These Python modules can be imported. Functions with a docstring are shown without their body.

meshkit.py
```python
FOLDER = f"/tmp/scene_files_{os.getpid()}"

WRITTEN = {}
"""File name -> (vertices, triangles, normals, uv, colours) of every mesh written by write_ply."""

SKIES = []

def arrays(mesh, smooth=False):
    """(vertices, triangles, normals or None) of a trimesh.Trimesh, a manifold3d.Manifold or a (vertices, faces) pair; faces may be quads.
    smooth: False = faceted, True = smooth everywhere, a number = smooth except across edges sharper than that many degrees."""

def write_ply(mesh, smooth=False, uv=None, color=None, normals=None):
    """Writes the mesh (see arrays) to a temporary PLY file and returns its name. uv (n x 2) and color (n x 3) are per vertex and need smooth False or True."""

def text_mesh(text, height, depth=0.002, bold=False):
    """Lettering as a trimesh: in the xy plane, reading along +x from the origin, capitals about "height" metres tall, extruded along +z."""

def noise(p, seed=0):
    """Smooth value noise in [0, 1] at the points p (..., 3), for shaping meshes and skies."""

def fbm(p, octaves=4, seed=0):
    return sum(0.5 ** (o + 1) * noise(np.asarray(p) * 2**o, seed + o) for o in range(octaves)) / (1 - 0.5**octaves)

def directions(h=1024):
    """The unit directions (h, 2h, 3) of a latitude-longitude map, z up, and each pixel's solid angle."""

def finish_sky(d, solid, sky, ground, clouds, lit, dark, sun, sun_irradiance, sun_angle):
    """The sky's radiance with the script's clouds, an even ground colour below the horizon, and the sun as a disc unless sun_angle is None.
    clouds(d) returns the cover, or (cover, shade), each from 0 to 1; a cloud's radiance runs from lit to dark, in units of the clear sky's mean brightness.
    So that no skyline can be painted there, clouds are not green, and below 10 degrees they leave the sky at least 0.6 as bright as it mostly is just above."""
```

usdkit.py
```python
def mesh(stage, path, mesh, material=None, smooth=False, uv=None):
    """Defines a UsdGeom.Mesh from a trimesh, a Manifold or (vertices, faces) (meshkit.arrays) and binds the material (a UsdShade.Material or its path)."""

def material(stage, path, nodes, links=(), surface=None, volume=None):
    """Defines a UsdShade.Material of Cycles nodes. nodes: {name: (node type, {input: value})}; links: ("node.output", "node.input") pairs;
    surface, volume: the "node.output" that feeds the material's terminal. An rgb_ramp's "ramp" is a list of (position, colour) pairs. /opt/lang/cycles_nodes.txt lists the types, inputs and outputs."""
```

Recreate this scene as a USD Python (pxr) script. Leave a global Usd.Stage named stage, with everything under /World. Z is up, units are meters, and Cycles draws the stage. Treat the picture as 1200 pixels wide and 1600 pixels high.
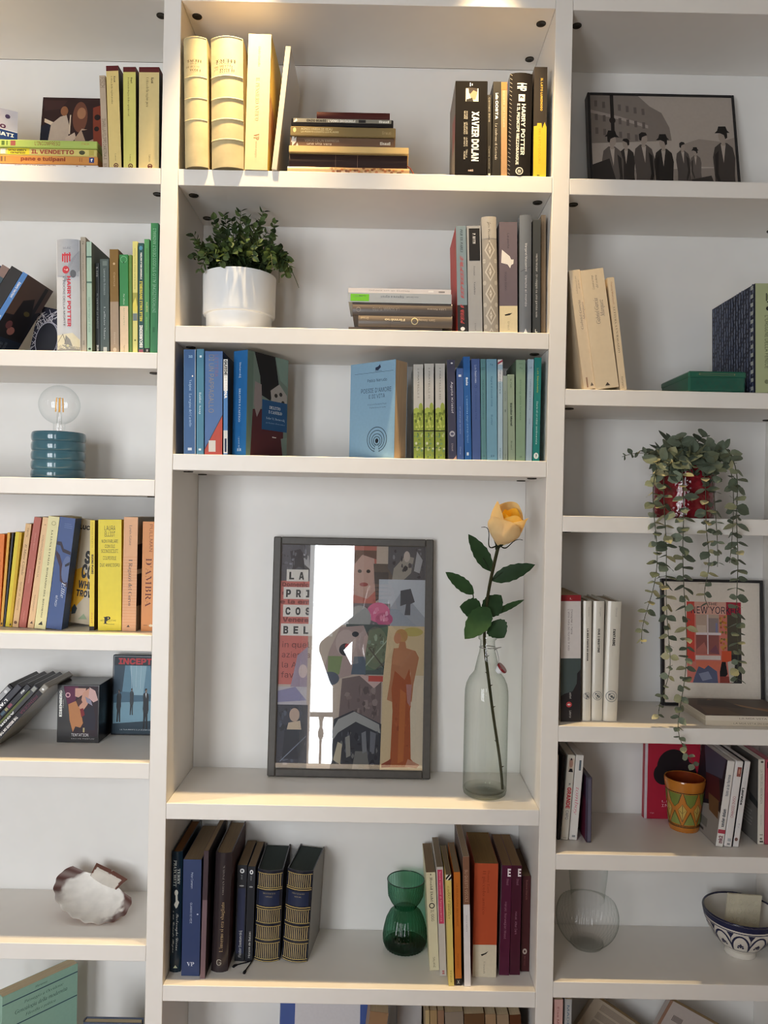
import math, random, glob
import numpy as np, trimesh, usdkit, meshkit
from pxr import Usd, UsdGeom, UsdLux, UsdShade, Gf, Sdf, Vt
from shapely import affinity, box as sbox, union_all
from shapely.geometry import Polygon, Point, LineString

# light levels and exposure
EXPOSURE = -0.55
SKYCOL, SKYINT = (0.80, 0.90, 1.0), 1.6
DAYCOL, DAYINT, DAYINT2 = (0.97, 0.98, 1.0), 12.5, 8.0
LAMPCOL, LAMPINT, LAMPCONE, LAMPSOFT, LAMPTILT = (1.0, 0.72, 0.38), 10500.0, 27.0, 0.9, 2.5
PICIOR, PICTILT = 1.9, 4.0

stage = Usd.Stage.CreateInMemory()
UsdGeom.SetStageUpAxis(stage, 'Z'); UsdGeom.SetStageMetersPerUnit(stage, 1.0)
UsdGeom.Xform.Define(stage, '/World'); UsdGeom.Scope.Define(stage, '/World/Looks')
stage.SetDefaultPrim(stage.GetPrimAtPath('/World'))
random.seed(7); RNG = np.random.RandomState(7)

# ---------------------------------------------------------------- camera
ZO = 1.85                                   # floor to the height used for the measurements below
FPX = 1200.0
CC = np.array([0.050434, -1.642887, 0.020006 + ZO])
RM = np.array([[0.9998003274, -0.0021322351, 0.0198685381], [-0.0198627693, 0.0026934105, 0.9997990878], [0.0021853208, 0.9999940995, -0.0026505206]])
cam = UsdGeom.Camera.Define(stage, '/World/camera')
M4 = np.eye(4); M4[0, :3] = RM[0]; M4[1, :3] = RM[1]; M4[2, :3] = -RM[2]; M4[3, :3] = CC
cam.AddTransformOp().Set(Gf.Matrix4d(*M4.ravel().tolist()))
cam.CreateFocalLengthAttr(36.0); cam.CreateHorizontalApertureAttr(36.0); cam.CreateVerticalApertureAttr(48.0)
cam.CreateClippingRangeAttr(Gf.Vec2f(0.01, 200)); cam.CreateExposureAttr(EXPOSURE)

# ---------------------------------------------------------------- light
def dome(color, intensity):
    d = UsdLux.DomeLight.Define(stage, '/World/sky'); d.CreateColorAttr(Gf.Vec3f(*color)); d.CreateIntensityAttr(intensity)
def rect(name, pos, w, h, color, inten):          # faces +y, towards the bookcase
    l = UsdLux.RectLight.Define(stage, '/World/' + name)
    l.CreateWidthAttr(w); l.CreateHeightAttr(h); l.CreateColorAttr(Gf.Vec3f(*color)); l.CreateIntensityAttr(inten)
    m = np.eye(4); m[0, :3] = (-1, 0, 0); m[1, :3] = (0, 0, 1); m[2, :3] = (0, -1, 0); m[3, :3] = pos
    l.AddTransformOp().Set(Gf.Matrix4d(*m.ravel().tolist()))
YW = -3.0                                          # rear wall, with the windows
dome(SKYCOL, SKYINT)
WIN = [(-2.10, -0.80, 0.6, 2.75), (-0.46, -0.065, 0.12, 2.75)]   # openings: a wide window and a French window
rect('daylight_window', (-1.45, YW - 0.16, 1.675), 1.26, 2.1, DAYCOL, DAYINT)
rect('daylight_french_window', (-0.262, YW - 0.75, 1.5), 0.9, 3.0, DAYCOL, DAYINT2)
LAMPS = [(-0.90, -0.14), (-0.262, -0.105), (0.258, -0.105)]   # downlights in the ceiling, just in front of the bookcase

# ---------------------------------------------------------------- helpers
def lin(c):
    if isinstance(c, str):
        c = [int(c[i:i + 2], 16) / 255 for i in (0, 2, 4)]
    return tuple(x / 12.92 if x <= 0.04045 else ((x + 0.055) / 1.055) ** 2.4 for x in c)

used = {}
def path_for(name, parent=None):
    base = (str(parent.GetPath()) if parent is not None else '/World') + '/' + name
    n = used.get(base, 0); used[base] = n + 1
    return base if n == 0 else f'{base}_{n:03d}'

def tag(p, label=None, cat=None, group=None, kind=None):
    for k, v in (('label', label), ('category', cat), ('group', group), ('kind', kind)):
        if v: p.SetCustomDataByKey(k, v)
    return p

def thing(name, label, cat, group=None, M=None):
    x = UsdGeom.Xform.Define(stage, path_for(name)); p = x.GetPrim()
    x.AddTransformOp().Set(Gf.Matrix4d(*(np.eye(4) if M is None else np.asarray(M).T).ravel().tolist()))
    return tag(p, label, cat, group)

def obj(name, mesh, mat, parent=None, col=None, smooth=False, label=None, kind=None):
    m = usdkit.mesh(stage, path_for(name, parent), mesh, L[mat], smooth=smooth)
    if col is not None:
        n = len(m.GetPointsAttr().Get())
        a = np.asarray(col, np.float32)
        a = np.tile(a, (n, 1)) if a.ndim == 1 else a
        UsdGeom.PrimvarsAPI(m).CreatePrimvar('col', Sdf.ValueTypeNames.Color3fArray, 'vertex').Set(Vt.Vec3fArray.FromNumpy(a.astype(np.float32)))
    p = m.GetPrim()
    if label: p.SetCustomDataByKey('label', label)
    if kind: p.SetCustomDataByKey('kind', kind)
    return p

def T(x, y, z): m = np.eye(4); m[:3, 3] = (x, y, z); return m
def Rx(a): c, s = math.cos(a), math.sin(a); return np.array([[1, 0, 0, 0], [0, c, -s, 0], [0, s, c, 0], [0, 0, 0, 1.]])
def Ry(a): c, s = math.cos(a), math.sin(a); return np.array([[c, 0, s, 0], [0, 1, 0, 0], [-s, 0, c, 0], [0, 0, 0, 1.]])
def Rz(a): c, s = math.cos(a), math.sin(a); return np.array([[c, -s, 0, 0], [s, c, 0, 0], [0, 0, 1, 0], [0, 0, 0, 1.]])
rad = math.radians

def cbox(x0, x1, y0, y1, z0, z1, c=0.0006):
    """A box with chamfered edges."""
    c = min(c, (x1 - x0) / 2.2, (y1 - y0) / 2.2, (z1 - z0) / 2.2)
    v = []
    for i, x in ((1, x0), (-1, x1)):
        for j, y in ((1, y0), (-1, y1)):
            for k, z in ((1, z0), (-1, z1)):
                v += [(x + i * c, y + j * c, z), (x + i * c, y, z + k * c), (x, y + j * c, z + k * c)]
    return trimesh.convex.convex_hull(np.array(v))

def cat(ms): return trimesh.util.concatenate([m for m in ms if m is not None])

def lathe(profile, n=64, center=(0, 0, 0), flute=0, amp=0.0, frng=None):
    """Profile of (r, z) turned about z; flute ribs of depth amp."""
    pr = np.array(profile, float); a = np.arange(n) * 2 * np.pi / n
    R = np.repeat(pr[:, :1], n, 1)
    if flute:
        w = np.ones(len(pr)) if frng is None else np.array([1.0 if frng[0] <= z <= frng[1] else 0.0 for z in pr[:, 1]])
        R = R + (amp * w)[:, None] * np.cos(a * flute)[None]
    V = np.stack([R * np.cos(a), R * np.sin(a), np.repeat(pr[:, 1:], n, 1)], -1).reshape(-1, 3) + np.array(center)
    i, j = np.meshgrid(np.arange(len(pr) - 1), np.arange(n), indexing='ij')
    q = np.stack([i * n + j, i * n + (j + 1) % n, (i + 1) * n + (j + 1) % n, (i + 1) * n + j], -1).reshape(-1, 4)
    F = np.vstack([q[:, [0, 1, 2]], q[:, [0, 2, 3]]])
    V = list(V); F = list(F)
    for row, flip in ((0, True), (len(pr) - 1, False)):
        if pr[row, 0] > 1e-6 and False: pass
    m = trimesh.Trimesh(np.array(V), np.array(F), process=False); m.update_faces(m.nondegenerate_faces()); m.merge_vertices(); return m

def tube(pts, r, n=8, caps=True):
    p = np.asarray(pts, float); t = np.gradient(p, axis=0); t /= np.linalg.norm(t, axis=1, keepdims=True) + 1e-12
    r = np.broadcast_to(np.asarray(r, float), (len(p),))
    a = np.cross(t, [0.31, 0.22, 0.92]); a /= np.linalg.norm(a, axis=1, keepdims=True) + 1e-12; b = np.cross(t, a)
    an = np.arange(n) * 2 * np.pi / n
    V = (p[:, None] + r[:, None, None] * (np.cos(an)[None, :, None] * a[:, None] + np.sin(an)[None, :, None] * b[:, None])).reshape(-1, 3)
    F = []
    for i in range(len(p) - 1):
        for j in range(n):
            k = (j + 1) % n; F += [(i * n + j, i * n + k, (i + 1) * n + k), (i * n + j, (i + 1) * n + k, (i + 1) * n + j)]
    if caps:
        V = np.vstack([V, p[0], p[-1]]); e = len(V)
        for j in range(n):
            k = (j + 1) % n; F += [(e - 2, k, j), (e - 1, (len(p) - 1) * n + j, (len(p) - 1) * n + k)]
    return trimesh.Trimesh(V, np.array(F), process=False)

def spline(pts, n=24):
    p = np.asarray(pts, float)
    from scipy.interpolate import CubicSpline
    s = np.r_[0, np.cumsum(np.linalg.norm(np.diff(p, axis=0), axis=1))]
    return CubicSpline(s, p)(np.linspace(0, s[-1], n)) if len(p) > 2 else np.linspace(p[0], p[1], n)

# pixel of the 1200 x 1600 picture -> point in the room
def ray(u, v): return np.array([(u - 600) / FPX, (800 - v) / FPX, 1.0]) @ RM
def at(u, v, y): d = ray(u, v); return CC + d * ((y - CC[1]) / d[1])
def ground(u, v, z): d = ray(u, v); return CC + d * ((z - CC[2]) / d[2])
def pix(P): q = (np.asarray(P, float) - CC) @ RM.T; return 600 + FPX * q[0] / q[2], 800 - FPX * q[1] / q[2]
def x_on(u, y, z):
    x = 0.0
    for _ in range(4):
        e = u - pix((x, y, z))[0]; x += e / (FPX / (y - CC[1]))
    return x

# ---------------------------------------------------------------- lettering and flat print
FONT = {}
def font(code):
    from PIL import ImageFont
    if code not in FONT:
        d = glob.glob('/opt/blender-*/*/datafiles/fonts')[0] + '/'
        f = ImageFont.truetype(d + ('Inter.woff2' if code in 'sb' else 'NotoSansMath-Regular.woff2'), 60)
        if code == 'b':
            try: f.set_variation_by_axes([14, 800] if len(f.get_variation_axes()) > 1 else [800])
            except Exception: pass
        FONT[code] = f
    return FONT[code]
def mathchar(ch, code):
    base = {'f': (0x1D400, 0x1D41A, 0x1D7CE), 'n': (0x1D400, 0x1D41A, 0x1D7CE), 'i': (0x1D434, 0x1D44E, None), 'c': (0x1D4D0, 0x1D4EA, None)}[code]
    if 'A' <= ch <= 'Z': return chr(base[0] + ord(ch) - 65)
    if code == 'i' and ch == 'h': return '\u210e'
    if 'a' <= ch <= 'z': return chr(base[1] + ord(ch) - 97)
    if ch.isdigit() and base[2]: return chr(base[2] + ord(ch) - 48)
    return ch
GLY = {}
def glyph(ch, code):
    """(advance, triangle vertices, triangles) at capital height 1."""
    if (ch, code) in GLY: return GLY[ch, code]
    from PIL import Image, ImageDraw
    f = font(code); c = ch if code in 'sb' else mathchar(ch, code)
    cap = -f.getbbox('H', anchor='ls')[1]; adv = f.getlength(c) / cap; sw = 1 if code == 'b' else 0
    x0, y0, x1, y1 = f.getbbox(c, anchor='ls', stroke_width=sw); V, F = np.zeros((0, 2)), np.zeros((0, 3), int)
    if x1 > x0 and y1 > y0:
        im = Image.new('L', (x1 - x0 + 6, y1 - y0 + 6)); ImageDraw.Draw(im).text((3 - x0, 3 - y0), c, 255, f, anchor='ls', stroke_width=sw)
        on = np.pad(np.asarray(im) > 120, ((0, 0), (1, 1))).astype(np.int8)
        r, s = np.nonzero(np.diff(on, axis=1) == 1); e = np.nonzero(np.diff(on, axis=1) == -1)[1]
        if len(r):
            g = union_all(sbox(s, -r - 1, e, -r)).buffer(0.6).buffer(-0.6 - (0.9 if code == 'n' else 0)).simplify(0.75)
            g = affinity.affine_transform(g, [1 / cap, 0, 0, 1 / cap, (x0 - 3) / cap, (3 - y0) / cap])
            vs, fs, k = [], [], 0
            for q in getattr(g, 'geoms', [g]):
                if q.is_empty or q.area < 1e-4: continue
                v, t = trimesh.creation.triangulate_polygon(q, engine='earcut'); vs.append(v); fs.append(t + k); k += len(v)
            if vs: V, F = np.vstack(vs), np.vstack(fs)
    GLY[ch, code] = (adv, V, F); return GLY[ch, code]

def text2d(s, code='s'):
    """The whole line at capital height 1, starting at x = 0: (width, V, F)."""
    x, vs, fs, k = 0.0, [], [], 0
    for ch in s:
        a, V, F = glyph(ch, code)
        if len(V): vs.append(V + [x, 0]); fs.append(F + k); k += len(V)
        x += a
    return x, (np.vstack(vs) if vs else np.zeros((0, 2))), (np.vstack(fs) if fs else np.zeros((0, 3), int))

class Print:
    """Flat print on a face w x h (metres): s runs 0..1 to the right, t runs 0..1 downwards."""
    def __init__(self, w, h, sub=0): self.w, self.h, self.V, self.F, self.C, self.n, self.k, self.sub = w, h, [], [], [], 0, 0, sub; self.base = .0001
    def add(self, V, F, col):
        V = np.asarray(V, float)
        if len(V) == 0: return
        if self.sub:
            V3, F = trimesh.remesh.subdivide_to_size(np.c_[V, np.zeros(len(V))], np.asarray(F), self.sub, max_iter=12); V = V3[:, :2]
        self.k += 1
        self.V.append(np.c_[V, np.full(len(V), self.base + 0.000008 * self.k)]); self.F.append(np.asarray(F) + self.n)
        self.C.append(np.tile(lin(col), (len(V), 1))); self.n += len(V)
    def q(self, s, t): return np.array([s * self.w, (1 - t) * self.h])
    def rect(self, s0, s1, t0, t1, col, nx=1):
        xs = np.linspace(s0, s1, nx + 1); V = []
        for x in xs: V += [self.q(x, t0), self.q(x, t1)]
        F = []
        for i in range(nx): a = 2 * i; F += [(a, a + 1, a + 3), (a, a + 3, a + 2)]
        self.add(V, F, col)
    def poly(self, pts, col):
        g = Polygon([self.q(*p) for p in pts]).buffer(0); self.geom(g, col)
    def geom(self, g, col):
        g = g.intersection(sbox(0, 0, self.w, self.h))
        for p in getattr(g, 'geoms', [g]):
            if p.is_empty or p.geom_type != 'Polygon' or p.area < 1e-10: continue
            v, f = trimesh.creation.triangulate_polygon(p, engine='earcut'); self.add(v, f, col); self.k -= 1
        self.k += 1
    def ell(self, s, t, rs, rt, col, n=28, rot=0.0):
        a = np.arange(n) * 2 * np.pi / n; c = self.q(s, t)
        e = np.c_[rs * self.w * np.cos(a), rt * self.h * np.sin(a)]; cr, sr = math.cos(rot), math.sin(rot)
        e = e @ np.array([[cr, sr], [-sr, cr]]) + c
        if e.min() < 0 or e[:, 0].max() > self.w or e[:, 1].max() > self.h: return self.geom(Polygon(e).buffer(0), col)
        self.add(np.vstack([e, c]), [(i, (i + 1) % n, n) for i in range(n)], col)
    def ring(self, s, t, r, th, col, n=32):           # r, th as fractions of the width
        c = self.q(s, t); g = Point(*c).buffer(r * self.w, 12).difference(Point(*c).buffer((r - th) * self.w, 12)); self.geom(g, col)
    def line(self, pts, th, col):                     # th in metres
        self.geom(LineString([self.q(*p) for p in pts]).buffer(th / 2, 2), col)
    def text(self, d, s, s0, s1, t0, t1, col, code='s'):
        w, V, F = text2d(s, code)
        if len(V) == 0: return
        a, b = self.q(s0, t1), self.q(s1, t0); W, H = b - a
        if d == 'h': P = np.c_[a[0] + V[:, 0] / w * W, a[1] + V[:, 1] * H]
        elif d == 'd': P = np.c_[a[0] + V[:, 1] * W, b[1] - V[:, 0] / w * H]      # reads downwards
        elif d == 'u': P = np.c_[b[0] - V[:, 1] * W, a[1] + V[:, 0] / w * H]      # reads upwards
        self.add(P, F, col)
    def run(self, items, curved=False):
        for it in items:
            k = it[0]
            if k == 'r': self.rect(*it[1:], nx=8 if curved else 1)
            elif k == 'p': self.poly(*it[1:])
            elif k == 'e': self.ell(*it[1:])
            elif k == 'o': self.ring(*it[1:])
            elif k == 'l': self.line(*it[1:])
            elif k == 'lines':                      # rows of small print: s0, s1, t0, t1, rows, colour
                _, s0, s1, t0, t1, n, c = it
                rr = random.Random(n * 31 + int(s0 * 997))
                for i in range(n):
                    tt = t0 + (t1 - t0) * (i + 0.25) / n; self.rect(s0, s0 + (s1 - s0) * rr.uniform(0.75, 1), tt, tt + (t1 - t0) / n * 0.45, c)
            else: self.text(*it)
    def place(self, fn):
        if not self.V: return None, None
        V = np.vstack(self.V); Fs = list(self.F); C = np.vstack(self.C)
        m = trimesh.Trimesh(fn(V), np.vstack(Fs), process=False)
        return sheet(m, C)

def sheet(m, C):
    """The print is one sheet: its patches are tied together by seams of no width."""
    from scipy.sparse import coo_matrix
    from scipy.sparse.csgraph import connected_components
    V, F = m.vertices, m.faces; n = len(V)
    e = np.vstack([F[:, [0, 1]], F[:, [1, 2]]]); k, lab = connected_components(coo_matrix((np.ones(len(e)), (e[:, 0], e[:, 1])), (n, n)), directed=False)
    first = np.unique(lab, return_index=True)[1]
    a, b = first[:-1], first[1:]
    V2 = np.vstack([V, (V[a] + V[b]) / 2]); C2 = np.vstack([C, C[a]]); F2 = np.vstack([F, np.c_[a, b, n + np.arange(len(a))]]) if len(a) else F
    return trimesh.Trimesh(V2, F2, process=False), C2

def oriented(mesh, normal):
    """Turns a flat print's triangles so that they face the given way."""
    n = np.cross(mesh.vertices[mesh.faces[:, 1]] - mesh.vertices[mesh.faces[:, 0]], mesh.vertices[mesh.faces[:, 2]] - mesh.vertices[mesh.faces[:, 0]])
    f = mesh.faces.copy(); bad = n @ np.asarray(normal) < 0; f[bad] = f[bad][:, ::-1]
    return trimesh.Trimesh(mesh.vertices, f, process=False)

# ---------------------------------------------------------------- materials
L = {}
def mat(name, nodes, links, surface='p.BSDF'): L[name] = usdkit.material(stage, '/World/Looks/' + name, nodes, links, surface=surface)
def plain(name, col, rough=0.5, spec=0.5, noise=60.0, amt=0.04, bump=0.0, metal=0.0, coat=0.0, **kw):
    c = np.array(lin(col))
    nodes = {'t': ('texture_coordinate', {}), 'n': ('noise_texture', {'scale': noise, 'detail': 4.0}),
             'r': ('rgb_ramp', {'ramp': [(0.25, tuple(c * (1 - amt))), (0.75, tuple(np.minimum(c * (1 + amt), 1)))]}),
             'p': ('principled_bsdf', {'roughness': rough, 'specular_ior_level': spec, 'metallic': metal, 'coat_weight': coat, **kw})}
    links = [('t.object', 'n.vector'), ('n.fac', 'r.fac'), ('r.color', 'p.base_color')]
    if bump:
        nodes['b'] = ('bump', {'strength': bump, 'distance': 0.001}); links += [('n.fac', 'b.height'), ('b.normal', 'p.normal')]
    mat(name, nodes, links)
def tinted(name, rough=0.5, spec=0.4, noise=90.0, amt=0.08, bump=0.0, coat=0.0, trans=0.0):
    """Colour from the mesh itself, with a little grain."""
    nodes = {'a': ('attribute', {'attribute': 'col'}), 't': ('texture_coordinate', {}), 'n': ('noise_texture', {'scale': noise, 'detail': 3.0}),
             'g': ('rgb_ramp', {'ramp': [(0.25, (1 - amt,) * 3), (0.75, (1.0, 1.0, 1.0))]}), 'm': ('mix', {'mix_type': 'multiply', 'fac': 1.0}),
             'p': ('principled_bsdf', {'roughness': rough, 'specular_ior_level': spec, 'coat_weight': coat})}
    links = [('t.object', 'n.vector'), ('n.fac', 'g.fac'), ('a.color', 'm.color1'), ('g.color', 'm.color2'), ('m.color', 'p.base_color')]
    if bump:
        nodes['b'] = ('bump', {'strength': bump, 'distance': 0.0006}); links += [('n.fac', 'b.height'), ('b.normal', 'p.normal')]
    surf = 'p.BSDF'
    if trans:
        nodes['tr'] = ('translucent_bsdf', {}); nodes['mx'] = ('mix_closure', {'fac': trans})
        links += [('m.color', 'tr.color'), ('p.BSDF', 'mx.closure1'), ('tr.BSDF', 'mx.closure2')]; surf = 'mx.closure'
    mat(name, nodes, links, surf)
plain('white_lacquer', 'e4e0da', rough=0.42, noise=25, amt=0.012)
plain('back_board', 'dedcd8', rough=0.5, noise=18, amt=0.015)
plain('wall_paint', '9a8871', rough=0.9, noise=40, amt=0.02, bump=0.05)
plain('warm_wall_paint', 'e0cdb2', rough=0.9, noise=40, amt=0.02, bump=0.05)
plain('ceiling_paint', 'bfb9ae', rough=0.9, noise=40, amt=0.02)
plain('floor_oak', '7d5f42', rough=0.45, noise=6, amt=0.15)
plain('dark_metal', '3a3630', rough=0.45, metal=0.7, amt=0.1)
plain('steel', 'b8b8b6', rough=0.3, metal=1.0, amt=0.03)
plain('iron', '1b1c1e', rough=0.6, amt=0.1)
plain('shutter_paint', '7d7a72', rough=0.6)
tinted('ink', rough=0.5, spec=0.35, amt=0.06, noise=160)
tinted('paper_cover', rough=0.45, amt=0.05)
tinted('gloss_cover', rough=0.22, spec=0.5, amt=0.04, noise=60)
tinted('cloth_cover', rough=0.75, spec=0.25, amt=0.16, noise=420, bump=0.25)
tinted('vellum', rough=0.6, amt=0.22, noise=28, bump=0.35)
tinted('plastic', rough=0.28, amt=0.03)
tinted('leaf', rough=0.5, spec=0.3, amt=0.25, noise=60, trans=0.22)
tinted('petal', rough=0.6, spec=0.2, amt=0.08, noise=40, trans=0.35)
tinted('glaze', rough=0.18, spec=0.5, amt=0.1, noise=30, coat=0.3)
mat('pages', {'t': ('texture_coordinate', {}), 'mp': ('mapping', {'scale': (2600, 14, 14)}), 'n': ('noise_texture', {'scale': 1.0, 'detail': 2.0}),
              'a': ('attribute', {'attribute': 'col'}), 'g': ('rgb_ramp', {'ramp': [(0.3, (0.72,) * 3), (0.7, (1,) * 3)]}), 'm': ('mix', {'mix_type': 'multiply', 'fac': 1.0}),
              'p': ('principled_bsdf', {'roughness': 0.85, 'specular_ior_level': 0.2})},
    [('t.object', 'mp.vector'), ('mp.vector', 'n.vector'), ('n.fac', 'g.fac'), ('a.color', 'm.color1'), ('g.color', 'm.color2'), ('m.color', 'p.base_color')])
def thin_glass(name, edge, face, gloss=1.45, blend=0.35, rough=0.02, pw=1.0):
    """Thin-walled glass: clear where seen square on, tinted towards its edges, with a sheen."""
    mat(name, {'lw': ('layer_weight', {'blend': blend}), 'm': ('mix', {'mix_type': 'mix', 'color1': lin(face), 'color2': lin(edge)}), 't': ('transparent_bsdf', {}),
               'f0': ('layer_weight', {'blend': .5}), 'f': ('rgb_ramp', {'ramp': [(0, (.03,) * 3), (.5, (.04,) * 3), (.75, (.09,) * 3), (.9, (.25,) * 3), (1, (.7,) * 3)]}), 'g': ('glossy_bsdf', {'color': (1, 1, 1), 'roughness': rough}), 'x': ('mix_closure', {})},
        [('lw.facing', 'm.fac'), ('m.color', 't.color'), ('f0.facing', 'f.fac'), ('f.color', 'x.fac'), ('t.BSDF', 'x.closure1'), ('g.BSDF', 'x.closure2')], 'x.closure')
thin_glass('pane_glass', 'ffffff', 'ffffff', gloss=1.5)
mat('picture_glass', {'t': ('transparent_bsdf', {}), 'f': ('fresnel', {'IOR': PICIOR}), 'g': ('glossy_bsdf', {'color': (1, 1, 1), 'roughness': .01}), 'x': ('mix_closure', {})},
    [('f.fac', 'x.fac'), ('t.BSDF', 'x.closure1'), ('g.BSDF', 'x.closure2')], 'x.closure')
thin_glass('bulb_glass', 'd4dcdc', 'ffffff', blend=.14)
thin_glass('bottle_glass', '6a7666', 'fcfefb', blend=0.17)
thin_glass('green_glass', '2f6a54', 'a6d2be', blend=0.35)
thin_glass('clear_ribbed_glass', 'bcc8c0', 'ffffff', blend=0.13)
plain('picture_frame_wood', '45413c', rough=0.5, noise=90, amt=0.12, bump=0.1)
plain('black_frame', '17171a', rough=0.4)
plain('teal_ceramic', '3f6674', rough=0.16, amt=0.05, coat=0.5)
plain('white_ceramic', 'dfe2e4', rough=0.5, amt=0.01)
plain('soil', '2a221b', rough=0.95, noise=200, amt=0.4, bump=0.6)
mat('filament', {'e': ('principled_bsdf', {'base_color': lin('e8b04a'), 'roughness': 0.5, 'emission_color': lin('ffb648'), 'emission_strength': 0.25})}, [], 'e.BSDF')
plain('lamp_white', 'f2efe8', rough=0.4)
# ---------------------------------------------------------------- room
D = 0.23195                                            # inner depth of the shelves
ZB = dict(C0=1.0995 + .0337, C1=0.7396, C2=0.4053, C3=0.1313, C4=-0.6164, C5=-1.0068, C6=-1.40,
          L0=1.0995 + .0337, L1=0.7405, L2=0.3465, L3=0.0744, L4=-0.2583, L5=-0.5317, L6=-0.9226, L7=-1.29,
          R0=1.097 + .0337, R1=0.7368, R2=0.2868, R3=0.0154, R4=-0.4347, R5=-0.7092, R6=-0.984, R7=-1.33, C7=-1.77, L8=-1.77, R8=-1.77)
ZB = {k: v + ZO for k, v in ZB.items()}                # top of each shelf
TH = 0.0345
UP = [(-1.2738, -1.2368), (-0.4368, -0.4), (0.4, 0.4368), (0.984, 1.0208)]
CEIL = 3.2
def struct(name, mesh, m): return tag(obj(name, mesh, m), kind='structure')
XL, XR = -2.9, 1.6
struct('floor', cbox(XL - .1, XR + .1, YW - .1, .36, -.1, 0), 'floor_oak')
struct('ceiling', cbox(XL - .1, XR + .1, YW - .1, .36, CEIL, CEIL + .1), 'ceiling_paint')
struct('wall_back', cbox(XL - .1, XR + .1, .246, .36, 0, CEIL), 'wall_paint')
struct('wall_left', cbox(XL - .1, XL, YW, .246, 0, CEIL), 'wall_paint')
struct('wall_right', cbox(XR, XR + .1, YW, .246, 0, CEIL), 'warm_wall_paint')
def wall_with_holes(x0, x1, z0, z1, holes):
    ms = []; xs = [x0] + [h[i] for h in holes for i in (0, 1)] + [x1]
    for i in range(0, len(xs), 2): ms.append(cbox(xs[i], xs[i + 1], YW - .14, YW, z0, z1))
    for a, b, lo, hi in holes:
        if lo > z0: ms.append(cbox(a, b, YW - .14, YW, z0, lo))
        if hi < z1: ms.append(cbox(a, b, YW - .14, YW, hi, z1))
    return cat(ms)
struct('wall_front', wall_with_holes(XL - .1, XR + .1, 0, CEIL, WIN), 'wall_paint')
def window(name, a, b, lo, hi, leaves, blocked=()):
    p = tag(UsdGeom.Xform.Define(stage, path_for(name)).GetPrim(), kind='structure')
    y0, y1 = YW - .10, YW - .05; fr = .02 if leaves == 1 else .035
    obj('window_frame', cat([cbox(a, a + fr, y0, y1, lo, hi), cbox(b - fr, b, y0, y1, lo, hi), cbox(a, b, y0, y1, lo, lo + fr), cbox(a, b, y0, y1, hi - fr, hi)]), 'lamp_white', p)
    n = leaves; W = (b - a - 2 * fr) / n
    for i in range(n):
        l0, l1 = a + fr + i * W, a + fr + (i + 1) * W; s = .045 if leaves > 1 else .045
        obj('sash', cat([cbox(l0, l0 + s, y0 + .005, y1 + .01, lo + fr, hi - fr), cbox(l1 - s, l1, y0 + .005, y1 + .01, lo + fr, hi - fr), cbox(l0, l1, y0 + .005, y1 + .01, lo + fr, lo + fr + s), cbox(l0, l1, y0 + .005, y1 + .01, hi - fr - s, hi - fr)]), 'lamp_white', p)
        obj('pane', cbox(l0 + s, l1 - s, YW - .077, YW - .073, lo + fr + s, hi - fr - s, .0002), 'pane_glass', p)
        if i in blocked:
            obj('shutter_panel', cbox(l0 + .01, l1 - .01, YW - .125, YW - .105, lo + fr, hi - fr), 'shutter_paint', p)
            for k in range(30):
                z = lo + fr + .05 + k * (hi - lo - .2) / 30
                obj('slat', cbox(l0 + .05, l1 - .05, YW - .105, YW - .099, z, z + .04), 'shutter_paint', p)
window('window_1', *WIN[0], 2)
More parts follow.
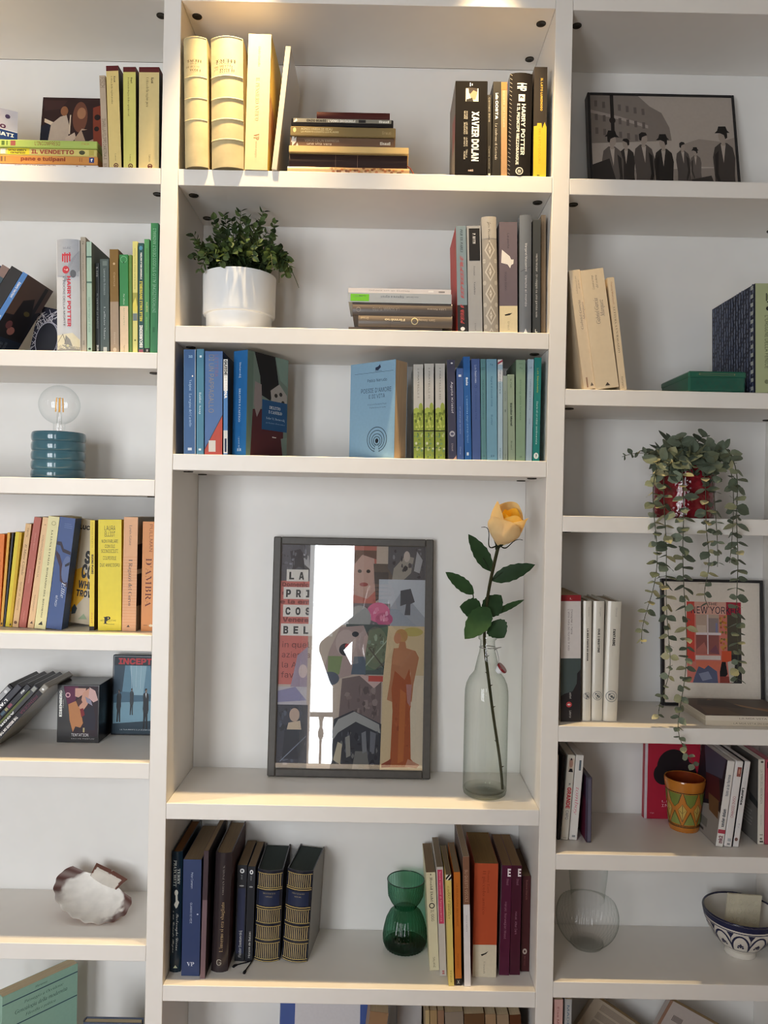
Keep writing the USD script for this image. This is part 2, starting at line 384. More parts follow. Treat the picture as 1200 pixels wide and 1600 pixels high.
window('window_2', *WIN[1], 1)
rl = thing('balcony_railing', 'black iron balcony railing outside the French window', 'railing')
obj('rail', cbox(-.5, .5, YW - .50, YW - .46, .915, .945), 'iron', rl)
for k in range(8):
    x = -.49 + k * .14
    obj('baluster', lathe([(.009, .0), (.009, .76), (.016, .77), (.022, .8), (.016, .83), (.01, .84), (.014, .89), (.022, .915)], 12, (x, YW - .48, 0)), 'iron', rl, smooth=40)
obj('balcony_slab', cbox(-.6, .6, YW - .6, YW - .17, -.1, 0), 'wall_paint', rl)

# ---------------------------------------------------------------- bookcase
bc = thing('bookcase', 'white lacquered wall bookcase with open shelves in three columns', 'bookcase')
bottom, top = 0.0, ZB['C0']
for a, b in UP: obj('upright', cbox(a, b, 0, D + .009, bottom, top, .0009), 'white_lacquer', bc)
bays = {'L': (UP[0][1], UP[1][0]), 'C': (UP[1][1], UP[2][0]), 'R': (UP[2][1], UP[3][0])}
g = .0004
for k, z in ZB.items():
    a, b = bays[k[0]]
    obj('shelf', cbox(a + g, b - g, .0003, D, z - TH, z, .0009), 'white_lacquer', bc)
for k, (a, b) in bays.items(): obj('back_panel', cbox(a + g, b - g, D + .0005, D + .008, bottom + .04, top - TH, .0003), 'back_board', bc)
for k, (a, b) in bays.items(): obj('plinth', cbox(a + g, b - g, .03, .045, 0, .045), 'white_lacquer', bc)
for k, z in ZB.items():                                  # cam fittings under the shelves
    if k in ('C7', 'L8', 'R8', 'L7', 'R7', 'C6', 'L5', 'L6', 'C5', 'C4', 'L4', 'R4', 'R5', 'R6'): continue
    a, b = bays[k[0]]; zz = z - TH
    for x in (a + .021, b - .021):
        for y in (.052, .185):
            c = lathe([(.0001, -.001), (.0045, -.001), (.006, -.0022), (.0095, -.0024), (.0105, -.0016), (.0105, .0005)], 20, (x, y, zz))
            obj('cam_fitting', c, 'dark_metal', bc, smooth=40)

# ceiling downlights, shining down along the bookcase's front
for i, (lx, ly) in enumerate(LAMPS):
    t = thing('ceiling_spotlight', ['white ceiling spotlight above the left column', 'white ceiling spotlight above the vellum volumes', 'white ceiling spotlight above the black paperbacks'][i], 'spotlight', 'ceiling spotlights above the bookcase', T(lx, ly, CEIL))
    obj('trim_ring', lathe([(.030, -.001), (.030, -.005), (.044, -.006), (.046, -.003), (.046, 0), (.030, -.001)], 40), 'lamp_white', t, smooth=40)
    obj('lamp_cup', lathe([(.0301, -.004), (.029, -.0012), (.0001, -.0008)], 32), 'lamp_white', t, smooth=40)
    d = UsdLux.SphereLight.Define(stage, str(t.GetPath()) + '/bulb'); d.CreateRadiusAttr(.018); d.CreateColorAttr(Gf.Vec3f(*LAMPCOL)); d.CreateIntensityAttr(LAMPINT)
    sh = UsdLux.ShapingAPI.Apply(d.GetPrim()); sh.CreateShapingConeAngleAttr(LAMPCONE); sh.CreateShapingConeSoftnessAttr(LAMPSOFT)
    x = UsdGeom.Xformable(d); x.AddTranslateOp().Set(Gf.Vec3d(0, 0, -.024)); x.AddRotateXOp().Set(LAMPTILT)
# ---------------------------------------------------------------- books and cases
PAGE = 'd9c9a8'
def book_parts(t, w, h, d, kind, col, spine=(), rc=(), lc=(), page=PAGE, board=None, bulge=None, coverlabel=None):
    """Local frame: spine along z at y = 0, thickness along +x (0..w), depth along +y."""
    g = {'paper': 0, 'hard': min(.006, w * .16), 'vellum': min(.008, w * .16), 'cloth': min(.007, w * .18), 'dvd': 0, 'box': 0}[kind] if bulge is None else bulge
    C = lin(col); B = lin(board) if board else C
    ys = lambda x: g * (2 * np.clip(x, 0, w) / w - 1) ** 2
    if kind in ('dvd', 'box'):
        obj('case' if kind == 'dvd' else 'box', cbox(0, w, 0, d, 0, h, .0016 if kind == 'dvd' else .0008), 'plastic' if kind == 'dvd' else 'gloss_cover', t, C)
    else:
        b = {'paper': min(.0006, w * .08), 'hard': min(.0024, w * .16), 'vellum': min(.002, w * .12), 'cloth': min(.0026, w * .16)}[kind]
        ov = 0 if kind == 'paper' else .003
        xs = np.linspace(0, w, 13); xi = np.linspace(b, w - b, 13)
        pts = [(0, d)] + [(x, ys(x)) for x in xs] + [(w, d), (w - b, d)] + [(x, ys(x) + b) for x in xi[::-1]] + [(b, d)]
        m = trimesh.creation.extrude_polygon(Polygon(pts).buffer(0), h, engine='earcut')
        mt = {'paper': 'paper_cover', 'hard': 'gloss_cover', 'vellum': 'vellum', 'cloth': 'cloth_cover'}[kind]
        n = len(m.vertices)
        obj('cover', m, mt, t, C, smooth=35)
        px = np.linspace(b + .0001, w - b - .0001, 9)
        pp = [(x, ys(x) + b + .0003) for x in px] + [(w - b - .0001, d - ov - .0005), (b + .0001, d - ov - .0005)]
        mp = trimesh.creation.extrude_polygon(Polygon(pp).buffer(0), h - 2 * ov - (.0004 if not ov else 0), engine='earcut'); mp.apply_translation((0, 0, ov + (.0002 if not ov else 0)))
        obj('pages', mp, 'pages', t, lin(page))
    if spine:
        P = Print(w, h); P.base = .0001 + .06 * g; P.sub = w * .12 if g > .001 else 0; P.run(spine, curved=g > 0)
        m, c = P.place(lambda V: np.c_[V[:, 0], ys(V[:, 0]) - V[:, 2], V[:, 1]])
        if m is not None: obj('spine_print', oriented(m, (0, -1, 0)), 'ink', t, c)
    if rc:
        P = Print(d - g, h); P.run(rc); m, c = P.place(lambda V: np.c_[w + V[:, 2], V[:, 0] + g, V[:, 1]])
        if m is not None: obj('cover_print', oriented(m, (1, 0, 0)), 'ink', t, c)
    if lc:
        P = Print(d - g, h); P.run(lc); m, c = P.place(lambda V: np.c_[-V[:, 2], d - V[:, 0], V[:, 1]])
        if m is not None: obj('cover_print', oriented(m, (-1, 0, 0)), 'ink', t, c)

def B(cell, uL, uR, uT, vT, y, kind, col, label, spine=(), d=.13, group=None, name='book', cat_='book', yaw=0, gap=.0006, **kw):
    zs = ZB[cell]
    if y > 5: _, y, _ = ground((uL + uR) / 2, y, zs); y = max(y, -.02)
    X0, X1 = x_on(uL, y, zs), x_on(uR, y, zs)
    PT = at(uT, vT, y); h = math.hypot(PT[0] - X0, PT[2] - zs); a = math.atan2(PT[0] - X0, PT[2] - zs)
    if abs(a) < rad(.35): a = 0.0
    w = (X1 - X0) * math.cos(a) - gap
    d = min(d, D - .002 - y) if yaw == 0 else d
    piv = w if a > 0 or yaw < 0 else 0
    M = T(X1 - gap / 2 if piv else X0 + gap / 2, y, zs + .0003) @ Ry(a) @ Rz(yaw) @ T(-piv, 0, 0)
    t = thing(name, label, cat_, group or GR, M)
    book_parts(t, w, h, d, kind, col, spine, **kw); return t

def stack(cell, items, group, y=.01, z0=None):
    """Books lying flat, from the lowest up: (uL, uR, vTop, vBottom, y, depth, kind, colour, label, spine, extra)."""
    z = ZB[cell] if z0 is None else z0
    for uL, uR, v0, v1, y, d, kind, col, label, spine, kw in items:
        um = (uL + uR) / 2; w = at(um, v0, y)[2] - at(um, v1, y)[2]
        kw = dict(kw); X0, X1 = at(uL, v1, y)[0], at(uR, v1, y)[0]; name = kw.pop('name', 'book'); ct = kw.pop('cat_', 'book'); yw = kw.pop('yaw', 0)
        t = thing(name, label, ct, group, T(X1, y, z + .0002) @ Rz(yw) @ Ry(-math.pi / 2)); book_parts(t, w - .0004, X1 - X0, min(d, D - .003 - y), kind, col, spine, **kw)
        z += w
    return z

def F(cell, uL, uR, vB, y, w, h, th, kind, col, label, front=(), group=None, name='book', cat_='book', back=0.0, roll=0.0, yaw=0.0, z=None, **kw):
    """A book or case standing with its front cover to the room: w wide, h tall, th thick, lower left corner at uL (or lower right at uR)."""
    zs = ZB[cell] if z is None else z
    if y is None: _, y, _ = ground(uL if uL is not None else uR, vB, zs)
    X0 = x_on(uL, y, zs) if uL is not None else x_on(uR, y, zs) - w
    M = T(X0, y, zs + .0003) @ Rz(yaw) @ T(0, th, 0) @ Rx(-back) @ T(0, -th, 0) @ T(w if roll > 0 else 0, 0, 0) @ Ry(roll) @ T(-w if roll > 0 else 0, 0, 0) @ Rz(-math.pi / 2) @ T(-th, 0, 0)
    t = thing(name, label, cat_, group or GR, M)
    book_parts(t, th, h, w, kind, col, kw.pop('spine', ()), rc=front, **kw); return t

def walker(s, t, k, c1, c2, turn=1, hat=False, ax=1.0, face='93877d', shirt='a69a90', hair='191615'):
    """A pedestrian in the grey print: head, hair or hat, shoulders, coat with an arm, legs."""
    X = lambda x: s + x * k * turn * ax; Y = lambda y: t + y * k
    o = [('p', [(X(-.02), Y(.09)), (X(.018), Y(.09)), (X(.05), Y(.125)), (X(.064), Y(.2)), (X(.06), Y(.36)), (X(.066), Y(.52)), (X(.05), Y(.62)), (X(-.04), Y(.62)), (X(-.056), Y(.5)), (X(-.05), Y(.34)), (X(-.06), Y(.2)), (X(-.05), Y(.125))], c1),
         ('p', [(X(-.04), Y(.6)), (X(.045), Y(.6)), (X(.052), Y(1.0)), (X(.018), Y(1.0)), (X(.004), Y(.68)), (X(-.012), Y(1.0)), (X(-.046), Y(1.0))], c2),
         ('p', [(X(.03), Y(.15)), (X(.052), Y(.18)), (X(.056), Y(.34)), (X(.03), Y(.44)), (X(.022), Y(.42)), (X(.04), Y(.32)), (X(.034), Y(.22))], c2),
         ('p', [(X(-.012), Y(.1)), (X(.016), Y(.1)), (X(.006), Y(.24))], shirt),
         ('r', min(X(-.01), X(.012)), max(X(-.01), X(.012)), Y(.06), Y(.11), face), ('e', X(.004), Y(.042), .022 * k * ax, .046 * k, face), ('p', [(X(-.024), Y(.05)), (X(-.024), Y(.005)), (X(-.006), Y(-.012)), (X(.018), Y(-.008)), (X(.026), Y(.012)), (X(.01), Y(.02)), (X(-.006), Y(.03)), (X(-.012), Y(.06))], '191615')]
    if hat: o += [('p', [(X(-.04), Y(.012)), (X(.046), Y(.018)), (X(.03), Y(-.002)), (X(.022), Y(-.034)), (X(-.018), Y(-.036)), (X(-.026), Y(-.004))], '141211')]
    return o
# ---------------------------------------------------------------- left column
K = '1c1a1a'; W_ = 'f2f0ea'
GR = 'books and films on the top shelf of the left column'
SH = ZB['L1']
zt = stack('L1', [
    (-4, 153.5, 253.6, 259.9, .012, .14, 'dvd', 'e6e2de', 'thin white film case with maroon print, lowest of the lying stack at top left',
     [('d', 'TUTTO QUELLO CHE AVRESTI VOLUTO', .35, .7, .17, .58, '6a2236', 'b'), ('r', .3, .7, .78, .8, '6a2236'), ('r', .3, .7, .86, .88, K)], dict(name='dvd_case', cat_='film case')),
    (-4, 152.5, 240.8, 253.6, .010, .14, 'dvd', 'c98a48', 'orange film case with brown title, second from below in the lying stack at top left',
     [('d', 'pane e tulipani', .34, .8, .23, .68, '8a3c1c', 'b'), ('r', .2, .8, .03, .05, '7a5a3a'), ('r', .2, .8, .07, .08, '7a5a3a'), ('r', .2, .85, .915, .965, '2c3e78'), ('d', 'f', .35, .7, .93, .95, W_, 'b'), ('r', .3, .8, .82, .825, '7a3a20'), ('r', .3, .8, .84, .845, '7a3a20')], dict(name='dvd_case', cat_='film case')),
    (-4, 151.5, 229.2, 240.8, .011, .14, 'dvd', 'cdbf72', 'yellow film case with red and gold title in the lying stack at top left',
     [('r', .08, .95, .1, .32, 'd8c62a'), ('r', .15, .85, .03, .08, 'e8e2c8'), ('d', 'NATALE ARMENTO', .55, .8, .11, .29, '3a3418', 'b'), ('d', 'CON PASTICCIO', .2, .45, .13, .28, '3a3418', 'b'), ('d', 'IL VENDETTO', .25, .8, .34, .77, '9a4634', 'b'), ('e', .5, .85, .3, .03, '4a4a30'), ('r', .1, .9, .92, .97, 'b8a850')], dict(name='dvd_case', cat_='film case')),
    (-4, 152.0, 216.8, 229.2, .009, .14, 'dvd', 'a9bd62', 'lime green film case, uppermost of the lying stack at top left',
     [('d', "L'INCOMPRESO", .3, .8, .37, .63, '8a4426', 's'), ('r', .2, .85, .13, .18, '9a5048'), ('r', .25, .8, .04, .07, '4e6a2a'), ('r', .25, .8, .09, .1, '4e6a2a'), ('d', 'ITALIA', .45, .7, .84, .92, 'b8703a', 's')], dict(name='dvd_case', cat_='film case'))], GR)
F('L1', 54.0, None, 0, .156, .149, .243, .016, 'hard', '2a1614', 'dark book with a painted dinner scene on its cover, behind the lying films',
  [('r', .0, 1, 0, 1, '2c1615'), ('p', [(0, .3), (.2, .25), (.28, .6), (.12, 1), (0, 1)], '1a1e30'), ('p', [(.05, .22), (.2, .26), (.2, .3), (.05, .26)], 'd8c4ac'),
   ('p', [(.16, .28), (.3, .2), (.4, .18), (.46, .3), (.44, .52), (.5, .62), (.1, .62)], 'b4a292'), ('e', .36, .14, .06, .05, '8a5a3c'), ('p', [(.4, .42), (.55, .36), (.58, .42), (.42, .52)], 'c0aa98'),
   ('e', .62, .2, .12, .16, '6a4030'), ('e', .64, .16, .07, .06, '9a6c4e'), ('p', [(.56, .42), (.66, .32), (.85, .34), (.9, .62), (.55, .62)], 'a88e78'), ('p', [(.66, .34), (.84, .32), (.88, .42), (.74, .46)], '28181a'),
   ('r', .455, .475, .18, .38, 'cbb9a2'), ('p', [(.82, .1), (1, .06), (1, .62), (.88, .6), (.84, .3)], '7a3422'), ('e', .9, .2, .05, .03, '1e1214'), ('e', .9, .32, .04, .025, '1e1214'), ('p', [(.0, .03), (.4, .03), (.3, .12), (.05, .14)], '3c2220')], back=rad(7))
F('L1', None, 15.5, 0, .014, .145, .095, .02, 'paper', 'c9c4cc', 'white and blue paperback cut by the picture edge, standing on the lying films',
  [('p', [(0, .42), (1, .5), (1, 1), (0, 1)], '1f3f78'), ('p', [(0, .40), (1, .48), (1, .5), (0, .42)], 'e4e0e2'), ('h', 'PAOLO', .45, .84, .36, .45, '5a2a4a', 'b'), ('h', 'RAMATI', .55, .95, .54, .62, W_, 'b'), ('e', .86, .16, .035, .05, '4a3a5a')], z=zt, yaw=rad(28))
B('L1', 160.6, 170.2, 154.8, 118.3, .012, 'paper', 'b8a58e', 'thin beige paperback leaning on the yellow dark-red-topped books', [('d', 'FISCH', .1, .9, .02, .13, '7a6a58', 's'), ('d', 'ISABELLA FILIPPI CARDINALE', .2, .75, .46, .9, '6a5c48', 's'), ('d', 'BUR', .2, .7, .94, .98, '6a5c48', 's')], d=.12)
for i, (a, b, tL, v, c, t1, t2, e) in enumerate([(170.6, 190.2, 165.4, 103.2, 'dcc47e', 'Kant', 'Critica della ragion pratica', .37), (192.8, 212.8, 192.2, 104.8, 'd2cb70', 'Hegel', 'Fenomenologia dello spirito vol', .48), (216.4, 248.4, 217.0, 105.0, 'd6c288', 'Kant', 'Critica della ragion pura', .39)]):
    B('L1', a, b, tL, v, .012, 'paper', c, ['leftmost, slightly tilted one of three yellow paperbacks with dark red tops', 'middle and greenest of three yellow paperbacks with dark red tops', 'thickest of three yellow paperbacks with dark red tops, beside the upright'][i],
      [('r', 0, 1, 0, .05, '5a1a1c'), ('d', t1, .6, .74, .1, .16, '3a2c1c', 'f'), ('d', t2, .36, .5, .1, e, '5a4a2c', 'n'), ('d', 'Laterza', .5, .6, .85, .92, '6a5434', 'n'), ('o', .56, .965, .19 if i < 2 else .12, .07 if i < 2 else .045, '5a1c1c'), ('h', 'e', .48, .64, .955, .975, '5a1c1c', 'b')],
      rc=[('r', 0, 1, 0, 1, '1e1614'), ('r', 0, 1, 0, .05, '5a1a1c')], d=.135)

GR = 'books on the second shelf of the left column'
LW = rad(30)
for i, (du, th, c, lab, sp, rc) in enumerate([
    (0, .0125, '3f6fae', 'paperback with light blue spine and pink flowers on its dark cover, steeply leaning', [('d', 'Roberto Vecchioni', .3, .75, .12, .32, W_, 's'), ('d', 'Einaudi', .3, .7, .55, .66, W_, 's'), ('r', 0, 1, .72, .75, 'b03028')],
     [('r', 0, 1, 0, 1, '1c1c28'), ('p', [(0, 0), (1, 0), (1, .3), (.5, .45), (0, .5)], '5c4a46'), ('r', .72, .84, .02, .6, '23242c'), ('p', [(.3, .28), (.6, .2), (.9, .5), (.85, .72), (.5, .74), (.25, .55)], '17151c'), ('e', .45, .66, .12, .05, 'a07070'), ('e', .3, .6, .1, .05, '6a4450'), ('e', .62, .4, .1, .03, '5a5430'), ('p', [(0, .78), (1, .74), (1, 1), (0, 1)], '20324c'), ('d', 'una storia', .5, .6, .8, .9, '7a86a0', 's'), ('d', 'di terra', .35, .45, .82, .95, '7a86a0', 's')]),
    (1, .027, '15161c', 'black book between the light blue and the teal one in the steeply leaning row', [('d', 'XII', .35, .6, .4, .46, '8a8a80', 's')], [('r', 0, 1, 0, 1, '15161c')]),
    (2, .018, '2a3f4e', 'dark teal book with a brown top in the steeply leaning row', [('r', 0, 1, 0, .12, '6e5e5e'), ('d', 'Verga', .3, .7, .36, .5, 'b8a868', 's')], []),
    (3, .024, '27456a', 'deep blue book farthest left in the steeply leaning row', [('d', 'IL MARE', .3, .7, .3, .6, 'c8d0d8', 's')], [])]):
    off = sum([.0125, .027, .018, .024][:i + 1]) + i * .0006
    tp = at(45.5, 417.5, .02); h = .196
    # right lower corner of the rightmost book, resting on the shelf
    xr = tp[0] - h * math.sin(LW) + .0; zr = ZB['L2']
    M = T(xr, .02, zr + .0004) @ Ry(LW) @ T(-off, 0, 0)
    if i: M = T(xr - (sum([.0125, .027, .018, .024][:i]) + i * .0006) / math.cos(LW), .02, zr + .0004) @ Ry(LW) @ T(-[.0125, .027, .018, .024][i], 0, 0)
    hh = h if i == 0 else h + [0, .006, .014, .02][i] * 1.0
    t = thing('book', lab, 'book', GR, M); book_parts(t, [.0125, .027, .018, .024][i] - .0004, hh - .004, .128, 'paper', c, sp, rc=rc)
rg = random.Random(3); lat = [('r', 0, 1, 0, 1, '1e2034')]
for i in range(120):
    s0, t0 = rg.uniform(-.1, 1), rg.uniform(0, 1); sg = rg.choice((-1, 1))
    a, b = (min(max(s0, 0), 1), t0), (min(max(s0 + sg * rg.uniform(.1, .3), 0), 1), min(t0 + rg.uniform(.1, .28), 1))
    lat.append(('l', [a, ((a[0] + b[0]) / 2 + .05 * sg, (a[1] + b[1]) / 2), b], .0013, 'c4c2ca'))
lat += [('e', .40, .62, .31, .36, 'a4a4b2'), ('e', .40, .62, .29, .335, '0c0c1c')]
F('L2', 43, None, 0, .16, .085, .122, .03, 'box', '22243a', 'navy box with silver lattice and a dark oval, leaning on the thick pale grey hardback', lat, roll=rad(11), name='decorated_box', cat_='box')
B('L2', 87.6, 124.6, 86.0, 373.8, .004, 'hard', 'c2c6cc', 'thick pale grey hardback with red upright title, beside the navy lattice box',
  [('r', .04, .96, .0, .33, 'a6abb4'), ('p', [(.3, .4), (.98, .28), (.98, .1), (.6, .2)], '8e949e'), ('h', 'SALANI', .32, .66, .07, .09, '70747c', 's'), ('r', .28, .34, .13, .2, 'c03a48'), ('r', .38, .44, .12, .21, 'c03a48'), ('r', .48, .54, .13, .21, 'c03a48'), ('r', .58, .64, .12, .2, 'c03a48'), ('r', .28, .66, .135, .15, 'c03a48'),
   ('e', .44, .275, .15, .035, 'b83a46'), ('d', '7', .38, .52, .265, .285, 'e6d8d8', 'b'), ('d', 'HARRY POTTER', .5, .64, .33, .785, 'c23c4c', 'b'), ('d', 'E I DONI DELLA MORTE', .31, .4, .33, .78, '4a4e58', 's'), ('e', .74, .31, .12, .035, '62666e'),
   ('p', [(.02, .86), (.7, .84), (.98, .9), (.98, .985), (.02, .985)], 'd8d2b8'), ('p', [(.02, .955), (.35, .94), (.42, .86), (.6, .9), (.7, .96), (.98, .965), (.98, .998), (.02, .998)], '8a8a86'), ('l', [(.05, .92), (.28, .85), (.4, .92), (.3, .86)], .0012, '70706e'), ('e', .5, .955, .06, .012, 'c8c49c')], d=.14)
B('L2', 127.2, 135.4, 125.6, 370.6, .012, 'paper', 'a0988a', 'tall taupe paperback beside the pale grey hardback', [('d', '5', .3, .7, .03, .07, '5e584e', 'n'), ('d', 'Thomas Mann   Doctor Faustus', .35, .65, .14, .47, '7a7266', 's'), ('d', 'MM', .3, .65, .9, .94, '5e584e', 's')])
B('L2', 136.0, 144.2, 134.9, 377.8, .012, 'paper', '9cb8a8', 'slim mint paperback with dark bands and a dark green-grey cover', [('r', 0, 1, .13, .145, '4c6c62'), ('r', 0, 1, .36, .375, '4c6c62'), ('d', 'Gabriele Romagnoli  Il vizio', .35, .65, .5, .82, '6a8a7c', 's'), ('e', .5, .97, .25, .01, '243830')], rc=[('r', 0, 1, 0, 1, '4f5a54')], d=.135)
B('L2', 149.2, 156.0, 148.3, 411.5, .03, 'paper', '33393a', 'small black-grey paperback with white print, below the green-grey cover edge', [('d', 'E. Zola', .3, .7, .04, .15, 'd8d8d4', 's'), ('d', 'IL VENTRE DI PARIGI', .35, .65, .33, .72, 'b8bcb8', 's'), ('d', 'BUR', .25, .75, .9, .97, 'd8d8d4', 'b')], d=.11)
B('L2', 156.6, 170.8, 156.0, 405.0, .026, 'paper', '4d5a57', 'green-grey paperback left of the brown and beige one', [('r', .3, .8, .02, .07, '6e7c78'), ('d', 'Leonardo Sciascia', .4, .62, .1, .38, 'a8b4b0', 's'), ('d', "L'affaire Moro", .4, .62, .5, .85, 'c0c8c4', 'n'), ('r', .35, .75, .93, .99, 'c8ccc8')], d=.12)
B('L2', 172.6, 186.4, 171.0, 389.7, .014, 'paper', '7a5c24', 'brown over beige paperback between green-grey and green ones', [('r', 0, 1, .507, 1, '9c8a76'), ('d', 'Camus', .45, .6, .22, .36, 'c8b088', 's'), ('e', .5, .14, .12, .012, 'c8b088'), ('d', 'Bompiani', .42, .58, .8, .92, 'c2b4a0', 's'), ('e', .5, .97, .2, .02, 'c2b4a0')], rc=[('r', 0, 1, 0, 1, '4a3a1c')], d=.12)
B('L2', 187.6, 201.0, 186.4, 398.0, .012, 'paper', '2e8048', 'green over cream paperback with a green arc on top', [('r', 0, 1, .525, 1, 'd8c2a4'), ('o', .5, .05, .4, .06, '7ab88a'), ('d', 'Pier Vittorio', .42, .58, .4, .51, 'c0dcc4', 's'), ('d', 'Altri libertini', .42, .58, .54, .72, '8a9a7c', 's'), ('d', 'Feltrinelli', .42, .58, .92, 1, '8a8a6c', 's'), ('e', .5, .08, .1, .01, '1e5a30')], d=.12)
B('L2', 201.6, 206.6, 201.2, 398.6, .016, 'paper', '6f8f3e', 'very slim olive green paperback left of the pale yellow one', [], d=.12)
B('L2', 207.2, 215.2, 207.0, 377.3, .012, 'paper', 'd0cc7c', 'slim pale yellow paperback with a grey square on the spine', [('d', 'Antonia Pozzi  Parole tutte le poesie', .35, .62, .06, .43, '8a8640', 's'), ('r', 0, 1, .46, .58, '9a9a4a'), ('p', [(0, .56), (.6, .5), (1, .6), (1, .64), (0, .62)], 'd8cc60'), ('r', .05, .95, .645, .71, '6c7a7e'), ('e', .5, .885, .2, .008, '7a7a3a')], d=.12)
B('L2', 215.8, 224.8, 215.6, 380.0, .012, 'paper', '1d4a48', 'dark teal guidebook with yellow and white upright title', [('e', .5, .045, .3, .02, '4a8aa8'), ('u', 'ITINERARI NELLA NATURA', .4, .7, .085, .33, 'd8dcd8', 'b'), ('u', 'NELLE VALLI INVISIBILI', .3, .75, .345, .71, 'd2c850', 'b'), ('u', 'ESCURSIONI', .25, .8, .745, .95, W_, 'b'), ('r', .1, .9, .965, 1, '8a4a5a')], d=.12)
B('L2', 225.4, 233.8, 225.2, 373.8, .012, 'paper', '4e9158', 'medium green paperback with a black foot, left of the tallest green book', [('d', 'MARIO RIGONI', .4, .6, .08, .3, '2e5c38', 's'), ('d', 'ALBERI', .35, .7, .55, .64, 'c8d490', 's'), ('d', 'arboreto', .4, .6, .68, .8, '9ac48a', 's'), ('r', 0, 1, .955, 1, '16181a'), ('r', .4, .7, .965, .985, 'a8a8a8')], d=.12)
B('L2', 234.4, 246.4, 235.6, 348.6, .008, 'paper', '2f7a4a', 'tallest green paperback with an outlined upright title, against the upright', [('u', 'INTRODUZIONE ALLO STUDIO DEGLI ANIMALI', .3, .72, .04, .69, '8ab89a', 's'), ('r', .3, .6, .8, .84, '276840')], d=.13)

GR = 'books on the fourth shelf of the left column'
def A4(uL, uR, uT, vT, y, kind, col, lab, sp, **kw): return B('L4', uL, uR, uT, vT, y, kind, col, lab, sp, **kw)
A4(-12, -.6, -4, 834.6, 978, 'paper', 'dd7420', 'orange paperback cut off by the left edge of the picture', [('d', 'Lo Straniero', .3, .6, .2, .5, '8a3c10', 's')], d=.11)
A4(-.1, 4.4, 11.6, 832.5, 979, 'paper', 'd8a032', 'slim amber paperback between the orange one and the black one', [('e', .5, .97, .3, .012, '5a3a10')], d=.11)
A4(4.7, 7.6, 18.6, 833, 979.5, 'paper', '1c1e2c', 'very slim blue-black paperback left of the clear yellow one', [], d=.11)
A4(8.0, 18.4, 24.2, 832, 980, 'paper', 'd8c226', 'clear yellow paperback with a deeper yellow right half, beside the slim black one', [('r', .55, 1, 0, 1, 'cda61c'), ('p', [(.6, .985), (.9, .985), (.8, .955)], '1c1a1a')], d=.11)
A4(18.9, 28.4, 40.0, 819, 980.5, 'paper', 'd8b07c', 'peach paperback with italic title, left of the terracotta one', [('d', 'Calvino', .4, .65, .04, .13, '7a5c3c', 's'), ('d', 'Il Mare Corale', .35, .7, .2, .5, '6c553c', 'i'), ('d', 'Storie di Natura', .4, .66, .56, .84, '8a6c48', 'i'), ('e', .45, .955, .28, .015, '6a4a30')], d=.12)
A4(28.9, 40.4, 53.4, 809, 981, 'paper', 'b05a4a', 'terracotta red paperback leaning in the warm coloured row', [('d', 'Stefano Benni', .42, .58, .14, .3, 'cf8f80', 's'), ('d', 'Saltatempo', .42, .6, .47, .6, 'cf8f80', 's'), ('d', 'Feltrinelli', .42, .58, .85, .95, 'cf8f80', 's')], d=.12)
A4(42.4, 52.6, 66.8, 809, 982, 'paper', 'e0b98a', 'peach paperback with small grey print, left of the cream one', [('d', 'CONVERSAZIONE IN SICILIA', .35, .6, .16, .54, '9a7c5c', 's'), ('d', 'Mondadori', .4, .6, .7, .85, '9a7c5c', 's'), ('p', [(.3, .96), (.75, .96), (.6, .935)], '5a4030'), ('d', '9', .35, .65, .06, .075, '8a6a4a', 's')], d=.12)
A4(53.0, 71.0, 75.4, 808, 983.6, 'paper', 'ddd49e', 'cream paperback with dark dotted title, left of the blue illustrated volume', [('d', 'LA LUNA E I FALO  ROMANZO DEL RITORNO', .44, .58, .12, .9, '4a4630', 'f'), ('p', [(.3, .965), (.7, .965), (.6, .93)], '2a2a20'), ('o', .55, .06, .2, .06, 'b0a878')], d=.125)
A4(71.4, 96.2, 93.4, 810, 984.2, 'paper', '2f4a82', 'blue volume with a pale face drawing and a brown branch on the spine', [('p', [(.02, .22), (.3, .22), (.5, .28), (.98, .3), (.98, .33), (.45, .31), (.25, .255), (.02, .25)], '2a2030'), ('p', [(.02, .3), (.3, .34), (.52, .42), (.55, .52), (.98, .58), (.98, .62), (.5, .57), (.36, .44), (.02, .34)], '3a2230'), ('e', .82, .46, .3, .12, '5a6a94'), ('p', [(.98, .39), (.7, .42), (.72, .44), (.98, .42)], '181828'), ('d', 'Ellie', .66, .9, .58, .72, 'c8d0dc', 'i'), ('d', 'nel mezzo', .36, .55, .7, .8, 'c8d0dc', 'i'), ('lines', .35, .9, .05, .1, 3, '5a6e9e')], d=.035)
F('L4', 97.5, None, 0, .098, .092, .236, .018, 'paper', 'b5a78f', 'beige paperback with a red stripe, yellow shape and black hand lettering', [('r', .01, .1, .28, .72, 'd0503a'), ('r', .01, .1, .28, .43, 'c84a58'), ('p', [(.1, .5), (.28, .46), (.5, .6), (.42, .75), (.16, .9), (.02, .92), (.04, .72), (.1, .72)], 'd2a018'), ('h', 'LUCE', .06, .4, .06, .1, '201c18', 'b'), ('h', 'SO', .3, .62, .3, .42, '14100e', 'b'), ('h', 'COME', .27, .85, .43, .56, '14100e', 'b'), ('h', 'WHEN', .24, .68, .59, .66, '14100e', 'b'), ('h', 'TROVO', .22, .7, .68, .74, '14100e', 'b'), ('p', [(.17, .86), (.22, .82), (.3, .86), (.27, .91), (.18, .92)], '2a3a44'), ('p', [(.36, .96), (.48, .9), (.58, .95)], '8a9a78')], roll=rad(7.6))
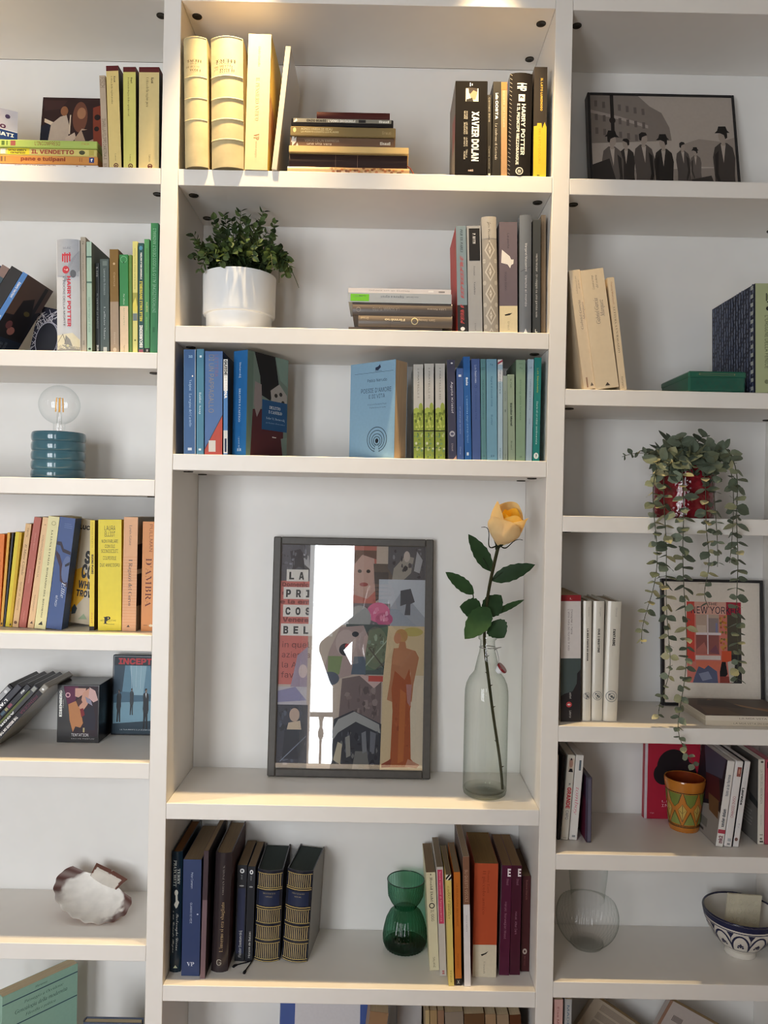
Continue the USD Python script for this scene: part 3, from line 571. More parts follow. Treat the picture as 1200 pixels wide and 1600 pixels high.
A4(139.4, 147.2, 140.6, 813, 985.0, 'paper', 'e0c41a', 'slim bright yellow paperback with a black foot, beside the wide yellow one', [('d', 'GIORGIO FALETTI', .4, .6, .02, .25, '8a7408', 's'), ('d', 'SUONI FUORI', .35, .75, .31, .49, '241e08', 'b'), ('d', 'Einaudi', .35, .65, .84, .94, 'c06a20', 's'), ('r', 0, 1, .965, 1, '221a1c')], rc=[('r', 0, 1, 0, 1, '5a4210')], d=.042)
A4(152.6, 189.6, 153.2, 812, 985.6, 'paper', 'e2cd1c', 'wide bright yellow paperback with black condensed lines of title', [('h', 'LAURA', .26, .74, .055, .097, '2a2808', 's'), ('h', 'ELLIOT', .27, .74, .108, .153, '2a2808', 's'), ('h', 'NON PARLARE', .14, .86, .18, .21, '1e1c08', 's'), ('h', 'CON GLI', .28, .72, .225, .255, '1e1c08', 's'), ('h', 'SCONOSCIUTI', .13, .86, .268, .3, '1e1c08', 's'), ('h', 'COLPEVOLE', .2, .78, .33, .362, '2a2808', 's'), ('h', 'DUE ANNI DOPO', .07, .93, .395, .425, '1e1c08', 's'), ('h', 'I', .22, .42, .875, .94, '100e08', 'f'), ('h', 'P', .34, .54, .875, .915, '100e08', 'b'), ('h', 'METROPOLITANI', .1, .78, .905, .917, '3a380c', 's'), ('h', 'PIEMME', .35, .72, .94, .948, '5a560c', 's')], d=.046, gap=.001)
A4(190.2, 212.4, 194.2, 808, 986.2, 'paper', 'dda576', 'peach paperback with fine orange stripes and grey upright title', [('r', 0, 1, .35 + k * .026, .353 + k * .026, 'd48f58') for k in range(24)] + [('d', 'Lewis Grave', .4, .6, .07, .25, '7a6a5c', 'n'), ('d', 'I Ragazzi del Corvo', .4, .68, .37, .78, '50484a', 'n'), ('p', [(.32, .965), (.56, .965), (.46, .945)], '4a3a2c')], rc=[('r', 0, 1, 0, 1, '9a9284'), ('p', [(0, .24), (1, .22), (1, .8), (0, .78)], '2a2424'), ('r', 0, 1, .46, .5, 'b8b0a4')], d=.135)
A4(219.8, 239.4, 223.0, 815, 986.2, 'paper', 'cf8644', 'tan orange paperback with large upright author name, against the upright', [('d', 'PULLMAN', .56, .82, .02, .28, '8a4a20', 's'), ('d', "D'AMBRA", .3, .82, .33, .78, '6a2c18', 'n'), ('e', .8, .95, .16, .012, 'e8d8b8'), ('r', .2, .5, .945, .95, '7a4a20')], d=.135)

GR = 'film cases on the fifth shelf of the left column'
LW = rad(42); y5 = .065
P5 = at(76.5, 1069, y5)
h5 = .19; xr = P5[0] - h5 * math.sin(LW); 
specs = [('8f8a80', 'translucent grey film case with maroon spine print, lowest of the leaning pile', [('r', .05, .95, .1, 1, '1f1c22'), ('d', 'THE BRIDGE ON THE RIVER', .3, .7, .5, .9, 'e0dcd8', 'b'), ('d', 'PRINCESA', .3, .75, .16, .45, '7a3048', 's'), ('e', .5, .06, .2, .012, 'f4f2ee')], '8d897f'),
         ('34343a', 'black film case with an olive spine stripe in the leaning pile', [('r', .05, .4, .1, 1, '5a6230'), ('d', 'AGORA', .5, .8, .4, .7, 'd8d8d4', 'b'), ('r', .2, .8, .02, .08, '9a9c94')], '2a2a2e'),
         ('26262c', 'black film case with coloured spine bars in the leaning pile', [('d', 'MILK', .3, .6, .08, .14, 'e8e8e8', 'b'), ('r', .25, .7, .3, .36, '8a4a58'), ('r', .25, .7, .37, .41, 'a09a70'), ('r', .25, .7, .42, .48, '4a6070'), ('r', .25, .7, .5, .54, '6a3a48')], '232327'),
         ('3a3a42', 'dark grey film case with bold white title in the leaning pile', [('d', "L'ANIMALI", .3, .75, .22, .6, 'f0f0ee', 'b')], '303036'),
         ('121214', 'black film case with a silver spine corner, topmost of the leaning pile', [('r', .1, .85, .04, .22, 'a8a8aa'), ('e', .5, .1, .25, .02, 'e0e0e0'), ('d', 'POLLOCK', .3, .7, .35, .6, '9a5058', 's')], '141416')]
off = 0
for i, (c, lab, sp, top_) in enumerate(specs):
    w = .0142
    M = T(xr - off / math.cos(LW), y5 - .004 * (i % 2), ZB['L5'] + .0005) @ Ry(LW) @ T(-w, 0, 0)
    t = thing('dvd_case', lab, 'film case', GR, M); book_parts(t, w - .0003, h5 + [0, -.001, 0, .0, -.002][i], .135, 'dvd', c, sp, rc=[('r', .0, 1, .5, 1, '9c978a')] if i == 0 else ())
    off += w
# perfume box
_, yb, _ = ground(88.5, 1160, ZB['L5']); xa, xb = x_on(88.5, yb, ZB['L5']), x_on(154, yb, ZB['L5'])
hb = at(90.6, 1069.5, yb)[2] - ZB['L5']; wb = xb - xa
t = thing('perfume_box', 'black perfume box with a purple and flesh toned picture', 'box', GR, T(xa, yb, ZB['L5'] + .0003))
obj('box', cbox(0, wb, 0, .085, 0, hb, .0008), 'gloss_cover', t, lin('141214'))
P = Print(wb, hb)
P.run([('p', [(.14, .02), (.97, .02), (.97, .9), (.36, .84), (.28, .5)], '26141e'), ('p', [(.15, .03), (.5, .03), (.42, .3), (.24, .34)], '5a1c40'), ('p', [(.42, .06), (.68, .06), (.66, .14), (.5, .22), (.42, .2)], 'c89a8a'), ('p', [(.6, .14), (.74, .06), (.8, .14), (.72, .34), (.56, .5), (.46, .48), (.56, .3)], 'c4937e'),
       ('p', [(.76, .04), (.9, .1), (.97, .26), (.86, .3), (.74, .22)], 'c8a4a0'), ('p', [(.26, .34), (.44, .28), (.56, .44), (.62, .66), (.56, .74), (.44, .72), (.38, .82), (.3, .62)], 'b4794c'), ('p', [(.44, .28), (.54, .22), (.6, .3), (.5, .38)], '4a2a28'),
       ('p', [(.6, .44), (.86, .36), (.92, .6), (.9, .78), (.66, .78)], '1e1a2a'), ('p', [(.54, .42), (.62, .4), (.66, .52), (.58, .56)], '7a1c24'), ('p', [(.66, .2), (.8, .26), (.84, .36), (.7, .3)], '8a8698'), ('r', .62, .66, .74, .82, 'a89a70'), ('o', .25, .18, .06, .025, 'd8a8b0'),
       ('u', 'EISENBERG', .05, .11, .1, .56, W_, 'b'), ('u', 'PARIS', .13, .155, .26, .4, 'b8b4b0', 's'), ('h', 'TENTATION', .34, .76, .84, .89, 'd8d4d4', 's'), ('h', 'EAU DE PARFUM', .34, .9, .92, .94, '9a9694', 's')])
m, c = P.place(lambda V: np.c_[V[:, 0], -V[:, 2], V[:, 1]]); obj('front_print', oriented(m, (0, -1, 0)), 'ink', t, c)
F('L5', 172.8, None, 0, .196, .136, .19, .0142, 'dvd', '16202a', 'blue film case with red title and dark suited figures, leaning at the back',
  [('r', .03, .98, .02, .98, '3d5f74'), ('r', .03, .98, .02, .13, '1c2a34'), ('h', 'INCEPTION', .1, 1.0, .04, .115, 'b03038', 'b'), ('p', [(.03, .13), (.98, .13), (.98, .5), (.03, .45)], '5a8094'), ('p', [(.3, .13), (.6, .13), (.55, .5), (.38, .5)], '84a4b2'), ('p', [(.03, .13), (.22, .13), (.18, .46), (.03, .5)], '2c4252'), ('p', [(.66, .13), (.98, .13), (.98, .56), (.74, .5)], '3a5666'), ('l', [(.33, .13), (.34, .44)], .0006, 'b4c8d0'), ('l', [(.42, .13), (.42, .4)], .0006, 'b4c8d0'), ('l', [(.5, .13), (.5, .42)], .0006, 'b4c8d0'), ('p', [(.03, .6), (.98, .56), (.98, .9), (.03, .88)], '6e93a4'), ('p', [(.03, .86), (.98, .8), (.98, .98), (.03, .98)], '1e3644'),
   *walker(.13, .44, .40, '1b2228', '151a20', -1, False, 1.7, '6a5850', '2a3238'), *walker(.35, .42, .33, '2a3238', '20272c', 1, False, 1.7, '6a5850', '3a444a'), *walker(.60, .42, .50, '1a1f26', '12161c', 1, False, 1.7, '7a665a', 'c8ccd0'),
   ('h', 'LA TUA MENTE E LA SCENA DEL CRIMINE', .16, .9, .925, .94, 'c0c8cc', 's')], back=rad(2.2), group=GR)
obj_ = None
GR = 'books on the lowest shelf of the left column'
zt = -1.047 + ZO
F('L7', 0.5, None, 0, .012, .170, zt - ZB['L7'], .03, 'paper', '8fb4a2', 'mint green paperback with a slanting lined title, standing at the bottom left corner',
  [('r', 0, 1, 0, 1, '8fb4a2'), ('r', 0, 1, .075, .085, '2c4a5a'), ('r', 0, 1, .3, .31, '2c4a5a'), ('h', 'Marramao', .42, .58, .03, .05, '3a5a52', 'i'), ('h', 'Passaggio a Occidente', .28, .8, .12, .145, '3a5a52', 'i'), ('h', 'Genealogia della modernita', .16, .86, .175, .21, '2c4a48', 'i'), ('h', 'Filosofia e politica', .3, .7, .24, .265, '3a5a52', 'i')], yaw=rad(49))
F('L7', 126, None, 0, .05, .13, at(170, 1598.5, .05)[2] - ZB['L7'], .02, 'hard', '4a5468', 'slate blue hardback just rising into the bottom of the left column', [], group=GR)
# ---------------------------------------------------------------- centre column
GR = 'books on the top shelf of the centre column'
def ribs(ts, col='9a8a68'): return [('r', .0, 1, t, t + .004, col) for t in ts]
for a, b, tl, v, w1, lab, ts, big in [(287.6, 324.4, 285.0, 57.0, 'I', 'slimmer of two vellum bound volumes with raised bands at the top left', (.31, .475, .64), 0), (328.8, 379.6, 327.4, 56.2, 'II', 'thicker of two vellum bound volumes with raised bands at the top left', (.305, .475, .635, .79), 1)]:
    t = B('C1', a, b, tl, v, -.012, 'vellum', 'cbb98c', lab, [('h', 'TACITI', .16, .8, .178, .196, '5a4630', 'f'), ('h', 'OPERA', .3, .66, .205, .216, '8a7450', 'n'), ('h', 'DE BELLO', .12, .7, .226, .24, '6a5236', 'n'), ('h', 'TOM ' + w1, .28, .76, .252, .266, '6a5236', 'f')], d=.165, page='c8b48a', bulge=.009 if not big else .012)
    # raised bands across the spine
    m = t.GetAttribute('xformOp:transform').Get(); w = (x_on(b, -.012, ZB['C1']) - x_on(a, -.012, ZB['C1'])); h = at(tl, v, -.012)[2] - ZB['C1']; bg = .009 if not big else .012
    for tt in ts:
        xs = np.linspace(.001, w - .0016, 15); yy = bg * (2 * xs / (w - .0006) - 1) ** 2
        z = (1 - tt) * h
        obj('raised_band', tube(np.c_[xs, yy + .0006, np.full(15, z)], .0024 if big else .0016, 8), 'vellum', t, lin('cbb98c'), smooth=True)
    xs = np.linspace(.002, w - .0026, 15); yy = bg * (2 * xs / (w - .0006) - 1) ** 2
    obj('headcap', tube(np.c_[xs, yy + .0012, np.full(15, h - .0012)], .002, 8), 'vellum', t, lin('cbb98c'), smooth=True)
B('C1', 381.8, 418.0, 388.2, 53.2, -.002, 'paper', 'dcc998', 'tall cream paperback with a yellow picture cover, right of the vellum volumes',
  [('d', 'Giulio Giorello', .45, .56, .09, .24, 'bfa878', 's'), ('d', 'IL PENSIERO ANTICO', .38, .56, .32, .64, 'a08a60', 'n'), ('d', 'VP', .36, .6, .735, .78, '9a6038', 'f'), ('d', 'edizioni di pagina', .44, .52, .79, .91, 'b09870', 's')],
  rc=[('r', 0, 1, 0, 1, 'd8bc5a'), ('p', [(0, .42), (.6, .5), (1, .62), (1, .78), (.5, .9), (0, .8)], 'c49a68'), ('l', [(.1, .44), (.5, .6), (.8, .9)], .003, '7a5430'), ('l', [(.5, .4), (.7, .6), (.5, .86)], .002, '8a6238'), ('p', [(.2, .5), (.45, .58), (.4, .7), (.15, .64)], 'b07848')], d=.165)
t = B('C1', 424.0, 433.0, 446.2, 72.5, -.004, 'box', 'd9ccb6', 'ivory board leaning between the cream paperback and the lying stack', (), d=.185, name='board', cat_='board')
stack('C1', [
    (448.8, 639.6, 259.6, 269.0, .004, .13, 'hard', 'c9a070', 'flowered tan notebook at the bottom of the lying stack on the top centre shelf', [('r', 0, 1, .0, .36, 'd8b482')] + [('e', random.Random(i).uniform(.1, .9), .36 + .6 * (i / 34), .2, .012, ['8a5a34', 'b06a3c', 'a8844c', '7a4a2c'][i % 4]) for i in range(34)], {}),
    (451.5, 636.5, 238.0, 259.6, .006, .128, 'cloth', '33231f', 'dark brown leather notebook with a trailing red ribbon, in the lying stack', [('r', .0, 1, .39, .394, '6a5040'), ('r', 0, 1, .575, .58, '6a5040')], dict(page='c8b490')),
    (451.5, 638.5, 228.2, 238.6, .003, .125, 'paper', 'd9b878', 'pale tan paperback on the dark leather notebook', [('r', .05, .12, 0, 1, 'a88a58')], {}),
    (453.0, 616.5, 212.2, 228.0, .008, .13, 'dvd', '6a5240', 'brown film case with silver stripes at its left end, in the lying stack', [('p', [(0, .02), (.5, .02), (1, .06), (.5, .06)], 'c8c4bc'), ('p', [(.4, .01), (1, .02), (1, .04), (.7, .04)], 'd8d4cc'), ('p', [(0, .05), (.4, .07), (.1, .08)], 'b8b4ac'), ('d', "VIRUS DI UN'EMPRESA", .5, .75, .14, .47, 'a89880', 's'), ('d', 'una vita vera', .2, .42, .16, .4, 'c8bca8', 's'), ('d', 'Einaudi', .3, .6, .86, .96, 'd0c8b8', 'b')], dict(name='dvd_case', cat_='film case')),
    (453.5, 618.0, 196.8, 212.2, .005, .13, 'dvd', '82704a', 'olive film case with pale two-line title, in the lying stack', [('e', .6, .04, .25, .015, 'd8c88a'), ('d', 'AGNES VARDA DE BEAU', .62, .84, .1, .4, 'd8cca0', 's'), ('d', 'LA POINTE COURTE LES PLAGES', .34, .54, .1, .46, 'd8cca0', 's'), ('d', 'Einaudi', .3, .6, .87, .96, 'a89870', 's')], dict(name='dvd_case', cat_='film case')),
    (455.0, 614.5, 183.6, 196.4, .006, .13, 'dvd', '141214', 'black film case with a grey printed stripe, second from the top of the lying stack', [('r', .5, .98, .02, .98, '8a8678'), ('p', [(.5, .02), (.98, .05), (.7, .06), (.5, .04)], 'd8d6ce'), ('d', 'ENZO BIAGI', .58, .86, .15, .34, '1a1816', 'b'), ('d', "L'UOMO INVISIBILE", .58, .86, .36, .63, 'f0ece0', 'b'), ('r', .55, .92, .66, .73, '2a2826'), ('d', 'Einaudi', .58, .86, .86, .96, 'f0ece0', 'b')], dict(name='dvd_case', cat_='film case')),
    (494.8, 609.0, 171.0, 183.4, .009, .09, 'cloth', '4f221c', 'small maroon book on top of the lying stack', [], {})], GR, y=.006)
P0 = at(637.5, 257.5, .05); zsh = ZB['C1']
lb = stage.GetPrimAtPath([p.GetPath() for p in stage.GetPrimAtPath('/World').GetChildren() if (p.GetCustomData().get('label') or '').startswith('dark brown leather')][0])
Mi = np.linalg.inv(np.array(lb.GetAttribute('xformOp:transform').Get()).T)
rp = spline([(P0[0] - .02, .06, P0[2] - .004), (P0[0], .05, P0[2] - .004), (P0[0] + .018, .035, zsh + .007), (P0[0] + .042, .018, zsh + .0015)], 20)
obj('ribbon', tube((np.c_[rp, np.ones(20)] @ Mi.T)[:, :3], .0011, 6), 'cloth_cover', lb, lin('8a3a28'), smooth=True, label='thin red ribbon bookmark')
# right group
B('C1', 710.2, 760.6, 711.8, 126.2, .0, 'box', '1a1715', 'wide black film box with a small portrait and large white upright name', [('p', [(.32, .08), (.72, .08), (.72, .22), (.32, .22)], 'e8e0c0'), ('p', [(.42, .08), (.66, .08), (.68, .13), (.62, .2), (.5, .2), (.44, .14)], 'c09070'), ('p', [(.4, .07), (.68, .08), (.68, .12), (.56, .1), (.46, .14), (.42, .13)], '281a16'), ('p', [(.34, .2), (.52, .18), (.56, .22), (.34, .22)], '1a1614'), ('r', .44, .48, .02, .06, 'e8e4dc'), ('r', .5, .54, .03, .05, 'e8e4dc'),
   ('d', 'XAVIER DOLAN', .52, .74, .325, .86, 'f4efe2', 'b'), ('d', "J'AI TUE MA MERE", .34, .39, .32, .41, 'e0d8c4', 's'), ('d', 'MA MERE', .27, .32, .32, .41, 'e0d8c4', 's'), ('d', 'LES AMOURS', .34, .39, .44, .57, 'e0d8c4', 's'), ('d', 'IMAGINAIRES', .27, .32, .44, .57, 'e0d8c4', 's'), ('d', 'LAURENCE', .34, .39, .6, .7, 'e0d8c4', 's'), ('d', 'ANYWAYS', .27, .32, .6, .7, 'e0d8c4', 's'), ('d', 'TOM A LA', .34, .39, .73, .82, 'e0d8c4', 's'), ('d', 'FERME', .27, .32, .75, .84, 'e0d8c4', 's'), ('h', 'mk2', .42, .58, .945, .965, 'd8c0b0', 'b')],
  lc=[('r', 0, 1, 0, 1, '8f8578'), ('p', [(.5, .3), (1, .35), (1, .6), (.6, .7)], 'a06058'), ('p', [(0, .5), (.5, .4), (.4, .9), (0, .95)], '6e665c')], d=.135, name='film_box', cat_='film box')
B('C1', 761.2, 767.6, 761.6, 148.5, .01, 'paper', '1b1817', 'very slim black paperback right of the wide black film box', [('d', 'Carmelo Bene', .3, .7, .03, .33, 'b8b0a0', 's'), ('d', 'Opere scelte', .35, .65, .62, .9, 'a8a090', 's'), ('e', .5, .965, .3, .012, 'c8c0b0')], d=.12)
B('C1', 768.6, 781.8, 770.6, 127.6, .004, 'paper', '191614', 'slim black paperback with a bold white author name in the top right group', [('d', 'Lella', .3, .62, .12, .19, W_, 'b'), ('d', 'COSTA', .3, .62, .2, .4, W_, 'b'), ('d', 'La sindrome di Gertrude', .3, .6, .44, .83, 'c8c0b4', 'n')], d=.135)
B('C1', 782.6, 792.4, 782.8, 128.4, .004, 'paper', 'b08a62', 'slim tan paperback with an orange head, left of the thick black hardback', [('r', 0, 1, 0, .085, 'd0703a'), ('d', 'Mazzantini  Non ti muovere', .35, .65, .09, .48, 'e0c8a4', 's')], d=.12)
B('C1', 793.2, 829.2, 797.6, 113.4, .0, 'hard', '231f1c', 'thick black hardback with a white upright title and a hatched left edge', [('p', [(.0, k * .04), (.1, k * .04 + .02), (.1, k * .04 + .027), (.0, k * .04 + .007)], '8a8478') for k in range(25)] + [('d', 'HP', .32, .72, .1, .18, 'ece6d6', 'b'), ('r', .38, .66, .21, .28, 'ece6d6'), ('d', '6', .45, .6, .225, .265, '231f1c', 'b'), ('d', 'HARRY POTTER', .53, .7, .3, .8, 'ece6d6', 'b'), ('d', 'E IL PRINCIPE MEZZOSANGUE', .33, .45, .3, .895, 'e0dac8', 'b'), ('o', .5, .955, .17, .05, 'd8d2c2'), ('h', 'S', .42, .58, .942, .97, 'd8d2c2', 'b')], d=.15)
B('C1', 832.6, 853.2, 835.0, 104.6, .004, 'paper', '332c27', 'black paperback with a torn-edged yellow lower half, against the upright', [('p', [(0, .54), (.25, .535), (.28, .51), (.6, .51), (.65, .56), (.85, .5), (1, .55), (1, 1), (0, 1)], 'd8b830'), ('d', 'IL LATO LUMINOSO', .5, .66, .1, .4, 'd8b048', 'b'), ('d', 'DEL LATO OSCURO', .4, .55, .56, .88, 'b08a20', 's'), ('r', .3, .5, .98, .99, '6a5a20')], d=.14)

GR = 'books on the second shelf of the centre column'
stack('C2', [
    (544.5, 691, 511.6, 517.0, .012, .12, 'paper', '544a42', 'thin dark brown paperback at the bottom of the lying stack on the second centre shelf', [], dict(page='b8ab94')),
    (559.5, 706.4, 493.0, 511.6, .003, .125, 'hard', '6f6459', 'brown-grey hardback with small gold ornament, second from the bottom of its lying stack', [('u', 'Sam Savage', .5, .68, .62, .82, 'b8a890', 's'), ('u', 'Firmino', .48, .68, .28, .5, 'c8b898', 'b'), ('o', .5, .6, .3, .08, 'd0c090'), ('u', 'Einaudi', .6, .8, .02, .11, 'b8a890', 's'), ('r', 0, 1, .34, .345, '5a5048')], {}),
    (550.5, 706.2, 474.0, 493.0, .004, .125, 'hard', '685e56', 'dark taupe hardback with faint upside-down title, third from the bottom of its lying stack', [('u', 'Lidia Ravera', .45, .6, .75, .94, 'b0a494', 's'), ('u', 'LA SOMMA TUTTO', .35, .6, .2, .47, '9a8e80', 's'), ('o', .4, .06, .2, .06, '9a8e80')], {}),
    (544.3, 705.4, 458.8, 474.0, .005, .125, 'paper', 'a5abb0', 'blue-grey paperback with a bright green label in the lying stack', [('r', .12, .86, .02, .2, '6fbe2a'), ('u', 'Alan Bennett', .55, .7, .56, .68, '6a7076', 's'), ('u', 'Signore e signori', .5, .72, .31, .54, '5a6066', 's'), ('u', 'Adelphi', .55, .7, .06, .14, '6a7076', 's'), ('u', 'Guida', .6, .75, .1, .17, '3a7a18', 's')], {}),
    (544.0, 704.6, 451.4, 458.8, .006, .125, 'paper', 'd2cccb', 'thin off-white paperback on top of the blue-grey one with the green label', [('u', 'Storia di un corpo', .35, .65, .2, .6, '9a9490', 's'), ('r', .3, .7, .78, .83, 'e8e4e0'), ('r', .3, .6, .88, .94, '8a8480')], {})], GR, y=.005)
B('C2', 715.0, 731.2, 711.9, 353.5, .004, 'paper', '7d8f97', 'grey-blue paperback with a red cover and red hand lettering', [('d', 'PER TE FAREI', .42, .66, .03, .25, '22282c', 'i'), ('d', 'QUALSIASI', .35, .75, .28, .68, 'c04848', 'c'), ('r', 0, 1, .75, 1, '262628'), ('d', 'I COSA', .3, .72, .74, .92, 'd05050', 'c'), ('e', .5, .975, .22, .018, W_)], lc=[('r', 0, 1, 0, 1, 'c03a2e')] + [('l', [(.72 + k * .05, .34 - k * .02), (.86 + k * .03, .2 - k * .01)], .0008, 'd8a050') for k in range(4)], d=.14)
B('C2', 732.0, 754.2, 729.0, 353.2, .004, 'paper', 'a3a3a3', 'silver-grey paperback with a black title block at its head', [('r', .14, .92, .025, .33, '15161c'), ('d', 'P. ROTH', .42, .62, .07, .17, 'e8e8e8', 'f'), ('d', 'Everyman', .44, .56, .38, .47, '5a5a5c', 'n'), ('d', 'Vendetta', .44, .56, .53, .65, '4a4a4c', 'n'), ('d', 'Einaudi', .45, .55, .92, .99, '70706e', 's')], d=.135)
dm = [('r', .0, 1, 0, 1, 'a39b8f')]
for k in range(5):
    tc = .29 + k * .19
    dm += [('p', [(.5, tc - .085), (.86, tc), (.5, tc + .085), (.14, tc)], 'c9c1b3'), ('p', [(.5, tc - .065), (.75, tc), (.5, tc + .065), (.25, tc)], '9a9082'), ('p', [(.5, tc - .04), (.58, tc - .01), (.7, tc), (.58, tc + .01), (.5, tc + .04), (.42, tc + .01), (.3, tc), (.42, tc - .01)], 'cfc7b9'), ('e', .12, tc + .095, .1, .02, 'c2baac'), ('e', .88, tc + .095, .1, .02, 'c2baac')]
dm += [('r', 0, 1, 0, .19, 'b4ada2'), ('d', 'John Williams', .42, .62, .05, .2, '3a3630', 'c'), ('d', 'Stoner', .4, .6, .22, .235, '4a443c', 'n')]
B('C2', 756.2, 779.6, 752.4, 338.6, .002, 'hard', 'a9a196', 'damask patterned taupe hardback with pale diamonds on its spine', dm, d=.15)
B('C2', 780.4, 808.8, 779.8, 347.2, .004, 'paper', '6d6168', 'purple-grey over cream paperback with a torn white silhouette', [('r', 0, 1, .76, 1, 'e2d2aa'), ('p', [(.14, .25), (.36, .28), (.58, .31), (.66, .34), (.8, .34), (.78, .38), (.66, .39), (.6, .42), (.46, .385), (.1, .37)], 'e6e0d6'), ('p', [(.28, .84), (.5, .83), (.72, .825), (.56, .845), (.32, .85)], '2a2620'), ('d', 'La porta', .45, .56, .1, .24, '4e454c', 's'), ('d', 'Magda Szabo', .3, .42, .45, .62, '5a5058', 's'), ('d', 'Einaudi', .46, .56, .9, .98, 'a89a78', 's')], d=.135)
B('C2', 811.6, 830.6, 812.2, 335.6, .003, 'hard', '70757c', 'blue-grey hardback with white upright print and a triangle mark at its foot', [('d', 'Margaret Mazzantini', .45, .62, .24, .48, 'dcdcdc', 's'), ('d', 'Venuto al mondo', .45, .62, .51, .78, 'd0d0d4', 's'), ('l', [(.1, .48), (.9, .44)], .0008, '3a3c42'), ('p', [(.36, 1), (.66, 1), (.5, .965)], 'e4e4e4')], d=.145)
B('C2', 832.2, 844.4, 832.8, 343.4, .006, 'paper', '3c4042', 'dark grey slim paperback with white upright print near the upright', [('d', 'Herta Muller . In viaggio su una gamba sola', .4, .62, .3, .86, 'cfcfca', 's'), ('r', .3, .4, .965, .99, 'e0e0da'), ('r', .3, .6, .985, .992, 'e0e0da')], d=.13)
B('C2', 845.2, 852.6, 845.6, 336.0, .03, 'paper', '9c866c', 'brown-beige paperback set back against the right upright', [('d', 'Bianca Pitzorno', .4, .6, .05, .3, '7a6a54', 's')], d=.12)

GR = 'books on the third shelf of the centre column'
B('C3', 286.8, 305.8, 286.8, 546.2, .006, 'paper', '1d5288', 'worn deep blue paperback leftmost on the third centre shelf', [('r', 0, .05, 0, 1, '4a6e94'), ('r', .95, 1, 0, 1, 'c0c8d0'), ('h', 'DUO', .42, .75, .055, .08, '8ab0d0', 'b'), ('e', .74, .255, .06, .008, W_), ('d', 'Volpini   La regina del Castello', .46, .68, .29, .74, 'a8c8e8', 'n'), ('r', .35, .68, .94, .965, 'd0dce8')], d=.13)
B('C3', 306.8, 318.4, 307.2, 545.6, .006, 'paper', '3a7a96', 'slim teal-blue paperback second from the left on the third centre shelf', [('r', .4, .7, .06, .08, 'd8e4e8'), ('d', 'Baldini  Scoop', .35, .65, .41, .62, 'd8e8f0', 'n'), ('r', .3, .65, .945, .965, 'd8e4e8')], d=.13)
B('C3', 319.6, 347.4, 320.4, 548.8, .004, 'paper', '3d649c', 'blue paperback with a red slanting foot and a white sticker', [('p', [(1, .62), (1, 1), (0, 1), (0, .95)], 'b8422e'), ('l', [(1, .62), (.0, .95)], .0014, '222838'), ('r', .22, .62, .865, .975, 'd8d2c8'), ('d', 'LETTERA', .55, .75, .03, .25, '7a6078', 's'), ('d', 'DI UN PAPPAGALLO', .22, .5, .03, .6, '8a8478', 's')], rc=[('r', 0, 1, 0, 1, '1c2a4a')], d=.13)
B('C3', 348.8, 355.8, 349.0, 561.5, .006, 'paper', '3b76b4', 'slim blue guidebook with black-on-white lettering and a white foot', [('r', 0, 1, 0, .33, 'dcdcd8'), ('d', 'GUIDE', .2, .85, .01, .17, '1a1a1c', 'b'), ('d', 'LISBONA', .2, .85, .2, .41, 'f0f0ee', 'b'), ('r', 0, 1, .745, .985, 'd4d4d0'), ('r', .3, .75, .83, .97, '2a3450')], rc=[('r', 0, 1, 0, 1, '182238')], d=.12)
# the thick blue novel, turned so that its cover shows
yy = .014; Xc = x_on(384, yy, ZB['C3']); hh = at(384, 546.5, yy)[2] - ZB['C3']; ww = .0405
t = thing('book', 'thick blue novel turned to show a cover of a dark dress with a blue label', 'book', GR, T(Xc, yy, ZB['C3'] + .0003) @ Rz(-rad(33)) @ T(-ww, 0, 0))
book_parts(t, ww, hh, .135, 'paper', '2566a0', [('d', 'Dostoevskij', .42, .56, .11, .26, 'd0dce8', 'n'), ('d', 'DELITTO E CASTIGO', .42, .55, .36, .68, 'd0dce8', 'f'), ('d', 'i grandi libri', .44, .54, .82, .93, 'a8c0d8', 's'), ('h', 'B.R', .36, .66, .93, .955, 'd0dce8', 'f')],
  rc=[('r', 0, 1, 0, 1, '6f8078'), ('r', .0, .14, 0, 1, '5f7468'), ('p', [(.14, .55), (.9, .5), (.9, 1), (.1, 1)], '4a1f24'), ('p', [(.16, .0), (.66, .0), (.78, .3), (.62, .36), (.56, .44), (.34, .4), (.3, .22)], '141214'), ('p', [(.18, .28), (.34, .3), (.36, .5), (.24, .62), (.16, .5)], '8a8080'), ('p', [(.56, .34), (.78, .26), (.98, .36), (.98, .5), (.6, .48)], 'a09c98'), ('e', .7, .38, .04, .02, '2a2624'), ('e', .82, .36, .04, .02, '2a2624'), ('e', .88, .44, .04, .02, '2a2624'), ('p', [(.84, .8), (1, .78), (1, 1), (.9, 1)], '7a8a80'), ('r', .36, .99, .44, .73, '1e4c7a'), ('h', 'DELITTO', .54, .82, .49, .52, 'd8e0e8', 'f'), ('h', 'E CASTIGO', .52, .86, .535, .565, 'd8e0e8', 'f'), ('h', 'Fedor M. Dostoevskij', .46, .94, .6, .625, 'b0c4d8', 'n'), ('h', 'prefazione di un amico', .46, .94, .65, .665, '8aa4c0', 'n'), ('r', .62, .72, .79, .8, 'd8d0c8'), ('p', [(.66, .0), (1, .0), (1, .28), (.8, .22)], '7c948a')])
# the light blue poetry book, turned so that cover and fore-edge show
yy = .008; Xc = x_on(615.5, yy, ZB['C3']); hh = at(616, 561.5, yy)[2] - ZB['C3']; th_ = .044; wd = .126; an = rad(37.7)
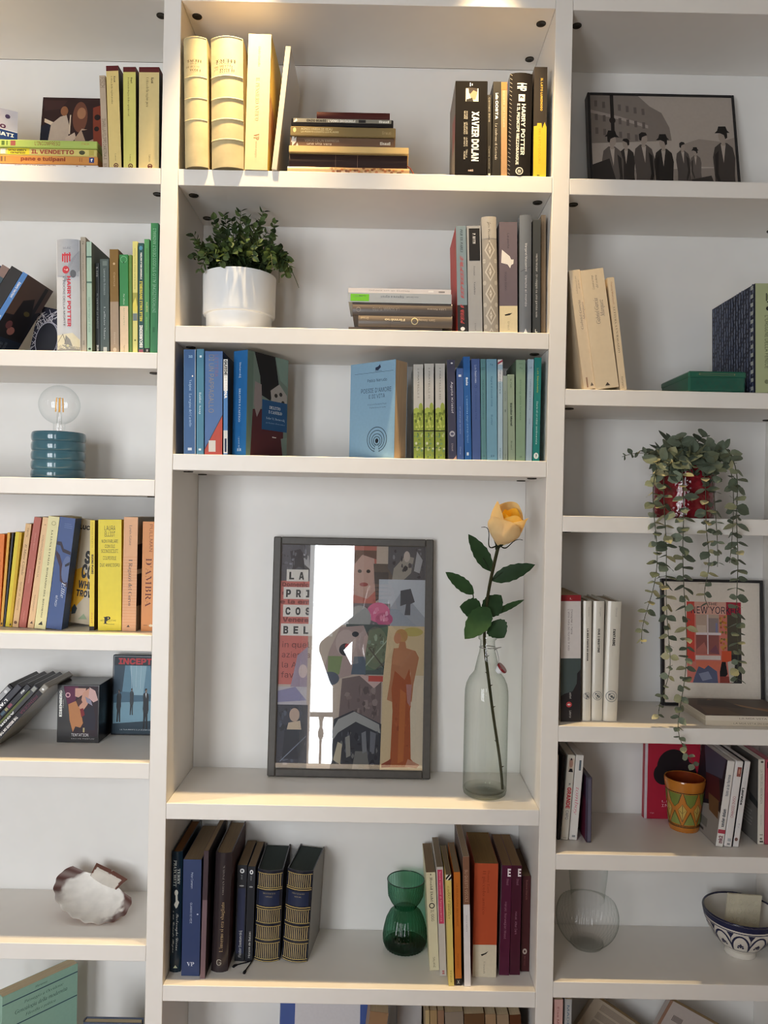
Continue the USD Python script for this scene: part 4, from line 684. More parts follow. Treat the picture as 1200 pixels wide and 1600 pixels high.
# its front cover faces left and to the room: near corner is cover / fore-edge
Mn = T(Xc, yy, ZB['C3'] + .0003) @ Rz(-an) @ T(0, 0, 0) @ Rz(-math.pi / 2) @ T(-th_, -wd, 0)
t = thing('book', 'light blue poetry paperback turned to show its front cover and tan page edges', 'book', GR, Mn)
book_parts(t, th_, hh, wd, 'paper', '7fa3bd', (), page='cdb190', rc=[('r', 0, 1, 0, 1, '83a7c0'), ('l', [(.1, .108), (.95, .108)], .0008, '46606e'), ('p', [(.56, .06), (.62, .05), (.66, .03), (.68, .06), (.62, .09), (.56, .088)], '1e2a44'), ('h', 'GUANDA', .55, .7, .092, .1, '1e2a44', 's'), ('h', 'Pablo Neruda', .38, .82, .175, .205, '33485a', 's'), ('h', "POESIE D'AMORE", .24, .92, .27, .315, '33485a', 's'), ('h', 'E DI VITA', .42, .78, .335, .375, '33485a', 's'), ('h', 'A cura di Roberto Paoli', .4, .82, .43, .445, '4a6274', 's'), ('h', 'Prefazione di Cafe', .44, .8, .465, .478, '4a6274', 's'),
    ('o', .62, .8, .22, .014, '3a5060'), ('o', .62, .805, .17, .014, '3a5060'), ('o', .62, .81, .12, .014, '3a5060'), ('o', .62, .815, .08, .014, '3a5060'), ('e', .62, .815, .035, .024, '141c24'), ('r', .58, .66, .87, .94, '83a7c0'), ('l', [(.6, .84), (.55, .93)], .0008, '3a5060'), ('l', [(.64, .84), (.69, .93)], .0008, '3a5060')])
gp = [('r', 0, 1, .475, 1, '8a9a3c'), ('e', .75, .46, .22, .05, '8c9a40'), ('e', .3, .5, .3, .04, '9aaa48')]
rg = random.Random(11)
for k in range(26): gp.append(('e', rg.uniform(.08, .92), rg.uniform(.5, .7), rg.uniform(.06, .16), rg.uniform(.008, .02), rg.choice(['5c6c22', 'b4bc5c', '6e7e2c', 'a4b050'])))
for k in range(26): gp.append(('e', rg.uniform(.08, .92), rg.uniform(.73, .98), rg.uniform(.05, .14), rg.uniform(.006, .016), rg.choice(['4e6a44', 'c4c8a0', '6c8a58', 'b0b878', '7a8a3a'])))
gp += [('r', .0, 1, .7, .712, '2c3018')]
for i, (a, b, tl) in enumerate([(646.4, 661.8, 645.8), (663.4, 678.4, 663.0), (680.2, 695.6, 679.8)]):
    B('C3', a, b, tl, [569.6, 568.4, 568.2][i], .008, 'paper', 'b4b2ac', ['leftmost', 'middle', 'rightmost'][i] + ' of three matching white paperbacks with green foliage on the lower spine', gp + [('d', ['I FRATELLI I', 'I FRATELLI II', 'I FRATELLI III'][i], .42, .58, .04, .36 + .01 * i, '7a7872', 's')], lc=[('r', 0, 1, 0, 1, '3c3a22'), ('r', 0, 1, 0, .47, '8a8880')], d=.125)
def b3(uL, uR, uT, vT, col, lab, sp, y=.006, **kw): B('C3', uL, uR, uT, vT, y, 'paper', col, lab, sp, d=.13, **kw)
b3(701.0, 713.6, 698.2, 562.4, '38384e', 'dark indigo paperback with a round grey mark low on its spine', [('d', 'Agota Kristof', .45, .7, .22, .54, 'd0d0d8', 's'), ('e', .5, .745, .35, .03, 'a8a8b0'), ('e', .5, .745, .2, .012, '50506a'), ('d', 'Einaudi', .4, .6, .84, .92, 'a8a0a0', 's'), ('p', [(.6, 1), (1, .96), (1, 1)], 'c09888'), ('e', .6, .035, .14, .008, 'd8d8dc')], lc=[('r', 0, 1, 0, 1, '8a8a84')])
b3(714.2, 725.0, 713.0, 575.6, '3d5a94', 'shorter blue paperback between the indigo and the bright blue ones', [('r', .3, .7, .07, .095, 'd0d8e8'), ('d', 'Un amore per bambini', .4, .6, .42, .72, '8aa0c8', 's'), ('d', 'Oscar', .4, .6, .86, .95, '8aa0c8', 's')])
b3(726.0, 737.0, 723.4, 557.6, '1f5a9c', 'bright blue paperback rising above its shorter blue neighbour', [('d', 'Solo', .35, .65, .2, .28, 'd8e4f0', 'b'), ('d', "L'assemblea degli animali feroci", .38, .62, .38, .84, '8ab4e0', 's'), ('r', .3, .6, .93, .96, 'd0dce8')])
b3(737.8, 751.2, 736.2, 561.0, '43598e', 'indigo blue paperback with a small circle under the author name', [('d', 'Luis Sepulveda', .4, .62, .06, .24, 'b8c4dc', 's'), ('o', .5, .275, .16, .04, '2c4078'), ('d', 'Il mondo alla fine', .42, .6, .32, .6, '30467a', 's')])
b3(751.8, 760.0, 750.6, 561.2, '57848a', 'grey-teal slim paperback left of the wider light blue one', [('r', .2, .8, .085, .09, '3a6068'), ('r', .2, .8, .1, .105, '3a6068'), ('d', 'Seta  Alessandro', .4, .62, .2, .6, '3a6068', 's'), ('h', 'CB', .3, .7, .955, .97, '2a4a50', 's')])
b3(760.4, 777.0, 759.6, 561.2, '6d9ab0', 'light steel blue paperback, widest of the pale ones', [('h', 'Fa', .35, .65, .045, .065, '34607a', 's'), ('d', 'Sogno di nuvole rosse', .44, .6, .17, .47, '34607a', 's'), ('d', 'Bunker', .44, .58, .55, .66, '34607a', 's'), ('h', 'E9', .4, .75, .95, .97, '2c4e60', 's')])
b3(777.6, 785.6, 777.6, 562.0, '9db6c4', 'pale blue slim paperback with red and white stripes at its head', [('r', 0, 1, 0, .05, 'e0dcd8'), ('p', [(0, .03), (1, 0), (1, .02), (0, .05)], '9a3a4c'), ('r', 0, 1, .1, .22, 'c8ccd0'), ('d', 'Tabucchi sostiene', .35, .65, .1, .34, '4a5a70', 's'), ('d', 'Feltrinelli', .35, .65, .88, .98, '5a7080', 's')])
b3(786.2, 793.2, 785.8, 587.4, '8a9890', 'short grey paperback left of the short sage one', [('d', 'Petrolio', .4, .62, .18, .3, '5a6862', 's'), ('d', 'B5', .4, .62, .4, .43, '4a5852', 'b'), ('d', 'Oscar', .4, .6, .92, .98, '4a5852', 's')])
b3(793.8, 805.0, 792.6, 585.2, '8c9c86', 'short sage paperback with a bold dark name, left of the tall sage one', [('d', 'M. Piotti', .4, .6, .05, .16, '4a5846', 's'), ('d', 'Sandor Marai', .38, .64, .33, .6, '38443a', 'b'), ('d', 'Braci', .4, .6, .77, .88, '4a5846', 's')])
b3(805.6, 820.6, 806.2, 562.6, '809a80', 'tall sage green paperback near the right end of the third centre shelf', [('h', 'Yu', .35, .7, .07, .09, '44604a', 's'), ('r', .3, .7, .035, .038, '44604a'), ('d', 'Shining della foresta', .42, .58, .19, .6, '5a765c', 's'), ('h', 'CB', .4, .65, .955, .97, '3a5040', 's')], lc=[('r', 0, 1, 0, 1, '5e705e')])
b3(821.4, 831.2, 823.8, 561.4, '9ab0be', 'pale grey-blue paperback left of the teal one', [('h', 'Lo', .3, .7, .07, .09, '4a6478', 's'), ('d', 'Lettera della mamma', .42, .6, .2, .5, '5a748a', 's'), ('d', 'Oscar', .42, .58, .58, .64, '5a748a', 's')])
b3(831.8, 843.0, 835.4, 558.8, '1a7a74', 'teal paperback with yellow-green author name at the right end of its shelf', [('d', 'Luis Sepulveda', .42, .66, .1, .34, 'a8b84a', 's'), ('d', 'Diario di un killer sentimentale', .4, .62, .42, .84, 'c8e0dc', 's'), ('e', .5, .95, .35, .03, 'e4e8e4'), ('p', [(.45, .93), (.6, .94), (.5, .975)], '1a3a38')])

GR = 'books on the fifth shelf of the centre column'
BP = '8f7a60'
B('C5', 264.6, 281.6, 268.4, 1331, 1519.5, 'hard', '10222e', 'blue-black hardback with white fantasy lettering, leftmost on its shelf', [('d', 'TERRY', .58, .82, .14, .27, 'b8bcb4', 'f'), ('d', 'PRATCHETT', .2, .5, .07, .29, 'b8bcb4', 'f'), ('e', .5, .34, .17, .025, 'c8c8bc'), ('p', [(.42, .34), (.6, .34), (.64, .4), (.78, .42), (.62, .46), (.5, .47), (.3, .44), (.46, .41)], 'c8c8bc'), ('d', 'Tartarughe Divine', .55, .78, .51, .82, 'aeb4ae', 'c'), ('d', 'e un Grande Regno', .22, .4, .49, .84, 'aeb4ae', 'c'), ('p', [(.32, .965), (.74, .965), (.54, .94)], 'a8ac90')], page='7a5230', d=.175)
B('C5', 283.0, 311.6, 287.0, 1343, 1525, 'paper', '24355e', 'wide navy blue paperback with a white foot monogram', [('d', 'Peter Cameron', .44, .56, .11, .25, 'a8b0c4', 's'), ('d', 'QUANDO SI VEDE', .42, .53, .37, .55, 'a8b0c4', 's'), ('e', .84, .47, .05, .006, 'c8ccd8'), ('h', 'VP', .3, .7, .88, .915, 'c4c8d4', 'f')], page=BP, d=.18)
B('C5', 312.4, 320.4, 318.4, 1329.5, 1529.5, 'paper', '38242a', 'slim dark maroon paperback with a mauve lower half', [('r', 0, 1, .385, 1, '6e565a')], rc=[('r', 0, 1, 0, 1, '1c1416'), ('r', 0, 1, .385, 1, '2e2022')], page=BP, d=.19)
B('C5', 328.6, 354.8, 336.2, 1333.5, 1520, 'hard', '2f2729', 'thick dark brown hardback with gilt upright title and a large foot initial', [('u', 'ORHAN PAMUK', .5, .62, .1, .35, '7a726a', 'n'), ('u', "L'inverno si era sbagliato", .46, .68, .41, .83, 'a89068', 'n'), ('h', 'G', .3, .66, .89, .94, '9a9488', 's')], rc=[('r', 0, 1, 0, 1, '3a1e1e')], page=BP, d=.175, bulge=.007)
for i, (a, b, tl, v, vb, lab) in enumerate([(366.0, 381.4, 371.0, 1352, 1502, 'left of two small black paperbacks with white round marks, left of the gilt volumes'), (382.2, 394.4, 387.2, 1354, 1503, 'right of two small black paperbacks with white round marks, against the gilt volumes')]):
    t = B('C5', a, b, tl, v, vb, 'paper', '10121a', lab, [('r', .12, .9, .24, .92, ['1e2440', '10121a'][i]), ('e', .5, .06, .24, .024, 'd8d8d8'), ('e', .5, .06, .1, .01, '30343c'), ('d', 'gli oscar', .42, .58, .1, .15, '9a9c9c', 's'), ('e', .5, .215, .25, .008, '9a9a98'), ('u', ['Fiodor Dostoevskij', 'Honore de Balzac'][i], .4, .66, .68, .96, 'c8c8c4', 's')], page=BP, d=.13)
    gx, gy, _ = ground([364, 381][i], [1512, 1522][i], ZB['C5']); sx, sy, _ = ground([392, 393.5][i], [1502, 1503][i], ZB['C5'])
    Mi = np.linalg.inv(np.array(t.GetAttribute('xformOp:transform').Get()).T)
    rp = spline([(sx, sy + .012, ZB['C5'] + .004), (sx, sy - .003, ZB['C5'] + .003), ((sx + gx) / 2, (sy + gy) / 2, ZB['C5'] + .0022), (gx, gy, ZB['C5'] + .0015)], 14)
    q = (np.c_[rp, np.ones(14)] @ Mi.T)[:, :3]
    obj('ribbon', tube(q, np.r_[np.full(11, .0012), .0025, .0032, .0028][:14], 6), 'cloth_cover', t, lin('0e0e12'), smooth=True, label='black ribbon bookmark hanging out at the foot')
for i, (a, b, tl, v, vb, lab) in enumerate([(395.2, 436.0, 401.4, 1361, 1504, 'left of two navy leather volumes with gilt barred spines'), (437.4, 479.2, 446.8, 1363, 1506, 'right of two navy leather volumes with gilt barred spines, ending the row')]):
    sp = []
    for (u0, u1) in ((.02, .3), (.62, .0), ):
        pass
    for (t0, t1) in ((.035, .315), (.49, .655), (.69, .85), (.885, .985)) if False else ((.03, .19), (.42, .575), (.605, .76), (.79, .97)):
        n = 12
        for k in range(n): s = .05 + .9 * (k + .5) / n; sp.append(('r', s - .014, s + .014, t0 + .012, t1 - .012, 'b09c6c'))
        sp += [('r', .02, .98, t0, t0 + .008, 'b49c62'), ('r', .02, .98, t1 - .008, t1, 'b49c62')]
    sp += [('r', .1, .9, .225, .385, '1a2440'), ('r', .02, .98, .2, .21, 'b49c62'), ('r', .02, .98, .395, .405, 'b49c62'), ('h', 'DEI VIAGGI', .26, .74, .24, .255, '9a8c68', 'n'), ('h', 'OPERE', .36, .64, .275, .29, '9a8c68', 'n'), ('r', .02, .98, .985, .993, 'b49c62')]
    B('C5', a, b, tl, v, vb, 'hard', '22242e', lab, sp, page='3d4644', d=.15 if i == 0 else .138, bulge=.010, yaw=-rad(7) if i else 0, rc=[('r', 0, 1, 0, 1, '2c2a2a')] if i == 0 else [('r', 0, 1, 0, 1, '8f8c88')])
# right of the shelf
B('C5', 671.2, 686.4, 665.2, 1363.5, 1517, 'paper', 'cfc6a4', 'cream paperback with dark upright title beside the green vase', [('d', 'Roald Dahl', .38, .68, .05, .3, '2a281f', 'n'), ('o', .5, .34, .3, .1, '2a281f'), ('d', 'IL GGG', .38, .68, .38, .5, '2a281f', 's'), ('d', 'SALANI', .4, .62, .86, .97, '6a6450', 's'), ('r', .45, .55, .015, .03, '2a281f')], page=BP, d=.15)
B('C5', 687.4, 698.0, 681.8, 1355, 1525.5, 'paper', 'b9b3ac', 'pale grey paperback with a pink-red title panel', [('r', .12, .88, .025, .52, 'b83a5c'), ('d', 'Nove racconti di fantascienza', .36, .62, .04, .5, 'e0a0a8', 's'), ('h', 'II', .35, .7, .95, .98, 'a83038', 'b')], page='9a8a74', d=.155)
B('C5', 700.8, 709.8, 696.2, 1367, 1541, 'paper', 'd6bf6c', 'slim yellow paperback with black and white chevrons at its head', [('r', 0, 1, 0, .05, 'dcd8c8'), ('p', [(0, .03), (.5, 0), (.9, 0), (0, .05)], '1c1a18'), ('p', [(.3, .05), (1, .01), (1, .035), (.7, .05)], '1c1a18'), ('d', 'KATE ATKINSON', .55, .78, .16, .36, '7a6a2c', 's'), ('d', 'CARACT BREAST', .25, .5, .1, .4, '6a5a24', 's'), ('d', 'Einaudi', .35, .62, .86, .97, '7a6a2c', 's')], page='8a7860', d=.145)
B('C5', 711.2, 721.6, 708.8, 1363, 1540, 'paper', 'bf6a20', 'orange paperback with a black foot, left of the brown and white one', [('d', 'LA SOLITUDINE DEI NUMERI', .36, .62, .1, .48, '8a4410', 's'), ('d', 'Feltrinelli', .38, .6, .72, .85, '8a4410', 's'), ('r', 0, 1, .94, 1, '18161a'), ('h', 'X', .3, .7, .955, .985, 'd0ccc4', 's')], rc=[('r', 0, 1, 0, 1, '5a3418')], page='9a8468', d=.15)
B('C5', 725.2, 735.8, 722.8, 1338.5, 1541.5, 'paper', 'ded8d6', 'tall slim paperback, brown above and white below, left of the thick orange-red one', [('r', 0, 1, 0, .37, '7e5640'), ('d', 'SU QUESTI VICOLI', .3, .72, .1, .35, 'c8a890', 's'), ('d', 'laurana editore', .42, .6, .45, .58, '9a9490', 's')], lc=[('r', 0, 1, 0, 1, '4e3a30')], page='a8947c', d=.19)
B('C5', 737.8, 775.2, 741.2, 1349, 1527, 'paper', 'b34c2a', 'very thick orange-red paperback with a cream foot and a bird mark', [('r', 0, 1, .715, 1, 'cfc4ac'), ('d', 'Donna Tartt', .55, .66, .06, .26, '8a3418', 'n'), ('d', 'Il piccolo amico', .36, .5, .06, .45, '8a3418', 'n'), ('p', [(.34, .8), (.5, .79), (.66, .77), (.56, .795), (.38, .815)], '1c1814'), ('d', 'Einaudi', .46, .54, .86, .97, '8a8070', 'n')], page='86693f', d=.165)
B('C5', 779.6, 795.4, 784.4, 1352.5, 1524, 'paper', '4e1130', 'left of two dark purple paperbacks with a white block initial at the head', [('h', 'E', .55, .92, .03, .1, 'e0d8d8', 'b'), ('d', 'Einaudi', .5, .72, .12, .18, '9a6a7c', 's'), ('d', 'Haruki  Norwegian Wood', .38, .6, .33, .67, '9a6a7c', 's')], lc=[('r', 0, 1, 0, 1, '8a8288')], page='86694a', d=.165)
B('C5', 796.2, 812.2, 799.2, 1352.5, 1523.5, 'paper', '420e24', 'right of two dark purple paperbacks with a white block initial at the head', [('h', 'E', .6, .95, .03, .1, 'e0d8d8', 'b'), ('d', 'Einaudi', .5, .72, .12, .18, '9a6a7c', 's'), ('d', 'Haruki  After Dark', .42, .62, .42, .63, '9a6a7c', 's')], page='86694a', d=.165)
B('C5', 813.0, 826.8, 816.2, 1369, 1518, 'paper', '3f1216', 'dark red paperback with a small round mark, rightmost on its shelf', [('d', 'Romano Bilenchi', .45, .62, .04, .25, '8a5a54', 's'), ('e', .45, .79, .26, .03, 'b0a094'), ('e', .45, .79, .1, .012, '3f1216'), ('d', 'Bur rizzoli', .4, .55, .84, .94, '7a4a48', 's')], page='6e5640', d=.14)

GR = 'books on the lowest shelf of the centre column'
def low(uL, uR, col, lab, dy=.03, lean=0, htop=-1.07, kind='paper', d=.14, **kw):
    z = ZB['C6']; y = dy; X0, X1 = x_on(uL, y, htop + ZO), x_on(uR, y, htop + ZO)
    h = htop + ZO - z
    t = thing('book', lab, 'book', GR, T((X1 if lean > 0 else X0) - (h * math.tan(lean)), y, z + .0004) @ Ry(lean) @ T(-(X1 - X0 - .0006) if lean > 0 else 0, 0, 0))
    book_parts(t, X1 - X0 - .0006, h, d, kind, col, (), **kw)
z = ZB['C6']; yb = .15
Xa, Xb = x_on(435.5, yb, z + .3), x_on(575, yb, z + .3)
M = T(Xa, yb, z + .0004) @ T(0, .018, 0) @ Rx(-rad(6)) @ T(0, -.018, 0) @ Rz(-math.pi / 2) @ T(-.018, 0, 0)
t = thing('book', 'large blue book with gold stars and a white panel, at the bottom edge', 'book', GR, M)
book_parts(t, .018, .345, Xb - Xa, 'hard', '3f5590', (), rc=[('r', .165, .915, 0, 1, 'c9c6c8'), ('e', .3, .17, .055, .022, 'd0a838'), ('h', 'UNA STORIA PER OGNI SERA', .34, .62, .125, .132, '6a6878', 's')] + [('e', s, t_, .012, .006, 'c8b868') for s, t_ in ((.06, .1), (.12, .16), (.05, .22), (.95, .15), (.96, .2))])
low(578, 607, '8a6a4c', 'tan hardback beside the blue book at the bottom of the centre column', .02, rad(6), d=.115)
low(622, 660, 'a8a5a4', 'pale grey book standing free at the bottom of the centre column', .12, d=.1)
low(664.5, 671, 'b09a70', 'slim straw coloured paperback, leftmost of the bottom row right of the grey book', .03, rad(-2))
low(671.6, 683, '9a7f58', 'tan paperback, second of the bottom row right of the grey book', .03, rad(-2))
low(683.6, 694, '8a6a52', 'brown paperback, third of the bottom row right of the grey book', .03, rad(-2))
low(695, 724, '85786a', 'grey-brown thick book, fourth of the bottom row right of the grey book', .025, rad(-3))
low(725, 757, '5e4229', 'dark brown thick book, fifth of the bottom row right of the grey book', .02, rad(-3))
low(758, 775, '94785a', 'light tan book, sixth of the bottom row right of the grey book', .02, rad(-3))
low(776, 795, '8f7a62', 'beige-brown book, seventh of the bottom row right of the grey book', .02, rad(-4))
low(796, 814, '553019', 'reddish brown book, last of the bottom row against the upright', .02, rad(-4))
# ---------------------------------------------------------------- right column
def picture(name, label, cat_, M, w, h, th, fr, frame_mat, prints, glass=False, mat_=None, depth=.004, bevel=.001):
    """A picture standing at its lower left front corner: frame of width fr, printed sheet, maybe glass."""
    t = thing(name, label, cat_, None, M)
    f = [cbox(0, fr, 0, th, 0, h, bevel), cbox(w - fr, w, 0, th, 0, h, bevel), cbox(fr, w - fr, 0, th, 0, fr, bevel), cbox(fr, w - fr, 0, th, h - fr, h, bevel)]
    for nm, m in zip(('frame_rail',) * 4, f): obj(nm, m, frame_mat, t)
    obj('backing', cbox(fr * .6, w - fr * .6, depth + .002, th - .001, fr * .6, h - fr * .6, .0003), 'black_frame', t)
    W, H = w - 2 * fr, h - 2 * fr; P = Print(W, H); P.run(prints)
    m, c = P.place(lambda V: np.c_[V[:, 0] + fr, depth + .0014 - V[:, 2] * .3, V[:, 1] + fr]); obj('print', oriented(m, (0, -1, 0)), 'ink', t, c)
    if glass: obj('glass', cbox(fr * .9, w - fr * .9, depth - .0022, depth - .0006, fr * .9, h - fr * .9, .0002), 'picture_glass', t)
    return t
yb = .142; X0 = x_on(924.5, yb, ZB['R1']); wd = .352; hg = .296
G1 = ['8f8780', '2a2624', '1c1918', '6b635d', '4a4441', 'a69c94', 'b3a9a0']
pr = [('r', 0, 1, 0, 1, 'a2988f'), ('p', [(0, 0), (.34, 0), (.42, .1), (.5, .16), (.55, .3), (.56, .42), (.3, .44), (0, .46)], '776e67'), ('p', [(0, .14), (.2, .2), (.4, .28), (.4, .31), (.2, .23), (0, .17)], '978d85')]
rg = random.Random(5)
for i in range(7):
    for j in range(3): pr.append(('r', .03 + i * .055, .05 + i * .055, .05 + j * .13 + i * .012, .11 + j * .13 + i * .012, '5d5550'))
pr += [('p', [(.62, .46), (.75, .4), (.9, .42), (1, .38), (1, .66), (.6, .66)], '8b8179'), ('p', [(0, .72), (1, .66), (1, 1), (0, 1)], '857b73'), ('r', .14, .165, 0, .46, '1d1a19'), ('e', .152, .24, .022, .03, '1d1a19')]
for s_, t_, k_, c1, c2, tn, ht in ((.63, .44, .8, '4a4441', '2a2624', 1, 0), (.72, .5, .62, '5c544f', '3a3532', -1, 1), (.24, .42, .95, '2a2624', '1c1918', -1, 0), (.36, .36, 1.15, '4c4541', '1a1716', 1, 0), (.5, .4, 1.1, '221f1d', '161312', -1, 1), (.14, .38, 1.2, '5a524d', '2a2624', 1, 1), (.92, .32, 1.25, '3c3633', '201d1c', -1, 1)): pr += walker(s_, t_, k_, c1, c2, tn, ht)
pr += [('p', [(.0, .66), (.12, .6), (.16, .8), (.12, 1), (0, 1)], '2c2826'), ('e', .79, .86, .03, .07, '242120'), ('e', .7, .87, .025, .06, '242120'), ('p', [(.68, .78), (.82, .74), (.84, .82), (.7, .86)], '332f2d')]
picture('framed_photograph', 'black-edged grey street photograph leaning at the back of the top right shelf', 'picture', T(X0, yb, ZB['R1'] + .0004) @ T(0, .026, 0) @ Rx(-rad(11.5)) @ T(0, -.026, 0), wd, hg, .026, .006, 'black_frame', pr, depth=.0012)

GR = 'books on the second shelf of the right column'
B('R2', 912.5, 930.4, 888.6, 423.2, .008, 'paper', 'd2bfa2', 'leftmost of three leaning cream paperbacks, resting against the upright', [('u', 'Gabriel Garcia', .44, .66, .25, .5, '8a7c74', 'i'), ('u', 'Marquez', .74, .92, .27, .42, '8a7c74', 'i'), ('u', "Dell'amore e di altri", .44, .56, .05, .2, '9a8a78', 'i'), ('u', 'demoni', .66, .78, .08, .16, '9a8a78', 'i'), ('p', [(.62, .975), (.9, .975), (.76, .945)], '5a5048'), ('r', .28, .42, .9, .985, '9a7a64')], d=.14)
B('R2', 931.0, 968.0, 906.2, 423.2, .004, 'paper', 'd6c3a4', 'widest of three leaning cream paperbacks, in the middle', [('u', 'Gabriel Garcia', .4, .58, .24, .46, '857870', 'i'), ('u', 'Marquez', .62, .8, .26, .4, '857870', 'i'), ('u', "L'amore ai tempi", .42, .52, .05, .17, '8f8070', 'i'), ('u', 'del colera', .58, .68, .05, .16, '8f8070', 'i'), ('p', [(.42, .978), (.64, .978), (.53, .95)], '4a423a')], d=.145)
B('R2', 968.8, 979.8, 948.6, 434.2, .006, 'paper', 'd4c0a0', 'slimmest of three leaning cream paperbacks, on the right', [('d', 'Franco Marcoaldi', .4, .62, .04, .24, 'a8775c', 's'), ('d', 'LETTERA A UN RAGAZZO', .36, .66, .26, .67, '6e6254', 'n'), ('d', 'Bompiani', .4, .62, .88, .98, '7a6a58', 's')], d=.13)
# green tin
X0 = x_on(1076, .004, ZB['R2']); X1 = x_on(1167, .004, ZB['R2']); zt = at(1120, 580, .004)[2] - ZB['R2']; w = X1 - X0
t = thing('tin_box', 'flat dark green lidded tin box in front of the blue patterned volume', 'box', None, T(X0, .006, ZB['R2'] + .0003))
obj('body', cbox(.001, w - .001, .001, .164, 0, zt * .78, .004), 'glaze', t, lin('1d5a4c'), smooth=30)
obj('lid', cbox(0, w, 0, .165, zt * .68, zt, .003), 'glaze', t, lin('23614f'), smooth=30)
P = Print(w, zt); ds = [('r', .18, .8, .1, .2, '6f7a58'), ('r', .2, .78, .115, .185, '2a5a48')]
for k in range(6):
    for j in range(2): s_, t_ = .16 + k * .13 + j * .06, .55 + j * .2; ds += [('l', [(s_ - .03, t_ - .09), (s_ + .03, t_ + .09)], .0008, '17483c'), ('l', [(s_ - .03, t_ + .09), (s_ + .03, t_ - .09)], .0008, '17483c')]
P.run(ds); m, c = P.place(lambda V: np.c_[V[:, 0], -V[:, 2] - .0001, V[:, 1]]); obj('front_print', oriented(m, (0, -1, 0)), 'ink', t, c)
rg = random.Random(9); pt = [('r', 0, 1, 0, 1, '23283a')]
for i in range(17):
    for j in range(22):
        s_, t_ = (i + .5 + .12 * (j % 2)) / 17, (j + .5) / 22 + .02 * math.sin(i); big = (i + j) % 4 < 2
        pt.append(('e', s_, t_, .018 if big else .014, .03 if big else .014, rg.choice(['59627a', '4c5670', '646c80']), 8))
for j in range(13): pt.append(('r', .93, .985, j / 13 + .015, j / 13 + .05, 'aab0ac'))
B('R2', 1180.4, 1222, 1180.0, 443.0, .002, 'hard', 'a8b28a', 'tall sage green volume with a blue drop-patterned cover, cut by the right picture edge', [('e', .48, .17, .05, .006, '2a2c22'), ('r', .4, .44, .09, .16, '3a3c30'), ('r', .46, .5, .1, .15, '3a3c30'), ('e', .46, .23, .06, .018, '2e3028'), ('d', "L'ORIGINE DELLA FENICE", .36, .5, .29, .78, '50543e', 's'), ('e', .42, .9, .08, .02, '7a8062')], lc=pt, d=.215, bulge=0)

GR = 'books on the fourth shelf of the right column'
B('R4', 875.6, 907.4, 876.0, 930.0, 1128, 'paper', 'd2cac4', 'thick paperback with red head, white middle and dark slate foot', [('r', 0, 1, 0, .048, '8e1e26'), ('r', 0, 1, .5, 1, '45504e'), ('p', [(1, .585), (.82, .62), (.8, .7), (.6, .76), (.2, .78), (0, .8), (0, 1), (1, 1)], '242022'), ('d', 'Christopher J. Farina', .5, .6, .11, .31, '6a5e5c', 's'), ('d', "L'altra meta del mondo in volo", .36, .46, .11, .44, '7a6e6c', 's'), ('e', .42, .865, .14, .022, 'b03a3e'), ('h', 'e', .34, .5, .855, .872, 'e8dcd8', 'b'), ('d', 'editori', .44, .54, .77, .82, 'c0bab4', 's'), ('d', 'Laterza', .44, .54, .91, .97, 'c0bab4', 's'), ('h', 'L', .44, .56, .02, .035, 'd8b8b4', 'f')], rc=[('r', 0, 1, 0, 1, 'c8c0ba')], page='ab967a', d=.16)
for i, (a, b, tl, v, vb, ti, ta, au) in enumerate([(910.2, 923.6, 912.0, 939.2, 1127, 'LA MIA PARTE DI GIOIA', .5, 'Morante'), (924.2, 941.6, 928.9, 939.4, 1126.5, 'DUE I DESTINI', .43, 'Singer'), (943.2, 964.8, 950.6, 940.0, 1128, 'FANTASMI', .37, 'Grossi')]):
    B('R4', a, b, tl, v, vb, 'hard', 'd8d2c4', ['slimmest, leftmost', 'middle', 'widest, rightmost'][i] + ' of three matching white hardbacks with a grey round emblem', [('d', au, .55, .7, .05, .13, 'a8a298', 's'), ('d', ti, .42, .6, .23, ta, '3a3632', 'b')] + [('o', .5, .79, .42, .05, '8a8a88'), ('o', .5, .79, .26, .06, '9a9a96'), ('e', .5, .79, .1, .01, '5a5c5c'), ('e', .34, .775, .08, .007, '6a6c6c'), ('e', .64, .8, .09, .008, '6a6c6c'), ('e', .42, .81, .07, .006, '7a7c7c')], page='a8967e', d=.14)
xx, yb, _ = ground(1034, 1101, ZB['R4']); yb = min(yb, .19); X0 = x_on(1034.5, yb, ZB['R4']); wd = x_on(1195, yb, ZB['R4']) - X0
hg = .3; 
for _ in range(5): hg += (at(1037, 904.8, min(yb + hg * math.sin(rad(4)), .225))[2] - ZB['R4'] - hg * math.cos(rad(4)))
pr = [('r', 0, 1, 0, 1, 'd9cfc2'), ('r', .24, .805, .165, .835, 'c87468'), ('r', .24, .32, .165, .66, 'c2483c'), ('r', .32, .65, .165, .27, 'd0a090'), ('r', .65, .805, .165, .27, '9a2436'), ('r', .335, .575, .27, .42, 'b49c8c'), ('r', .345, .44, .36, .42, 'c8b4a4'), ('r', .45, .57, .3, .42, '8f7f7c'), ('r', .54, .56, .34, .42, '7a7ca0'), ('r', .335, .595, .42, .44, 'd8cdd0'), ('r', .335, .575, .44, .6, '8c5450'), ('p', [(.34, .56), (.42, .5), (.47, .6), (.34, .6)], 'b06a60'), ('p', [(.47, .58), (.54, .52), (.58, .6)], '7a4a58'), ('r', .45, .465, .27, .6, 'cfc0c0'), ('r', .33, .59, .61, .645, 'd0c2bc'), ('r', .335, .6, .655, .73, 'd07058')]
rg = random.Random(21)
for k in range(40): pr.append(('e', rg.uniform(.59, .66), rg.uniform(.28, .56), .012, .01, rg.choice(['b87830', 'a05838', '7a6a38', 'c08a48'])))
